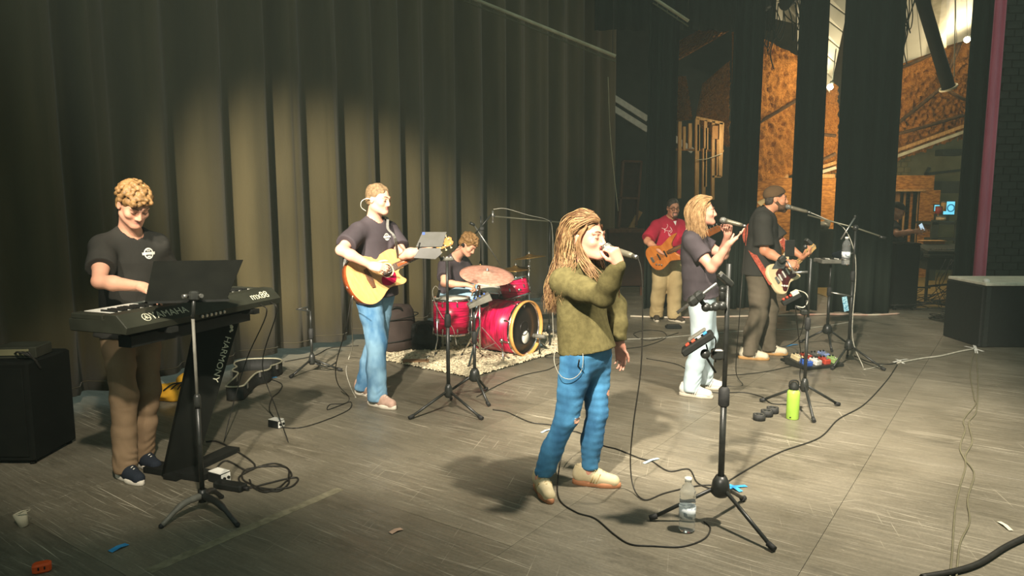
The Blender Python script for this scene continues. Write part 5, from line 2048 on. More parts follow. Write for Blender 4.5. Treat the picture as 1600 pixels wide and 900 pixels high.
cymbal('large crash cymbal coloured with a rosy reflection, tilted towards the camera on a chrome stand', az(761, 7.36, .925), V(.10, -.27, .95), .275, BRZ2, az(750, 7.42, 0), rot=.2)
cymbal('bronze cymbal on the far side above the red rack tom', az(827, 8.3, 1.02), V(-.12, .05, 1), .185, BRZ, az(826, 8.32, 0), rot=1.0)
cymbal('small half hidden hi-hat cymbal right behind the big crash', az(806, 8.5, .87), V(-.05, -.05, 1), .17, BRZ, az(806, 8.5, 0), rot=.6)
# drum sticks
for lab, a, b in (('wooden drumstick in the near hand of the drummer', D['wrR'] + V(.08, -.03, -.03), at(752, 408, 8.1)), ('wooden drumstick sticking up behind the big cymbal', D['wrL'] + V(.03, -.05, .0), at(756, 398, 8.25))):
    T = thing('drumstick', lab, 'drumstick', a)
    d = nrm(b - a)
    MB().tube([a - d * .1, a + d * .18, a + d * .27], [.0078, .0075, .005], 8).build('shaft', MAPLE, T, world=True)
    MB().ball(a + d * .278, .0062).build('tip', MAPLE, T, world=True)
# throne
T = thing('drum_throne', 'round black drum stool under the drummer', 'stool', V(D['pelvis'][0], D['pelvis'][1], 0))
MB().lathe([(.0005, .375), (.16, .375), (.18, .40), (.18, .44), (.165, .465), (.0005, .47)], n=28).build('seat', BLKP, T)
MB().cyl((0, 0, .12), (0, 0, .38), .014).build('post', CHR, T)
for i in range(3):
    a = 2 * PI * i / 3 + .5
    lo_ = MB().bar((0, 0, .3), (math.cos(a) * .25, math.sin(a) * .25, .03), .02, .008).build('leg', CHR, T)
    MB().ball((math.cos(a) * .25, math.sin(a) * .25, .018), .018).build('rubber_foot', RUB, lo_)
# kick pedal
T = thing('kick_pedal', 'chrome kick pedal behind the bass drum', 'pedal', kc - STAGE_V * .52 - UP * kc[2])
MB().bar(V(0, 0, .03) - STAGE_V * .3, V(0, 0, .07) - STAGE_V * .02, .085, .01).build('footboard', STEEL, T)
MB().box((0, 0, .009), (.16, .12, .012), frame(STAGE_V), .003).build('base_plate', STEEL, T)
for sg_ in (-1, 1):
    MB().cyl(STAGE_U * .06 * sg_, STAGE_U * .06 * sg_ + UP * .22, .008).build('tower', CHR, T)
MB().cyl(-STAGE_U * .07 + UP * .2, STAGE_U * .07 + UP * .2, .008).build('axle', CHR, T)
MB().tube([UP * .2, UP * .33 - STAGE_V * .08], .005).build('beater_rod', CHR, T)
MB().ball(UP * .34 - STAGE_V * .085, (.03, .03, .03)).build('beater', WHT, T)

# rug
rn = fl(735, 592)
ru, rv_ = nrm(fl(868, 553) - rn), nrm(fl(552, 562) - rn)
rv_ = nrm(np.cross(UP, ru)) if np.cross(UP, ru) @ rv_ > 0 else -nrm(np.cross(UP, ru))
T = thing('shag_rug', 'cream shag rug spread under the drum kit', 'rug', rn)
hh = RNG.uniform(.006, .03, size=(141, 191))
jj = RNG.normal(size=(141, 191, 2)) * .006
mb = MB()
mb.grid(lambda u, v: ru * (u * 2.25 + jj[int(round(v * 140)), int(round(u * 190)), 0]) + rv_ * (v * 1.52 + jj[int(round(v * 140)), int(round(u * 190)), 1]) + UP * hh[int(round(v * 140)), int(round(u * 190))], 190, 140)
pile = mb.build('pile', mat('cream_pile', '#cfc3a4', .95, 0, '#a3967a', 45, lo=.3, hi=.6), T)
MB().box(ru * 1.125 + rv_ * .76 + UP * .004, (2.2, 1.48, .007), frame(ru)).build('backing', GREY, T)
for z in ():
    pass
# ------------------------------------------------------------------ stands
def tri_stand(name, label, base, h, rot, lr=.33, hub=.16, cat='stand', r=.0125, split=.55, m=BLK, hub_r=.028, top_r=None, spread=None):
    """tripod stand: hub, three legs with rubber feet, two telescoping tubes and a clutch"""
    T = thing(name, label, cat, V(base[0], base[1], 0))
    MB().lathe([(hub_r * .8, hub - .05), (hub_r * 1.25, hub - .03), (hub_r, hub + .03), (hub_r * .62, hub + .06)], n=14).build('hub', m, T)
    for i in range(3):
        a = (rot + 2 * PI * i / 3) if spread is None else spread[i]
        e = V(math.cos(a), math.sin(a), 0)
        lo_ = MB().tube([e * .015 + UP * (hub + .0), e * lr + UP * .016], .0105, 8).build('leg', m, T)
        MB().tube([e * (lr - .03) + UP * .028, e * (lr + .012) + UP * .0155], .0152, 8).build('rubber_foot', RUB, lo_)
    zs = hub + (h - hub) * split
    MB().cyl((0, 0, hub), (0, 0, zs), r, n=12).build('lower_tube', m, T)
    MB().cyl((0, 0, zs - .02), (0, 0, h), top_r or r * .72, n=12).build('upper_tube', m, T)
    MB().lathe([(r * 1.1, zs - .06), (r * 1.7, zs - .05), (r * 1.7, zs + .03), (r, zs + .045)], n=14).build('clutch', RUB, T)
    return T


def cen(*p):
    return sum(fl(*q) for q in p) / len(p)


def angs(c, *p):
    return [math.atan2((fl(*q) - c)[1], (fl(*q) - c)[0]) for q in p]


def tablet(label, c, R, w, h, m=GREY, corner=False):
    T = thing('tablet', label, 'tablet', c)
    MB().box(c, (w, h, .009), R, .003).build('case', m, T, world=True)
    MB().box(c + R @ V(0, 0, -.0052), (w * .93, h * .93, .0012), R).build('screen', GLASSB, T, world=True)
    if corner:
        MB().box(c + R @ V(-w / 2 + .018, h / 2 - .018, .0052), (.028, .028, .0012), R).build('corner_sticker', mat('blue_sticker', '#2e55b8', .5), T, world=True)
    return T


# tablet stand of the acoustic guitarist
b = cen((635, 657), (762, 659), (706, 619))
S1 = tri_stand('tablet_stand', 'black tripod stand carrying a tablet next to the acoustic guitarist', b, 1.21, 0, .34, .17, r=.015, spread=angs(b, (635, 657), (762, 659), (706, 619)))
ztop = V(b[0], b[1], 1.21)
MB().tube([ztop - V(.05, 0, 0), ztop + V(.05, 0, 0.004)], .016, 10).build('clamp_bar', GREY, S1, world=True)
MB().tube([ztop - V(.045, 0, 0), at(678, 385, b[1] - .03)], .008, 8).build('swivel_arm', GREY, S1, world=True)
for k in range(3):
    MB().cyl(ztop + V(-.03 + k * .03, 0, 0), ztop + V(-.03 + k * .03, -.0, .024), .009, n=8).build('clamp_screw', STEEL, S1, world=True)
RT = np.stack([nrm(V(1, .05, .0)), nrm(V(.35, .35, .85)), nrm(np.cross(nrm(V(1, .05, 0)), nrm(V(.35, .35, .85))))], 1)
RT[:, 1] = np.cross(RT[:, 2], RT[:, 0])
cT = at(674, 375, b[1] - .05)
R1 = np.stack([V(1, 0, 0), nrm(V(.0, .45, .9)), nrm(V(0, -.9, .45))], 1)
sk = np.array(R1)
T = thing('tablet', 'grey tablet with blue corner sticker on the stand beside the guitar head', 'tablet', cT)
pl = [(-.115, -.058), (.085, -.058), (.115, .066), (-.07, .066)]
MB().prism(pl, -.006, .004, cT, R1, inset=.002).build('case', mat('slate_case', '#4c4b46', .5, 0, '#434239', 12), T, world=True)
MB().box(cT + R1 @ V(-.06, .052, .0048), (.02, .02, .001), R1).build('corner_sticker', mat('blue_sticker', '#2e55b8', .5), T, world=True)
MB().prism([(x * .9, y * .9) for x, y in pl], -.0075, -.006, cT, R1).build('screen', GLASSB, T, world=True)
MB().bar(at(655, 386, b[1] - .06), at(694, 383, b[1] - .06), .02, .014).build('tray_bar', BLK, S1, world=True)
MB().bar(at(657, 380, b[1] - .06), at(654, 390, b[1] - .08), .012, .02).build('tray_hook', BLK, S1, world=True)
cP = at(668, 396, b[1] - .09)
tag(MB().prism([(-.105, -.035), (.06, -.045), (.11, .0), (.095, .04), (-.06, .042)], -.003, .003, cP, np.stack([V(1, 0, 0), nrm(V(0, .25, .97)), nrm(V(0, -.97, .25))], 1), inset=.001).build('lyric_plate', mat('slate_case', '#4c4b46')),
    'small grey plate clipped below the tablet over the guitar neck', 'plate')

# second stand with a small mixer
b = cen((770, 639), (757, 612), (700, 618))
S2 = tri_stand('mixer_stand', 'black tripod stand with a small mixer in front of the floor tom', b, .80, 0, .27, .2, r=.0135, hub_r=.04, spread=angs(b, (770, 639), (757, 612), (700, 618)))
mc = V(b[0] + .04, b[1], .83)
MR = frame(V(.9, .15, .38))
T = thing('monitor_mixer', 'small grey personal mixer tilted on top of a stand by the drums', 'mixer', mc)
MB().prism([(-.1, -.02), (.1, -.03), (.1, .03), (-.1, .012)], -.07, .07, mc, np.stack([MR[:, 0], MR[:, 2], -MR[:, 1]], 1), inset=.004).build('mixer_body', GREY, T, world=True)
for i in range(4):
    for j in range(2):
        p = mc + MR @ V(-.06 + i * .04, -.03 + j * .05, .026 + i * .0036)
        MB().cyl(p, p + MR[:, 2] * .012, .008, n=8).build('knob', BLKP if j else mat('blue_knob', '#4a6ab0', .5), T, world=True)
MB().box(mc + MR @ V(.03, 0, -.04), (.07, .05, .05), MR, .008).build('mount', BLK, T, world=True)

# centre stand with phone clamp and effects box
b = cen((1022, 814), (1161, 784), (1206, 861))
b[0] = az(1127, b[1], .3)[0]
S3 = tri_stand('microphone_stand', 'tall black tripod stand nearest the camera with clamps and a boom arm', b, 1.36, 0, .35, .2, r=.0165, split=.42, hub_r=.042, spread=angs(b, (1022, 814), (1161, 784), (1206, 861)), top_r=.0125)
p_ = lambda px, py, dY=0: at(px, py, b[1] + dY)
MB().box(p_(1121, 553), (.06, .05, .055), None, .008).build('clamp_block', BLK, S3, world=True)
MB().tube([p_(1128, 480), p_(1104, 481, -.02)], .017, 10).build('side_arm', BLK, S3, world=True)
for q in ((1103, 480), (1118, 479), (1128, 478)):
    MB().ball(p_(q[0], q[1], -.02), .024).build('arm_joint', BLK, S3, world=True)
MB().tube([p_(1103, 480, -.02), p_(1092, 466, -.04)], .012, 8).build('arm_link', BLK, S3, world=True)
MB().tube([p_(1058, 489, -.05), p_(1120, 443, -.08)], .0085, 10).build('boom_tube', STEEL, S3, world=True)
for q in ((1083, 470), (1092, 463)):
    MB().box(p_(q[0], q[1], -.06), (.055, .05, .05), frame(V(.8, 0, .6)), .012).build('boom_clamp', BLK, S3, world=True)
MB().cyl(p_(1128, 470), p_(1129, 448), .016, n=10).build('phone_socket', BLK, S3, world=True)
T = thing('phone_holder', 'black phone holder with pale edge on top of the centre stand', 'holder', p_(1131, 440))
RH = frame(V(.75, .1, -.62))
MB().box(p_(1133, 437, .0), (.085, .055, .028), RH, .005).build('holder_body', BLK, T, world=True)
MB().box(p_(1134, 434, -.02), (.085, .004, .02), RH, .0015).build('pale_edge', GREY, T, world=True)
MB().ball(p_(1129, 452), .02).build('ball_joint', BLK, T, world=True)
# effects box on an arm
c = p_(1090, 536, -.06)
RB = frame(V(.78, -.2, .6))
T = thing('effects_box', 'black effects box with red switches clamped low on the centre stand', 'effects box', c)
MB().box(c, (.175, .11, .035), RB, .006).build('box_body', BLKP, T, world=True)
for i, cc in enumerate(('#b8402c', '#c8553c', '#d8d4c6', '#3f8fd0')):
    MB().box(c + RB @ V(-.045 + i * .034, -.0, .022), (.02, .03, .012), RB, .003).build('switch', mat('switch%d' % i, cc, .5), T, world=True)
MB().box(c + RB @ V(.02, .02, .035), (.1, .05, .012), RB, .003).build('raised_panel', GREY, T, world=True)
MB().tube(spline([c + RB @ V(.08, 0, 0), p_(1118, 530), p_(1117, 545), p_(1108, 552), c + RB @ V(.03, 0, -.03)], 6), .004, 6).build('patch_cable', CAB, T, world=True)
MB().tube([p_(1100, 552, -.04), p_(1118, 582)], .006, 8).build('support_rod', BLK, S3, world=True)
MB().tube([p_(1104, 552, -.03), p_(1117, 552), p_(1118, 566)], .004, 6).build('bent_wire', BLK, S3, world=True)
MB().ball(p_(1102, 553, -.05), .025).build('arm_joint', BLK, S3, world=True)

# stand of the lead guitarist with tablet and effects box
b = cen((1193, 629), (1316, 634), (1271, 660))
b[0] = az(1258, b[1], .3)[0]
S4 = tri_stand('tablet_stand', 'slim black tripod stand with tablet in front of the cap wearer', b, 1.21, 0, .34, .2, r=.013, spread=angs(b, (1193, 629), (1316, 634), (1271, 660)), split=.5)
p_ = lambda px, py, dY=0: at(px, py, b[1] + dY)
MB().tube([p_(1262, 425), p_(1238, 426, .02)], .009, 8).build('side_bar', STEEL, S4, world=True)
MB().tube([p_(1240, 425, .02), p_(1230, 408, .05)], .008, 8).build('swivel_arm', STEEL, S4, world=True)
RH = frame(V(.75, .1, -.62))
T = thing('phone_holder', 'small black phone holder on top of the slim stand before the cap wearer', 'holder', p_(1261, 380))
MB().box(p_(1263, 378), (.06, .05, .025), RH, .004).build('holder_body', BLK, T, world=True)
MB().ball(p_(1258, 386), .018).build('ball_joint', BLK, T, world=True)
c = p_(1234, 388, .05)
R2 = np.stack([nrm(V(.95, .3, 0)), nrm(V(.28, .1, .95)), V(0, 0, 0)], 1)
R2[:, 2] = nrm(np.cross(R2[:, 0], R2[:, 1]))
R2[:, 1] = np.cross(R2[:, 2], R2[:, 0])
tablet('dark tablet leaning on the slim stand in front of the cream guitar', c, R2, .09, .13, BLKP)
c = p_(1217, 413, .06)
tag(MB().prism([(-.05, -.04), (.045, -.035), (.06, .03), (-.02, .04)], -.004, .004, c, np.stack([V(1, 0, 0), nrm(V(.2, .3, .9)), nrm(V(0, -.9, .3))], 1), inset=.001).build('lyric_plate', BLK), 'black plate clipped under the tablet over the cream guitar', 'plate')
MB().box(p_(1222, 405, .05), (.06, .05, .05), frame(V(.6, 0, .5)), .01).build('tray_clamp', BLK, S4, world=True)
c = p_(1236, 467, -.02)
RB = frame(V(.82, -.15, .5))
T = thing('effects_box', 'small effects box with pale top clamped to the slim stand', 'effects box', c)
MB().box(c, (.15, .09, .035), RB, .005).build('box_body', BLKP, T, world=True)
MB().box(c + RB @ V(.045, 0, .028), (.055, .07, .03), RB, .004).build('pale_unit', mat('cream_unit', '#c9c2a4', .5), T, world=True)
for i in range(3):
    MB().cyl(c + RB @ V(-.05 + i * .03, 0, .017), c + RB @ V(-.05 + i * .03, 0, .033), .01, n=8).build('knob', mat('switch0', '#b8402c', .5), T, world=True)
MB().tube(spline([c + RB @ V(.07, 0, .04), p_(1258, 458), p_(1263, 468), p_(1256, 480), p_(1243, 478)], 6), .0045, 6).build('patch_cable', CABL, T, world=True)
MB().box(p_(1256, 488), (.05, .05, .04), None, .008).build('clamp_block', BLK, S4, world=True)
MB().tube([p_(1243, 478), p_(1256, 488)], .007, 8).build('support_rod', BLK, S4, world=True)
# laptop-like keyboard on a cross stand behind
b6 = cen((1262, 541), (1323, 549), (1290, 536))
S6 = tri_stand('equipment_stand', 'black stand holding a small mixing desk behind the slim tablet stand', b6, .93, .3, .3, .2, r=.016, hub_r=.045, split=.6)
b6t = V(b6[0], b6[1], .955)
T = thing('mixing_desk', 'small pale mixing desk with angled screen on its stand', 'mixer', b6t)
MB().box((0, 0, .02), (.3, .24, .045), None, .006).build('desk_body', GREY, T)
MB().box((.1, .05, .075), (.14, .02, .1), frame(V(1, .1, .35)), .004).build('angled_screen', GLASSB, T)
for i in range(5):
    MB().box((-.11 + i * .05, -.04, .047), (.012, .1, .01), None, .002).build('fader', WHT if i % 2 else BLKP, T)

# boom stand with bottle, microphone and hand bill
b = cen((1293, 581), (1389, 581), (1323, 549))
b[0] = az(1328, b[1], .4)[0]
zt5 = at(1327, 356, b[1])[2]
S5 = tri_stand('boom_stand', 'tall black boom stand reaching towards the cap wearer\'s mouth', b, zt5, 0, .36, .2, r=.0145, hub_r=.034, spread=angs(b, (1293, 581), (1389, 581), (1323, 549)), split=.6)
top = V(b[0], b[1], zt5)
mt_ = at(1229, 322, 7.45)
tip = at(1384, 372, b[1] - .12)
bo = MB().tube([at(1262, 336, 7.40), top, tip], .008, 10)
bo.build('boom_arm', mat('boom_steel', '#6e6d5c', .4, .5), S5, world=True)
MB().cyl(tip - V(.06, 0, -.012), tip, .013, n=10).build('counterweight', BLK, S5, world=True)
MB().ball(top, .03).build('boom_clutch', BLK, S5, world=True)
MB().tube([at(1314, 374, b[1] - .05), at(1337, 338, b[1] - .02)], .008, 8).build('cross_rod', STEEL, S5, world=True)
MB().ball(at(1336, 338, b[1] - .02), .014).build('rod_knob', BLK, S5, world=True)
microphone('vocal microphone on the boom at the mouth of the cap wearer', at(1227, 322, 7.46), at(1262, 331, 7.40), [at(1290, 342, 7.38), at(1318, 356, 7.37), at(1334, 390, b[1]), V(b[0] + .03, b[1], .9), V(b[0] + .03, b[1], .3), V(b[0] + .1, b[1] - .1, .02), fl(1352, 577, .006), fl(1380, 570, .006)])
# bottle holder
MB().torus(at(1321, 405, b[1] - .08), .04, .005, None, 20, 6).build('bottle_ring', STEEL, S5, world=True)
MB().tube([at(1326, 397, b[1] - .08), at(1333, 396, b[1])], .008, 8).build('holder_arm', STEEL, S5, world=True)
MB().tube([at(1299, 457, b[1] - .02), at(1331, 463, b[1] - .02)], .008, 8).build('cross_bar', STEEL, S5, world=True)


CLR = mat('clear_plastic', '#ffffff', .06, 0, '#f6faf8', 6, trans=.9, ior=1.08, spec=.6)
WATER = mat('bottle_label', '#dfe4e6', .5, 0, '#8f9aa0', 30, lo=.45, hi=.5)


def water_bottle(label, c, s=1.0):
    T = thing('water_bottle', label, 'bottle', c)
    pr = [(.001, .004), (.024, .0), (.031, .006)]
    z = .012
    while z < .145:
        pr += [(.0325, z), (.0295, z + .008)]
        z += .016
    pr += [(.032, .15), (.031, .165), (.022, .185), (.0125, .196), (.0125, .208)]
    MB().lathe([(r * s, zz * s) for r, zz in pr], (0, 0, 0), None, 20).build('bottle_body', CLR, T)
    MB().lathe([(.014 * s, .207 * s), (.0145 * s, .221 * s), (.0005, .222 * s)], n=16).build('cap', WHT, T)
    MB().lathe([(.0331 * s, .06 * s), (.0331 * s, .105 * s)], n=20).build('label_band', WATER if s > .99 else WHT, T)
    return T


water_bottle('clear water bottle standing on the floor beside the centre stand', fl(1073, 829, 0.0), 1.28)
water_bottle('clear water bottle held by a ring on the boom stand', at(1321, 414, b[1] - .08), 1.25)
# hand bill on the boom stand
T = thing('hanging_card', 'pale blue card hanging low on the boom stand', 'card', at(1321, 475, b[1] - .05))
MB().box((0, 0, 0), (.05, .004, .15), frame(V(.97, 0, .2)), .001).build('card_sheet', mat('card_blue', '#9cc4d0', .6, 0, '#4f86a0', 60, lo=.45, hi=.55), T)
MB().tube([(0, 0, .07), (0.0, 0, .1)], .002, 5).build('card_string', BLK, T)
# guitar pedals
PB = fl(1268, 571)
du, dv = nrm(fl(1290, 560) - fl(1250, 572)), None
du = nrm(V(du[0], du[1], 0))
PBc = fl(1272, 571)
PR = frame(V(.93, .36, 0))
T = thing('pedal_board', 'black pedal board frame lying in front of the cap wearer', 'pedal board', PBc)
MB().prism([(-.15, .005), (.15, .005), (.15, .085), (-.15, .03)], -.24, .24, (0, 0, 0), np.stack([V(.36, -.93, 0) * -1, UP, V(.93, .36, 0)], 1), inset=.003).build('board_frame', BLK, T)
PB_R = np.stack([V(.93, .36, 0), nrm(V(-.36, .93, .18)), V(0, 0, 0)], 1)
PB_R[:, 2] = np.cross(PB_R[:, 0], PB_R[:, 1])
cols = ['#3a5fb0', '#d8d5cc', '#b54432', '#8fa86a', '#c9b88f', '#b54432', '#4d4d48', '#7f8fb8']
k = 0
for j in range(2):
    for i in range(4):
        p = PBc + PB_R @ V(-.17 + i * .113, -.06 + j * .13, .075)
        P_ = thing('effect_pedal', ['blue effect pedal at the near end of the board front row', 'white effect pedal second in the board front row', 'red effect pedal third in the board front row', 'green effect pedal at the far end of the board front row',
                                    'tan effect pedal at the near end of the board back row', 'red effect pedal second in the board back row', 'dark effect pedal third in the board back row', 'pale blue effect pedal at the far end of the board back row'][k], 'pedal', p, 0, 'effect pedals on the pedal board')
        MB().box((0, 0, 0), (.075, .11, .05), PB_R, .006).build('pedal_body', mat('pedal%d' % k, cols[k], .4), P_)
        for q in (-1, 1):
            MB().cyl(PB_R @ V(q * .02, .03, .025), PB_R @ V(q * .02, .03, .038), .009, n=10).build('dial', BLKP, P_)
        MB().cyl(PB_R @ V(0, -.03, .025), PB_R @ V(0, -.03, .035), .01, n=10).build('foot_switch', STEEL, P_)
        k += 1
T = thing('foot_pedal', 'flat black foot pedal lying left of the pedal board', 'pedal', fl(1240, 564))
MB().prism([(-.12, 0), (.12, 0), (.12, .05), (-.12, .02)], -.05, .05, (0, 0, 0), np.stack([V(1, .1, 0), UP, V(.1, -1, 0)], 1), inset=.004).build('pedal_base', BLKP, T)
MB().bar((-.1, 0, .04), (.1, 0, .065), .08, .008).build('treadle', RUB, T)
T = thing('foot_pedal', 'small black foot pedal on the floor by the bass player', 'pedal', fl(1052, 513))
MB().box((0, 0, .02), (.2, .1, .04), None, .01).build('pedal_base', BLKP, T)
MB().box((0, 0, .045), (.16, .08, .012), None, .004).build('treadle', RUB, T)

# green flask and three round things
T = thing('steel_flask', 'lime green drinking flask with black lid standing on the floor', 'flask', fl(1238, 654))
MB().lathe([(.001, .002), (.044, 0), (.0475, .006), (.0475, .2), (.044, .215), (.034, .226), (.03, .23)], n=24).build('flask_body', mat('lime_coat', '#9cc04e', .4, 0, '#8fb244', 9), T)
MB().lathe([(.033, .228), (.036, .235), (.036, .262), (.026, .27), (.02, .285), (.0005, .287)], n=20).build('lid', BLKP, T)
MB().tube(spline([(-.036, 0, .25), (-.03, 0, .29), (0, 0, .3), (.03, 0, .29), (.036, 0, .25)], 4), .006, 8).build('carry_loop', BLKP, T)
MB().box((-.03, -.038, .02), (.014, .004, .008)).build('print_mark', BLKP, T)
for px, py, lab in ((1186, 656, 'round black tape roll nearest the camera beside the green flask'), (1198, 650, 'round black tape roll in the middle of three beside the green flask'), (1207, 645, 'round black tape roll closest to the green flask')):
    T = thing('tape_roll', lab, 'tape roll', fl(px, py), 0, 'three black rolls by the flask')
    MB().lathe([(.022, 0), (.046, 0), (.046, .045), (.022, .045), (.022, 0)], n=24).build('roll', RUB, T)
    MB().lathe([(.019, .001), (.022, .001), (.022, .046), (.019, .046), (.019, .001)], n=20).build('core', BLKP, T)
    MB().torus((0, 0, .045), .034, .0016, None, 24, 4).build('edge_line', GREY, T)

# short stand by the curtain
b = cen((441, 595), (521, 581), (500, 571))
S7 = tri_stand('microphone_stand', 'short black stand with a bent top arm in front of the curtain', b, .60, 0, .27, .13, r=.013, spread=angs(b, (441, 595), (521, 581), (500, 571)), split=.55)
tt = V(b[0], b[1], .60)
MB().tube([tt, at(463, 483, b[1]), at(481, 480, b[1])], .011, 8).build('top_arm', BLK, S7, world=True)
MB().tube([at(480, 479, b[1]), at(481, 493, b[1])], .008, 8).build('arm_tip', BLK, S7, world=True)
MB().tube(spline([(b[0] + .03, b[1] - .03, .1), (b[0] + .14, b[1] + .02, .05), (b[0] + .2, b[1] + .12, .07)], 5), .008, 6).build('folded_hook', BLK, S7, world=True)

# overhead microphone stand of the drums
b = fl(858, 534)
S8 = tri_stand('boom_stand', 'tall thin boom stand holding the overhead drum microphone', b, 1.42, .5, .3, .15, r=.011)
a, e = at(772, 338, b[1] - .1), at(900, 349, b[1] + .05)
tp_ = V(b[0], b[1], at(858, 346, b[1])[2])
MB().tube([V(b[0], b[1], 1.4), tp_], .008, 8).build('top_tube', BLK, S8, world=True)
MB().tube([a, tp_, e], .009, 8).build('boom_arm', mat('boom_steel', '#6e6d5c'), S8, world=True)
MB().ball(tp_, .024).build('boom_clutch', BLK, S8, world=True)
MB().tube(spline([at(771, 327, b[1] - .1), at(790, 326, b[1] - .1), at(825, 336, b[1] - .05), at(856, 344, b[1] - .02), at(863, 360, b[1] - .02), at(864, 420, b[1]), V(b[0] + .03, b[1], .6), V(b[0] + .05, b[1], .02)], 6), .004, 6).build('cable', CABL, S8, world=True)
T = thing('overhead_microphone', 'slim microphone hanging from the boom above the drummer', 'microphone', at(770, 337, b[1] - .1))
MB().cyl((0, 0, -.055), (0, 0, .055), .011, n=12).build('mic_barrel', STEEL, T)
MB().cyl((0, 0, -.085), (0, 0, -.055), .009, .011, n=12).build('capsule', MESH, T)
MB().box((.012, 0, .0), (.03, .02, .03), None, .005).build('clip', BLK, T)
# stand behind the drummer
b = az(752, 8.9, 0)
S9 = tri_stand('boom_stand', 'dark boom stand rising behind the drummer\'s head', b, 1.45, .2, .26, .15, r=.011)
q = lambda px, py: at(px, py, 8.9)
MB().tube([q(739, 349), q(781, 412)], .008, 8).build('boom_arm', STEEL, S9, world=True)
MB().tube([q(742, 366), q(768, 335)], .01, 8).build('cross_arm', BLK, S9, world=True)
MB().box(q(753, 357), (.06, .05, .05), None, .01).build('clamp', BLK, S9, world=True)
MB().tube([V(b[0], b[1], 1.44), q(752, 358)], .009, 8).build('top_tube', BLK, S9, world=True)
MB().tube([q(734, 348), q(742, 352)], .018, 10).build('arm_knob', BLK, S9, world=True)
# bass drum microphone
b = fl(843, 556)
T = thing('microphone_stand', 'tiny round based stand with the bass drum microphone', 'stand', b)
MB().lathe([(.06, 0), (.062, .012), (.03, .02), (.0005, .022)], n=20).build('base_disc', BLK, T)
MB().cyl((0, 0, .015), (0, 0, .2), .009).build('post', BLK, T)
mp = kc + STAGE_V * .1 + STAGE_U * .1 - UP * .09
MB().tube([b + UP * .2, mp + STAGE_V * .06], .009, 8).build('arm', BLK, T, world=True)
T = thing('drum_microphone', 'stubby dark microphone aimed at the white port of the bass drum', 'microphone', mp)
MB().tube([-STAGE_V * .03, STAGE_V * .03, STAGE_V * .1], [.024, .026, .017], 14).build('mic_barrel', GREY, T)
MB().ball(-STAGE_V * .035, .024).build('grille', MESH, T)
# tom microphone clipped on floor tom
p = fc + V(-.13, -.16, .03)
T = thing('drum_microphone', 'small clip-on microphone with curled cable on the floor tom rim', 'microphone', p)
MB().tube([(0, 0, 0), (.02, .03, .07)], .014, 10).build('mic_barrel', BLKP, T)
MB().tube(spline([(.02, .03, .07), (-.02, .0, .12), (-.05, -.03, .06), (-.02, -.06, -.05), (.06, -.08, -.2), (.16, -.06, -.32), (.2, -.06, -.5)], 6), .0035, 6).build('cable', CABL, T)

# ------------------------------------------------------------------ bags and cases by the curtain
BRN = mat('brown_nylon', '#3d332e', .7, 0, '#322925', 6, bump=.1, bscale=30)
p = fl(614, 545)
T = thing('drum_bag', 'round dark brown drum bag standing behind the jeans of the guitarist', 'bag', p)
prof = [(.001, .004), (.26, .004), (.28, .02), (.29, .1), (.28, .2), (.288, .3), (.285, .4), (.26, .46), (.16, .485), (.0005, .49)]
bb = MB().lathe(prof, (0, 0, 0), frame(V(.95, -.1, .12)) @ np.eye(3), 36)
bb.build('bag_body', BRN, T)
MB().torus((0, 0, .36), .288, .006, frame(V(.95, -.1, .12)), 36, 6).build('zipper', BLKP, T)
MB().torus((0, 0, .12), .292, .006, frame(V(.95, -.1, .12)), 36, 6).build('seam', BLKP, T)
MB().tube(spline([(.03, -.22, .46), (.06, -.23, .5), (.12, -.2, .49), (.14, -.17, .45)], 5), .012, 6).build('handle', BLKP, T)
p = fl(665, 549)
T = thing('equipment_bag', 'slumped black equipment bag beside the floor tom', 'bag', p)
S = Solid().box((0, .1, .15), (.12, .08, .12), None, .03).ell((.06, .05, .14), (.1, .09, .14)).ell((-.07, .05, .1), (.09, .09, .1)).warp(folds(.02, 77, 22, 22)).cut((0, 0, .003), (0, 0, -1))
solid_obj('bag_body', S, .012, BLKP, T, world=False)
MB().tube(spline([(-.1, .0, .2), (-.08, -.04, .3), (.02, -.04, .32), (.08, 0, .24)], 5), .011, 6).build('carry_strap', RUB, T)
p = fl(650, 565, .02)
T = thing('foot_plate', 'flat brown pedal plate lying on the cream rug', 'pedal', p)
MB().prism([(-.13, 0), (.13, 0), (.13, .012), (-.13, .02)], -.05, .05, (0, 0, 0), np.stack([V(1, .1, 0), UP, V(.1, -1, 0)], 1), inset=.003).build('plate', mat('brown_plate', '#8a6a4c', .5), T)
MB().tube([(.1, 0, .015), (.13, .0, .06)], .006).build('hinge', STEEL, T)

# open guitar case
A_, B_ = fl(332, 648) + STAGE_V * .1, fl(398, 577) + STAGE_V * .12
cd = nrm(B_ - A_)
cs = np.cross(UP, cd)
CASE = thing('guitar_case', 'open black guitar case with pale rim on the floor behind the keyboard', 'case', A_)
co = outline([(0, 0), (.02, .14), (.12, .215), (.24, .2), (.33, .155), (.42, .165), (.5, .15), (.58, .085), (.75, .07), (1.0, .075), (1.06, .06), (1.08, 0), (1.06, -.06), (1.0, -.075), (.75, -.07), (.58, -.085), (.5, -.15), (.42, -.165), (.33, -.155), (.24, -.2), (.12, -.215), (.02, -.14)], 4)
co = ccw(co)
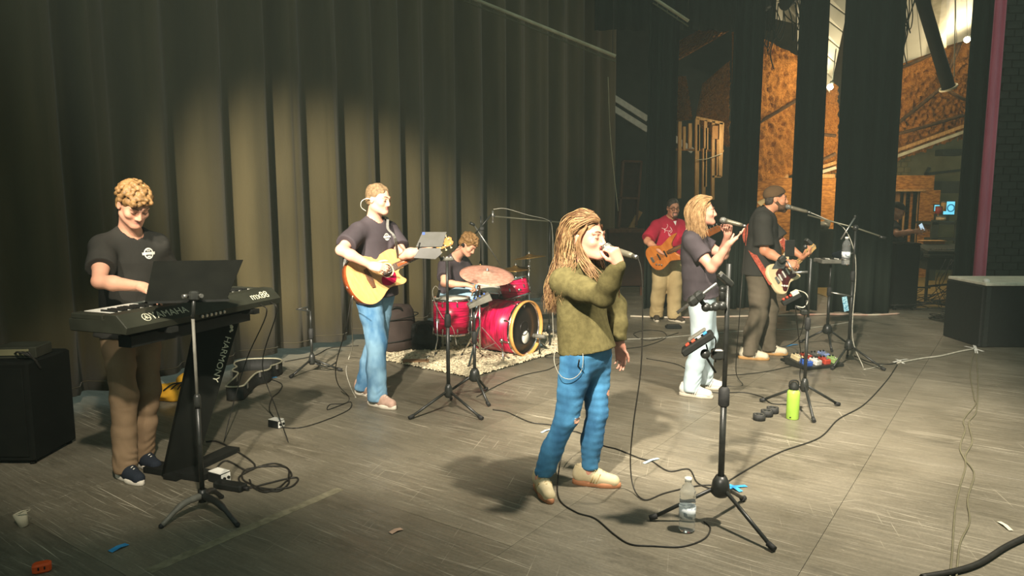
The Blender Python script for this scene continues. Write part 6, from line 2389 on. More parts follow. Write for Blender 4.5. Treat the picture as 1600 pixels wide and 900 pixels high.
# the body end points away from the camera
RC = np.stack([-cd, -cs, UP], 1)
OC = B_ - A_ + cs * .16 * 0
MB().prism(co, .004, .012, OC, RC).build('case_floor', mat('plush_brown', '#4a4232', .95), CASE)
wl = MB()
n_ = len(co)
inn = [(x * .965 + .018, y * .93) for x, y in co]
for i in range(n_):
    j = (i + 1) % n_
    q = [OC + RC @ V(*co[i], .004), OC + RC @ V(*co[j], .004), OC + RC @ V(*co[j], .12), OC + RC @ V(*co[i], .12), OC + RC @ V(*inn[i], .004), OC + RC @ V(*inn[j], .004), OC + RC @ V(*inn[j], .12), OC + RC @ V(*inn[i], .12)]
    wl.add(q, [(0, 1, 2, 3), (5, 4, 7, 6), (3, 2, 6, 7)], True)
wl.build('case_wall', BLKP, CASE)
MB().tube([OC + RC @ V(*p, .124) for p in co], .008, 6, closed=True).build('rim', mat('pale_rim', '#a8a48c', .5, .2), CASE)
for i in (6, 22, 30, 52, 60, 74):
    p = co[i % n_]
    MB().box(OC + RC @ V(p[0], p[1] * 1.02, .1), (.04, .02, .05), RC, .004).build('latch', STEEL, CASE)
# yellow jacket
T = thing('yellow_jacket', 'crumpled yellow jacket with dark straps lying behind the keyboard player', 'jacket', fl(268, 626))
S = Solid().ell((0, .05, .06), (.15, .14, .08)).ell((.08, .08, .12), (.08, .1, .09)).ell((-.1, .0, .04), (.09, .08, .05)).warp(folds(.028, 91, 18, 18)).cut((0, 0, .003), (0, 0, -1))
solid_obj('cloth', S, .01, mat('yellow_cloth', '#dca52c', .8, 0, '#c08a1c', 6), T, world=False)
S = Solid().ell((-.15, .09, .09), (.06, .05, .06)).warp(folds(.012, 92, 25, 25))
solid_obj('lining', S, .01, WHT, T, world=False)
for i in range(3):
    MB().tube(spline([(-.02 + i * .05, -.09 + i * .02, .11), (.04 + i * .04, -.06, .155), (.1 + i * .02, -.02, .16)], 4), .006, 5).build('strap', BLKP, T)
# ------------------------------------------------------------------ keyboard and its stand
ZK = 1.0
KA, KB = fl(196, 524, ZK), fl(437, 473, ZK)
ku = nrm(V(*(KB - KA)[:2], 0))
kl = np.linalg.norm((KB - KA)[:2])
kv = np.cross(ku, UP)
if kv @ V(1, -1, 0) < 0:
    kv = -kv
KBD = thing('stage_keyboard', 'long dark stage keyboard with white maker lettering on its rear edge', 'keyboard', V(KA[0], KA[1], ZK))
KM = mat('keyboard_shell', '#33342a', .6, 0, '#2a2b22', 8, spec=.2)
prof = [(0, 0), (.012, .035), (-.055, .098), (-.13, .1), (-.14, .072), (-.385, .066), (-.39, .05), (-.38, 0)]
# profile in (kv, up), pulled along ku
RP = np.stack([kv, UP, np.cross(kv, UP)], 1)
sgn = 1 if np.cross(kv, UP) @ ku > 0 else -1
MB().prism(ccw(prof), 0, sgn * kl, (0, 0, 0), RP, inset=.004).build('case', KM, KBD)
wk = MB()
nw = 52
kw = (kl - .16) / nw
for i in range(nw):
    wk.box(ku * (.08 + (i + .5) * kw) - kv * .265 + UP * .083, (kw - .0015, .21, .02), np.stack([ku, kv, UP], 1))
o = wk.build('white_keys', WHT, KBD)
o['kind'] = 'stuff'
bk = MB()
for i in range(nw - 1):
    if i % 7 in (0, 2, 3, 5, 6):
        bk.box(ku * (.08 + (i + 1) * kw) - kv * .215 + UP * .096, (kw * .55, .11, .014), np.stack([ku, kv, UP], 1))
o = bk.build('black_keys', BLKP, KBD)
o['kind'] = 'stuff'
MB().box(ku * .03 - kv * .26 + UP * .08, (.06, .22, .03), np.stack([ku, kv, UP], 1), .004).build('end_block', KM, KBD)
MB().box(ku * (kl - .03) - kv * .26 + UP * .08, (.06, .22, .03), np.stack([ku, kv, UP], 1), .004).build('end_block', KM, KBD)
s_up = nrm(V(*(kv * -.067), 0)[:3] + UP * .063)
s_out = np.cross(ku, s_up)
if s_out @ kv < 0:
    s_out = -s_out
RTX = np.stack([ku, s_up, s_out], 1)
mid = lambda x, t=.5: ku * x + (kv * .012 + UP * .035) * (1 - t) + (kv * -.055 + UP * .098) * t + s_out * .0015
WT = mat('print_light', '#d8d6bc', .6)
text_mesh('maker_lettering', 'YAMAHA', .062, WT, KBD, mid(.31), RTX, .0006, 1.0)
MB().torus(mid(.155), .024, .0022, RTX, 24, 5).build('maker_emblem_ring', WT, KBD)
for i in range(3):
    a = PI / 2 + i * 2 * PI / 3
    MB().bar(mid(.155) - RTX @ V(math.cos(a), math.sin(a), 0) * .019 * 0, mid(.155) + RTX @ V(math.cos(a), math.sin(a), 0) * .02, .0035, .0012, s_out).build('emblem_fork', WT, KBD)
    MB().bar(mid(.155), mid(.155) - RTX @ V(math.cos(a), math.sin(a), 0) * .012, .003, .0012, s_out).build('emblem_fork', WT, KBD)
text_mesh('model_lettering', 'mx88', .075, WT, KBD, mid(kl - .17), RTX, .0006, 1.0)
for i in range(6):
    x = kl * .42 + i * .035
    MB().cyl(ku * x + kv * .006 + UP * .02, ku * x + kv * .02 + UP * .018, .009, n=8).build('socket', STEEL, KBD)
for px, x in ((388, kl - .14), (403, kl - .08)):
    pass
MB().tube(spline([ku * (kl - .2) + kv * .01 + UP * .02, ku * (kl - .2) + kv * .05 - UP * .05, fl(386, 560, .5) - V(KA[0], KA[1], ZK), fl(362, 640, .2) - V(KA[0], KA[1], ZK), fl(350, 690, .01) - V(KA[0], KA[1], ZK)], 6), .004, 6).build('cable', CAB, KBD)
MB().tube(spline([ku * (kl - .1) + kv * .01 + UP * .02, ku * (kl - .1) + kv * .05 - UP * .05, fl(410, 570, .45) - V(KA[0], KA[1], ZK), fl(432, 640, .12) - V(KA[0], KA[1], ZK), fl(450, 690, .01) - V(KA[0], KA[1], ZK)], 6), .004, 6).build('cable', CAB, KBD)
# keyboard stand: broad slanted column board, foot and top rails
KS = thing('keyboard_stand', 'black keyboard stand with broad slanted board lettered down its edge', 'stand', V(*fl(290, 742)[:2], 0))
tp0, tp1 = fl(312, 487, ZK - .03), fl(372, 477, ZK - .03)
bt0, bt1 = fl(256, 744, .02), fl(306, 732, .02)
tp0[2] = tp1[2] = ZK - .03
slab_p = [bt0, bt1, tp1, tp0]
sn_ = nrm(np.cross(slab_p[1] - slab_p[0], slab_p[3] - slab_p[0]))
slab_p[2] = tp1 = tp1 - sn_ * (sn_ @ (tp1 - bt0))
o = slab('column_board', slab_p, .05, MATTE, None)
o.parent = KS
o.location = -np.array(KS.location)
rl = nrm(tp1 - bt1)
bx_ = nrm(bt1 - bt0)
bn = np.cross(bx_, rl)
if bn @ V(0, -1, 0) < 0:
    bn = -bn
RD = np.stack([-rl, np.cross(bn, -rl), bn], 1)
pc_ = bt1 + rl * (np.linalg.norm(tp1 - bt1) * .66) - bx_ * .045 + bn * .003
text_mesh('stand_lettering', 'HARMONY', .06, WT, KS, pc_ - np.array(KS.location), RD, .0006, 1.0)
pf = bt1 + rl * (np.linalg.norm(tp1 - bt1) * .86) - bx_ * .042 + bn * .003
fig = MB()
for (x, y, rr) in ((0, 0, .012), (.018, .008, .01), (-.012, -.01, .009), (.03, .0, .007), (-.026, .006, .007)):
    fig.lathe([(rr, 0), (rr, .0012), (.0005, .0013)], pf + RD @ V(x, y, 0), RD, 10)
fig.build('stand_emblem', WT, KS, world=True)
for x in (.3, kl - .25):
    p = V(KA[0], KA[1], ZK - .02) + ku * x
    MB().bar(p + kv * .02, p - kv * .35, .05, .03).build('support_arm', BLKP, KS, world=True)
p = V(KA[0], KA[1], ZK - .06)
MB().bar(p + ku * .1 - kv * .12, p + ku * (kl - .2) - kv * .12, .09, .06).build('top_rail', BLKP, KS, world=True)
fp = fl(285, 742)
MB().bar(fp + kv * .2 + UP * .02, fp - kv * .25 + UP * .02, .12, .035).build('foot_bar', BLKP, KS, world=True)
MB().bar(fp - ku * .1 + UP * .018, fp + ku * .45 + UP * .018, .1, .03).build('foot_bar', BLKP, KS, world=True)

# ------------------------------------------------------------------ orchestra music stand in front of the keyboard
mb_ = fl(318, 800)
MS = thing('music_stand', 'black orchestra music stand seen from behind in front of the keyboard', 'music stand', V(mb_[0], mb_[1], 0))
top = V(mb_[0], mb_[1], 1.08)
MB().cyl(V(mb_[0], mb_[1], .1), V(mb_[0], mb_[1], .62), .0125, n=12).build('lower_tube', BLK, MS, world=True)
MB().cyl(V(mb_[0], mb_[1], .6), top, .0085, n=12).build('upper_tube', GREY, MS, world=True)
MB().lathe([(.016, .58), (.018, .6), (.018, .64), (.012, .655)], (mb_[0], mb_[1], 0), None, 12).build('clutch', BLK, MS, world=True)
qd = [at(226, 472, 3.74), at(354, 468, 3.92), at(381, 401, 4.06), at(240, 408, 3.88)]
qn = nrm(np.cross(qd[1] - qd[0], qd[3] - qd[0]))
qd[2] = qd[2] - qn * (qn @ (qd[2] - qd[0]))
o = slab('desk', qd, .012, MATTE, None)
o.parent = MS
o.location = -np.array(MS.location)
dd = nrm(qd[1] - qd[0])
MB().bar(qd[0] + V(0, .03, -.004), qd[1] + V(0, .03, -.004), .06, .012).build('lip', BLKP, MS, world=True)
jc = at(303, 462, 3.80)
MB().box(jc, (.05, .04, .05), frame(dd), .008).build('tilt_joint', BLK, MS, world=True)
MB().tube([top - UP * .02, jc], .01, 8).build('neck_tube', BLK, MS, world=True)
for sx in (-1, 1):
    MB().cyl(jc + dd * .03 * sx, jc + dd * .045 * sx - V(0, .02, 0), .011, n=10).build('tilt_knob', STEEL, MS, world=True)
for (px, py) in ((252, 822), (371, 820), (346, 776)):
    e = fl(px, py, .012)
    h0 = V(mb_[0], mb_[1], .095)
    m_ = (h0 + e) / 2 + UP * .03
    MB().tube(spline([h0, m_, e], 6), [.02] * 4 + [.018] * 4 + [.013] * 5, 8).build('leg', GREY if px < 360 and py > 800 else BLK, MS, world=True)
    MB().ball(e, .014).build('rubber_foot', RUB, MS, world=True)
MB().cyl(V(mb_[0], mb_[1], .06), V(mb_[0], mb_[1], .13), .022, n=12).build('hub', BLK, MS, world=True)


# ------------------------------------------------------------------ small things on the floor
def di_box(label, px, py, rz, s=1.0):
    T = thing('direct_box', label, 'adapter box', fl(px, py), rz)
    MB().box((0, 0, .03 * s), (.1 * s, .07 * s, .055 * s), None, .004).build('box_body', BLKP, T)
    MB().box((.0, -.0, .059 * s), (.094 * s, .064 * s, .004)).build('top_plate', WHT, T)
    MB().box((.052 * s, 0, .03 * s), (.004, .058 * s, .046 * s)).build('end_plate', WHT, T)
    for q in (-.015, .015):
        MB().cyl((.053 * s, q, .03 * s), (.062 * s, q, .03 * s), .009, n=10).build('jack', BLKP, T)
    return T


di_box('small white and black adapter box on the floor between keyboard and guitarist', 432, 667, -.5)
di_box('larger white and black adapter box on the floor behind the music stand', 343, 752, -.5, 1.1)
T = thing('power_brick', 'flat black power brick on the floor beside the coiled cable', 'power supply', fl(360, 764), -.35)
MB().box((0, 0, .02), (.2, .07, .04), None, .008).build('brick_body', BLKP, T)
MB().cyl((.1, 0, .02), (.13, 0, .02), .01).build('strain_relief', RUB, T)
T = thing('power_connector', 'orange plug socket block in the bottom corner of the floor', 'plug', fl(66, 893), .5)
MB().box((0, 0, .022), (.075, .05, .044), None, .008).build('plug_body', mat('orange_plastic', '#e0561f', .5), T)
for q in (-.012, .012):
    MB().box((q, -.026, .026), (.006, .003, .014)).build('slot', BLKP, T)
T = thing('paper_cup', 'pale crumpled cup on the dark floor under the keyboard', 'cup', fl(38, 822))
MB().lathe([(.022, 0), (.032, .075), (.03, .075), (.02, .004)], (0, 0, 0), frame(V(.95, 0, .25)), 14).build('cup_wall', mat('cup_pale', '#b0a890', .8), T)
MB().torus((0, 0, .075), .0315, .002, frame(V(.95, 0, .25)), 16, 5).build('cup_rim', mat('cup_pale', '#b0a890'), T)
T = thing('rack_unit', 'olive rack unit half lost in the dark beside the keyboard player', 'rack unit', at(20, 552, 4.6))
MB().box((0, .1, 0), (.26, .2, .075), frame(V(1, .1, 0)), .006).build('unit_body', KM, T)
MB().box((0, -.006, .006), (.2, .01, .04), frame(V(1, .1, 0)), .002).build('face_plate', mat('olive_plate', '#6e6b4e', .6), T)
for q in range(3):
    MB().tube(spline([(.02 + q * .03, -.01, .0), (.08 + q * .03, -.06, .02), (.16, -.05, -.02), (.17, .0, -.1)], 5), .006, 6).build('lead', CAB, T)
T2 = thing('added_cabinet', 'plain black cabinet added to fill the shadow under the olive rack unit', 'cabinet', V(*at(20, 552, 4.6)[:2], 0))  # black box added where only shadow lies, carries the rack unit
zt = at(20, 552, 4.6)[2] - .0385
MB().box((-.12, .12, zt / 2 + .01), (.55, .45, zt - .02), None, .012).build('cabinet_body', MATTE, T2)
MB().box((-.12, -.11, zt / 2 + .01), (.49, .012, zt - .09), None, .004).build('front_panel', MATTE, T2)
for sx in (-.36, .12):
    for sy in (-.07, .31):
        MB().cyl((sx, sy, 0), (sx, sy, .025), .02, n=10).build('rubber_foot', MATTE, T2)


def tape_bit(label, pts, m=BLUT, w=.03):
    mb = MB()
    T = thing('tape_scrap', label, 'tape', fl(*pts[0]))
    P0 = np.array(T.location)
    for i in range(len(pts) // 2):
        a, b_ = fl(*pts[2 * i], .004 + .002 * i), fl(*pts[2 * i + 1], .004 + .002 * i)
        mid_ = (a + b_) / 2 + UP * .006
        d = nrm(b_ - a)
        s_ = np.cross(UP, d) * w / 2
        mb = MB()
        for q0, q1 in ((a, mid_), (mid_, b_)):
            mb.add([q0 - s_, q1 - s_, q1 + s_, q0 + s_, q0 - s_ + UP * .0008, q1 - s_ + UP * .0008, q1 + s_ + UP * .0008, q0 + s_ + UP * .0008], [(0, 3, 2, 1), (4, 5, 6, 7), (0, 1, 5, 4), (2, 3, 7, 6), (1, 2, 6, 5), (3, 0, 4, 7)])
        mb.build('strip', m, T, world=True)
    return T


tape_bit('blue tape strip on the dark floor left of the music stand foot', [(172, 862), (199, 850)], w=.035)
tape_bit('blue tape scrap by the far end of the open guitar case', [(410, 594), (432, 589)])
tape_bit('crossed blue tape strips at the foot of the centre stand', [(1132, 764), (1166, 759), (1138, 757), (1158, 768)], w=.028)
tape_bit('pale blue tape strip holding the cable behind the singer\'s shoes', [(1006, 724), (1029, 716)], mat('pale_tape', '#bcd8e2', .6), .02)
tape_bit('small pale tape scrap by the knee of the front singer', [(846, 676), (860, 671)], mat('pale_tape', '#bcd8e2'), .018)
tape_bit('white tape strip crossing the cables at the right edge of the stage', [(1508, 541), (1536, 549), (1522, 538), (1526, 552)], WHT, .03)
tape_bit('blue tape scrap among the cables left of the pedal board', [(1228, 541), (1246, 538)])
tape_bit('white frayed tape end lying near the lower edge of the floor', [(1561, 815), (1580, 829)], mat('pale_tape2', '#d8d0b8', .7), .022)
tape_bit('white tape knot at the cable junction beside the boom stand', [(1396, 566), (1418, 561), (1400, 561), (1412, 568)], WHT, .025)
tape_bit('blue tape scrap by the cable tangle next to the black road case', [(1496, 520), (1506, 513)])
tape_bit('pinkish paint chip on the floor in front of the singer', [(610, 833), (628, 826)], mat('paint_chip', '#b89a84', .8), .03)


def cable(label, pts, r=.0045, m=CAB, lift=None):
    P = [fl(p[0], p[1], (p[2] if len(p) > 2 else r + .001)) for p in pts]
    o = MB().tube(spline(P, 8), r, 6).build('floor_cable', m)
    return tag(o, label, 'cable')


cable('black cable winding from the coiled pile past the keyboard stand', [(330, 742), (352, 720), (385, 735), (398, 726), (370, 705), (340, 690), (322, 690)], .006)
cl = []
for i in range(26):
    a = i * .62
    q = 1 + .15 * math.sin(i * 1.7)
    cl.append((418 + 42 * q * math.cos(a) * (1 - i * .008), 746 + 20 * q * math.sin(a)))
cable('coiled black cable lying beside the power brick', [(380, 765)] + cl, .0055)
cable('thin black cable from the small adapter box to the acoustic guitarist', [(440, 668), (470, 668), (510, 656), (545, 640), (548, 628), (530, 634), (512, 640), (516, 632), (540, 630), (545, 620), (528, 600, .1), (525, 570, .4), (540, 515, .75), (549, 465, .98)], .004)
cable('pale lead hanging from the acoustic guitar to the floor', [(556, 621), (548, 605), (541, 580), (545, 560), (551, 540, .2), (549, 500, .6), (551, 463, .95)], .0045, CABL)
cable('black cable along the foot of the backdrop curtain', [(422, 592), (440, 600), (436, 612), (425, 622), (421, 640), (430, 655)], .005)
cable('black cable trailing along the curtain towards the drum bag', [(445, 565), (490, 556), (512, 545), (530, 542), (560, 540)], .005)
cable('black cable from the guitarist\'s stand across to the singer\'s feet', [(770, 640), (790, 643), (806, 650), (830, 660), (860, 664), (880, 672), (905, 676), (940, 695), (965, 702), (1000, 716), (1018, 720)], .0045)
cable('black cable from the taped spot to the centre stand', [(1018, 720), (1045, 736), (1076, 733), (1088, 752), (1100, 760), (1118, 765)], .0045)
cable('black cable looping in front of the singer round the water bottle', [(905, 562, .84), (899, 600, .62), (893, 650, .35), (880, 700, .14), (872, 745, .02), (874, 780), (900, 800), (930, 810), (960, 835), (985, 850), (1020, 853), (1065, 854), (1100, 842), (1110, 825), (1100, 815)], .0042)
cable('long black cable running from the centre stand to the boom stand', [(1122, 762), (1170, 732), (1220, 706), (1280, 684), (1310, 655), (1350, 632), (1385, 595), (1402, 570)], .0048)
cable('black cable from the pedal board to the white tape junction', [(1335, 556), (1360, 566), (1385, 569), (1402, 567)], .0055)
cable('twisted pale cable from the tape junction to the right stage edge', [(1402, 567), (1440, 560), (1470, 556), (1500, 549), (1522, 545)], .009, CABL)
cable('pale cable following the right side of the stage towards the camera, inner one', [(1522, 548), (1516, 580), (1522, 620), (1524, 632), (1506, 655), (1508, 672), (1500, 700), (1509, 725), (1500, 760), (1492, 800), (1488, 860), (1484, 905)], .0048, mat('cable_dull', '#6e6952', .6))
cable('pale cable following the right side of the stage towards the camera, outer one', [(1525, 548), (1528, 590), (1526, 640), (1514, 660), (1519, 690), (1508, 715), (1522, 740), (1512, 780), (1515, 815), (1500, 850), (1494, 905)], .0048, mat('cable_dull', '#8a8368'))
cable('thick black cable in the lower right corner of the floor', [(1440, 902), (1490, 893), (1530, 880), (1570, 855), (1605, 838)], .014)
cable('black cable from the blonde singer\'s feet to the slim stand', [(1080, 590), (1110, 612), (1160, 613), (1190, 620), (1205, 630), (1230, 632)], .0045)
cable('black cable between centre stand and pedal board', [(1132, 586), (1160, 585), (1200, 580), (1245, 570)], .004)
cable('thin cable across the floor behind the blonde singer', [(980, 530), (1030, 528), (1100, 522), (1180, 516), (1260, 513), (1330, 503)], .005, CABL)
cable('looping black cable behind the front singer', [(975, 545), (1010, 540), (1040, 528), (1035, 518), (1010, 516), (990, 522), (1015, 532), (1060, 520)], .0045)
cable('red and white cable along the far edge of the stage floor', [(985, 494), (1050, 496), (1120, 495), (1200, 493), (1290, 491), (1360, 492), (1405, 490)], .014, mat('cable_rose', '#b07a6a', .6, 0, '#c8bfa8', 3))
cable('black cable from the overhead stand past the drum rug', [(860, 540), (850, 557), (880, 560), (860, 576), (826, 584), (800, 592), (770, 606), (745, 620)], .0045)
cable('white earphone lead looping over the singer\'s hip', [(868, 545, .93), (868, 570, .78), (880, 592, .68), (897, 590, .69), (910, 570, .78), (909, 548, .9)], .003, WHT) if False else None
hp0 = [(868, 541), (866, 565), (876, 587), (893, 592), (908, 580), (911, 556), (905, 540)]
o = MB().tube(spline([at(p[0], p[1], 3.88 if 0 < i < 6 else 3.93) for i, p in enumerate(hp0)], 6), .0018, 6).build('earphone_lead', CABL, GR['T'], world=True)
cable('black cable hanging in the dark below the effects box to the pedal board', [(1243, 480, .85), (1247, 520, .6), (1252, 560, .3), (1250, 590, .1), (1258, 612)], .004)
cable('looping black cable behind the legs of the cap wearer', [(1260, 470, .9), (1252, 520, .45), (1240, 535, .1), (1220, 542), (1180, 540)], .004)

# ------------------------------------------------------------------ road case, cable tangle
RCp = fl(1529, 543)
T = thing('road_case', 'large black road case with pale top edge at the right stage side', 'case', RCp)
ztop = at(1560, 446, 8.2)[2]
MB().box((.75, .35, ztop / 2), (1.5, .7, ztop), None, .012).build('case_body', BLKP, T)
MB().box((.77, .35, ztop + .02), (1.5, .72, .035), None, .006).build('lid_edge', mat('pale_alloy', '#e2dcc6', .6), T)
for sx in (.06, 1.44):
    MB().box((sx, -.004, ztop / 2), (.05, .012, ztop - .02)).build('corner_angle', BLK, T)
MB().ball((.06, .05, ztop + .05), (.035, .04, .03)).build('ball_corner', WHT, T)
T = thing('cable_tangle', 'tangle of black cables on the floor behind the road case', 'cables', fl(1508, 505))
r = np.random.default_rng(12)
for k in range(9):
    pts = []
    for i in range(7):
        pts.append((r.uniform(-.3, .28), r.uniform(-.4, .4), abs(r.normal()) * .06 + .01))
    MB().tube(spline(pts, 6), .007, 5).build('cable_loop', CAB, T)
T = thing('cable_tangle', 'tangle of dark cables under the workshop table', 'cables', V(*fl(1440, 484)[:2], .0))
for k in range(8):
    pts = [(r.uniform(-.6, .6), r.uniform(-.2, .3), abs(r.normal()) * .12 + .02) for i in range(6)]
    MB().tube(spline(pts, 6), .006, 5).build('cable_loop', CAB, T)
T = thing('cable_tangle', 'tangle of dark cables hanging off the workshop table edge', 'cables', V(*fl(1486, 482)[:2], .0))
for k in range(6):
    x = r.uniform(-.15, .15)
    MB().tube(spline([(x, 0, .75), (x - r.uniform(0, .25), -.05, .4), (x - r.uniform(.0, .3), .0, .12), (x + r.uniform(-.1, .2), .05, .02)], 6), .006, 5).build('cable_loop', CAB, T)
T = thing('added_case', 'upright black case added to keep it dark below the man in the wing', 'case', V(az(1404, 11.0, 0)[0], 11.0, 0))  # black box added so the area below the man stays dark
MB().box((0, 0, .5), (.36, .34, .94), None, .012).build('case_body', MATTE, T)
MB().box((0, 0, .985), (.37, .35, .03), None, .006).build('case_lid', MATTE, T)
for sx in (-.13, .13):
    for sy in (-.12, .12):
        MB().cyl((sx, sy, 0), (sx, sy, .035), .025, n=10).build('caster', MATTE, T)
# table with equipment in the wing and stool of the man there
TB = thing('equipment_table', 'dark table with equipment in the wing behind the boom stand', 'table', V(az(1462, 11.9, 0)[0] + .08, 11.95, 0))
MB().box((0, 0, .74), (.8, .7, .05), None, .006).build('table_top', DARKW, TB)
MB().box((0, -.05, .62), (.74, .5, .2), None, .006).build('drawer_box', DARKW, TB)
for sx in (-.36, .36):
    for sy in (-.25, .25):
        MB().box((sx, sy, .36), (.035, .035, .72)).build('leg', DARKW, TB)
MB().bar((-.36, -.25, .25), (.36, -.25, .32), .03, .03).build('brace', DARKW, TB)
T = thing('mixing_console', 'dark sloping mixing console on the wing table', 'mixer', V(az(1462, 11.9, 0)[0] + .08, 11.9, .766))
MB().prism([(-.22, 0), (.22, 0), (.22, .14), (-.22, .05)], -.38, .38, (0, 0, 0), np.stack([V(0, 1, 0), UP, V(1, 0, 0)], 1), inset=.004).build('console_body', DARKW, T)
for i in range(8):
    MB().box((-.3 + i * .085, -.12, .08), (.02, .05, .012)).build('fader_cap', GREY, T)
MB().bar((-.38, -.225, .06), (.38, -.225, .1), .012, .012).build('edge_bar', STEEL, T)  # plain steel bar along the console front
T = thing('wood_box', 'small wooden box on the wing table', 'box', V(az(1440, 12.2, 0)[0] + .1, 12.2, .766))
MB().box((0, 0, .09), (.36, .16, .18), None, .004).build('box_body', PLY, T)
MB().box((0, -.005, .185), (.38, .18, .012)).build('box_lid', WOOD, T)
T = thing('stool', 'black tall stool under the man in the dark wing', 'stool', V(X8['pelvis'][0], X8['pelvis'][1], 0))
MB().lathe([(.0005, .62), (.17, .62), (.185, .64), (.18, .68), (.0005, .69)], n=20).build('seat', DARKW, T)
for i in range(4):
    a = PI / 4 + i * PI / 2
    MB().tube([(math.cos(a) * .12, math.sin(a) * .12, .62), (math.cos(a) * .2, math.sin(a) * .2, 0.0)], .013, 8).build('leg', DARKW, T)
MB().torus((0, 0, .26), .168, .011, None, 24, 6).build('foot_ring', DARKW, T)
MB().bar((.17, -.14, .27), (.55, -.22, .27), .05, .02).build('foot_rest', DARKW, T)
T = thing('phone', 'glowing phone held by the man in the dark wing', 'phone', X8['wrR'] + V(.1, -.02, .06))
MB().box((0, 0, 0), (.07, .008, .14), frame(V(.8, .2, .5)), .003).build('phone_body', BLKP, T)
MB().box((0, -.005, 0), (.06, .002, .125), frame(V(.8, .2, .5))).build('phone_screen', mat('phone_glow', '#b8d0e0', .3, emit='#b8d0e0', estr=1.0), T)

# ------------------------------------------------------------------ lumber and scenery behind the bass player
LF = thing('lumber_frame', 'tall open frame of raw lumber studs behind the blonde singer', 'frame', V(2.9, 11.75, 0))


def stud(px0, py0, px1, py1, w=.085, Y=11.75, m=WOOD, nm='stud', parent=None):
    a, b_ = at(px0, py0, Y), at(px1, py1, Y)
    return MB().bar(a, b_, .06, w, V(1, 0, 0) if abs(px1 - px0) < abs(py1 - py0) else UP).build(nm, m, parent or LF, world=True)


for (a, y0, y1, w) in ((1052, 196, 234, .05), (1062, 190, 310, .05), (1069, 198, 234, .04), (1078, 193, 232, .05), (1089, 186, 320, .06), (1102, 188, 292, .045), (1091, 195, 236, .04), (1104, 200, 234, .04), (1114, 190, 312, .045), (1121, 218, 276, .03)):
    stud(a, y0, a - .03 * (y1 - y0) * .2, y1, w)
stud(1087, 184, 1129, 193, .04, nm='top_plate')
stud(1127, 192, 1124, 276, .07)
stud(1112, 276, 1126, 276, .03, nm='sill_plate')
for x in (1050, 1100):
    stud(x, 232, x - 3, 470, .05)
stud(1040, 233, 1130, 236, .03, 11.85, nm='cross_plate')
p = at(1117, 207, 11.7)
MB().box(p, (.09, .03, .2)).build('gusset_board', PLY, LF, world=True)
MB().tube(spline([at(1088, 250, 11.68), at(1105, 248, 11.68), at(1128, 240, 11.68)], 6), .006, 6).build('tie_wire', STRIP, LF, world=True)
# pale diagonal boards
for i, (a, b_, lab) in enumerate((((944, 143), (1012, 186), 'upper pale diagonal board on the dark back wall'), ((944, 160), (1012, 203), 'lower pale diagonal board on the dark back wall'))):
    tag(MB().bar(at(*a, 13.55), at(*b_, 13.55), .05, .1).build('pale_board', mat('pale_board', '#efe9d6', .7)), lab, 'board')
tag(MB().bar(at(1040, 206, 13.5), at(1082, 236, 13.5), .05, .1).build('pale_board', mat('pale_board', '#d8d2bc')), 'short pale diagonal board seen through the lumber frame', 'board')
# leaning shelf frame
SF_ = thing('leaning_shelf', 'narrow brown shelf frame leaning on the dark back wall', 'shelf', V(*at(985, 445, 12.6)[:2], 0))
RW = mat('red_brown_wood', '#6b432a', .7, 0, '#54331f', 5, (4, 4, 1))
q = lambda px, py, d=0: at(px, py, 12.6 + d)
for a, b_ in (((973, 252), (966, 355)), ((1001, 252), (993, 352)), ((973, 252), (1001, 253)), ((966, 309), (996, 310)), ((965, 357), (995, 357))):
    MB().bar(q(*a), q(*b_), .2, .035, V(1, 0, 0) if abs(a[0] - b_[0]) < 15 else UP).build('frame_board', RW, SF_, world=True)
o = slab('back_panel', [q(973, 253, .1), q(1001, 253, .1), q(993, 356, .1), q(966, 356, .1)], .01, mat('dark_panel', '#4a2f20', .8), None)
o.parent = SF_
o.location = -np.array(SF_.location)
MB().bar(q(1000, 330), q(985, 358), .1, .08).build('loose_board', WOOD, SF_, world=True)
CB = thing('scenery_crate', 'dark wooden crate with pale strip behind the front singer', 'crate', V(*at(970, 490, 12.5)[:2], 0))
for (x0, y0, x1, y1, m, nm) in ((952, 362, 1006, 446, mat('dark_panel', '#4a2f20'), 'crate_panel'), (950, 358, 1008, 363, RW, 'crate_top'), (980, 364, 984, 445, WOOD, 'batten'), (952, 440, 1006, 447, RW, 'crate_rail'), (998, 364, 1004, 445, RW, 'crate_post')):
    a, b_ = at(x0, y0, 12.4), at(x1, y1, 12.4)
    MB().box(((a[0] + b_[0]) / 2, 12.4 + (.15 if nm == 'crate_panel' else .06), (a[2] + b_[2]) / 2), (b_[0] - a[0], .3 if nm == 'crate_panel' else .3 if nm == 'crate_top' else .06, a[2] - b_[2])).build(nm, m, CB, world=True)
a = at(955, 447, 12.4)
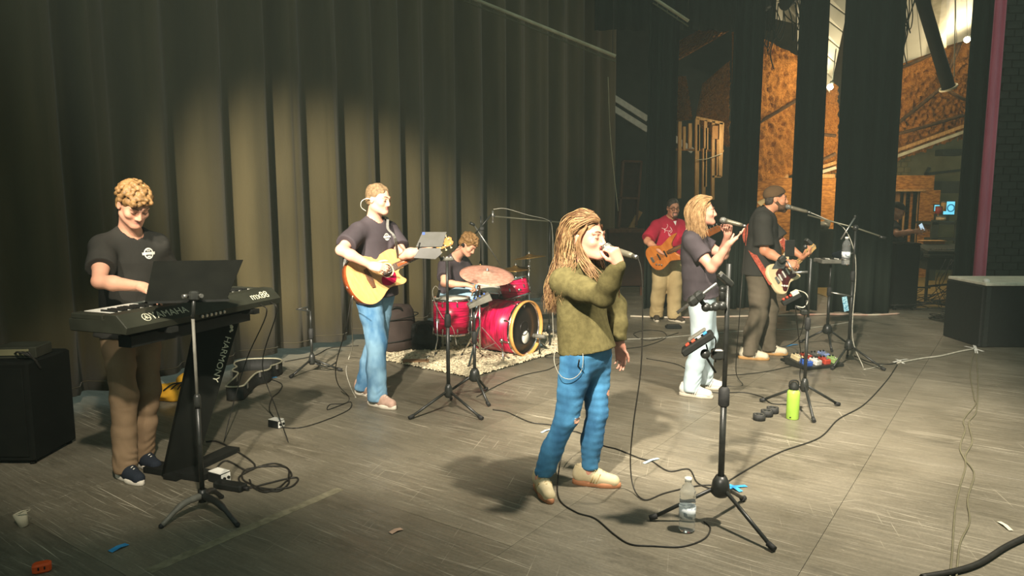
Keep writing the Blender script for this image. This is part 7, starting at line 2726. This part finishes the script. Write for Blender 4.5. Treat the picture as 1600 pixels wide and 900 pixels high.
for px in (955, 1003):
    p0 = at(px, 447, 12.45)
    MB().box((p0[0], 12.5, p0[2] / 2), (.05, .05, p0[2])).build('crate_leg', RW, CB, world=True)
tag(MB().tube(spline([at(950, 120, 12.3), at(953, 200, 12.3), at(958, 260, 12.3), at(966, 330, 12.3)], 6), .006, 6).build('rope_line', STRIP), 'thin pale rope hanging in front of the pale diagonal boards', 'rope')
# batten pipes high up
for (a, b_, Y, lab) in (((725, -8), (962, 88), 9.6, 'long pale lighting batten high above the drummer'), ((1020, -4), (1076, 33), 10.4, 'short lighting batten above the bass player')):
    T = thing('lighting_batten', lab, 'batten', at(*a, Y))
    A1, B1 = at(*a, Y), at(*b_, Y)
    MB().tube([A1, B1], .022, 8).build('pipe', STRIP, T, world=True)
    d_ = nrm(B1 - A1)
    MB().bar(A1 - UP * .07, B1 - UP * .07, .02, .015).build('lower_rail', mat('rail_olive', '#5c5a40', .7), T, world=True)
    n_ = int(np.linalg.norm(B1 - A1) / .16)
    for i in range(n_):
        p0 = A1 + d_ * (.08 + i * .16)
        MB().bar(p0, p0 - UP * .085, .012, .012, V(1, 0, 0)).build('tie', mat('rail_olive', '#5c5a40'), T, world=True)
    for t in (.02, .98):
        p0 = A1 + (B1 - A1) * t
        MB().tube([p0, p0 + UP * 3.2], .006, 5).build('hanging_wire', BEAM, T, world=True)
# ------------------------------------------------------------------ thin haze volume added to lift the dark tones
hz = bpy.data.materials.new('lift_haze')
hz.use_nodes = True
nt = hz.node_tree
nt.nodes.remove(nt.nodes['Principled BSDF'])
vs = nt.nodes.new('ShaderNodeVolumeScatter')
vs.inputs['Color'].default_value = (0.8, 1.0, 0.9, 1)
vs.inputs['Density'].default_value = 0.0035
vs.inputs['Anisotropy'].default_value = 0.0
nt.links.new(vs.outputs['Volume'], nt.nodes['Material Output'].inputs['Volume'])
hzo = MB().box((1.5, 7.0, 3.85), (24, 22, 8.3)).build('lift_haze', hz)
tag(hzo, 'thin greenish haze added over the whole stage to lift its dark tones', 'haze', None, 'stuff')
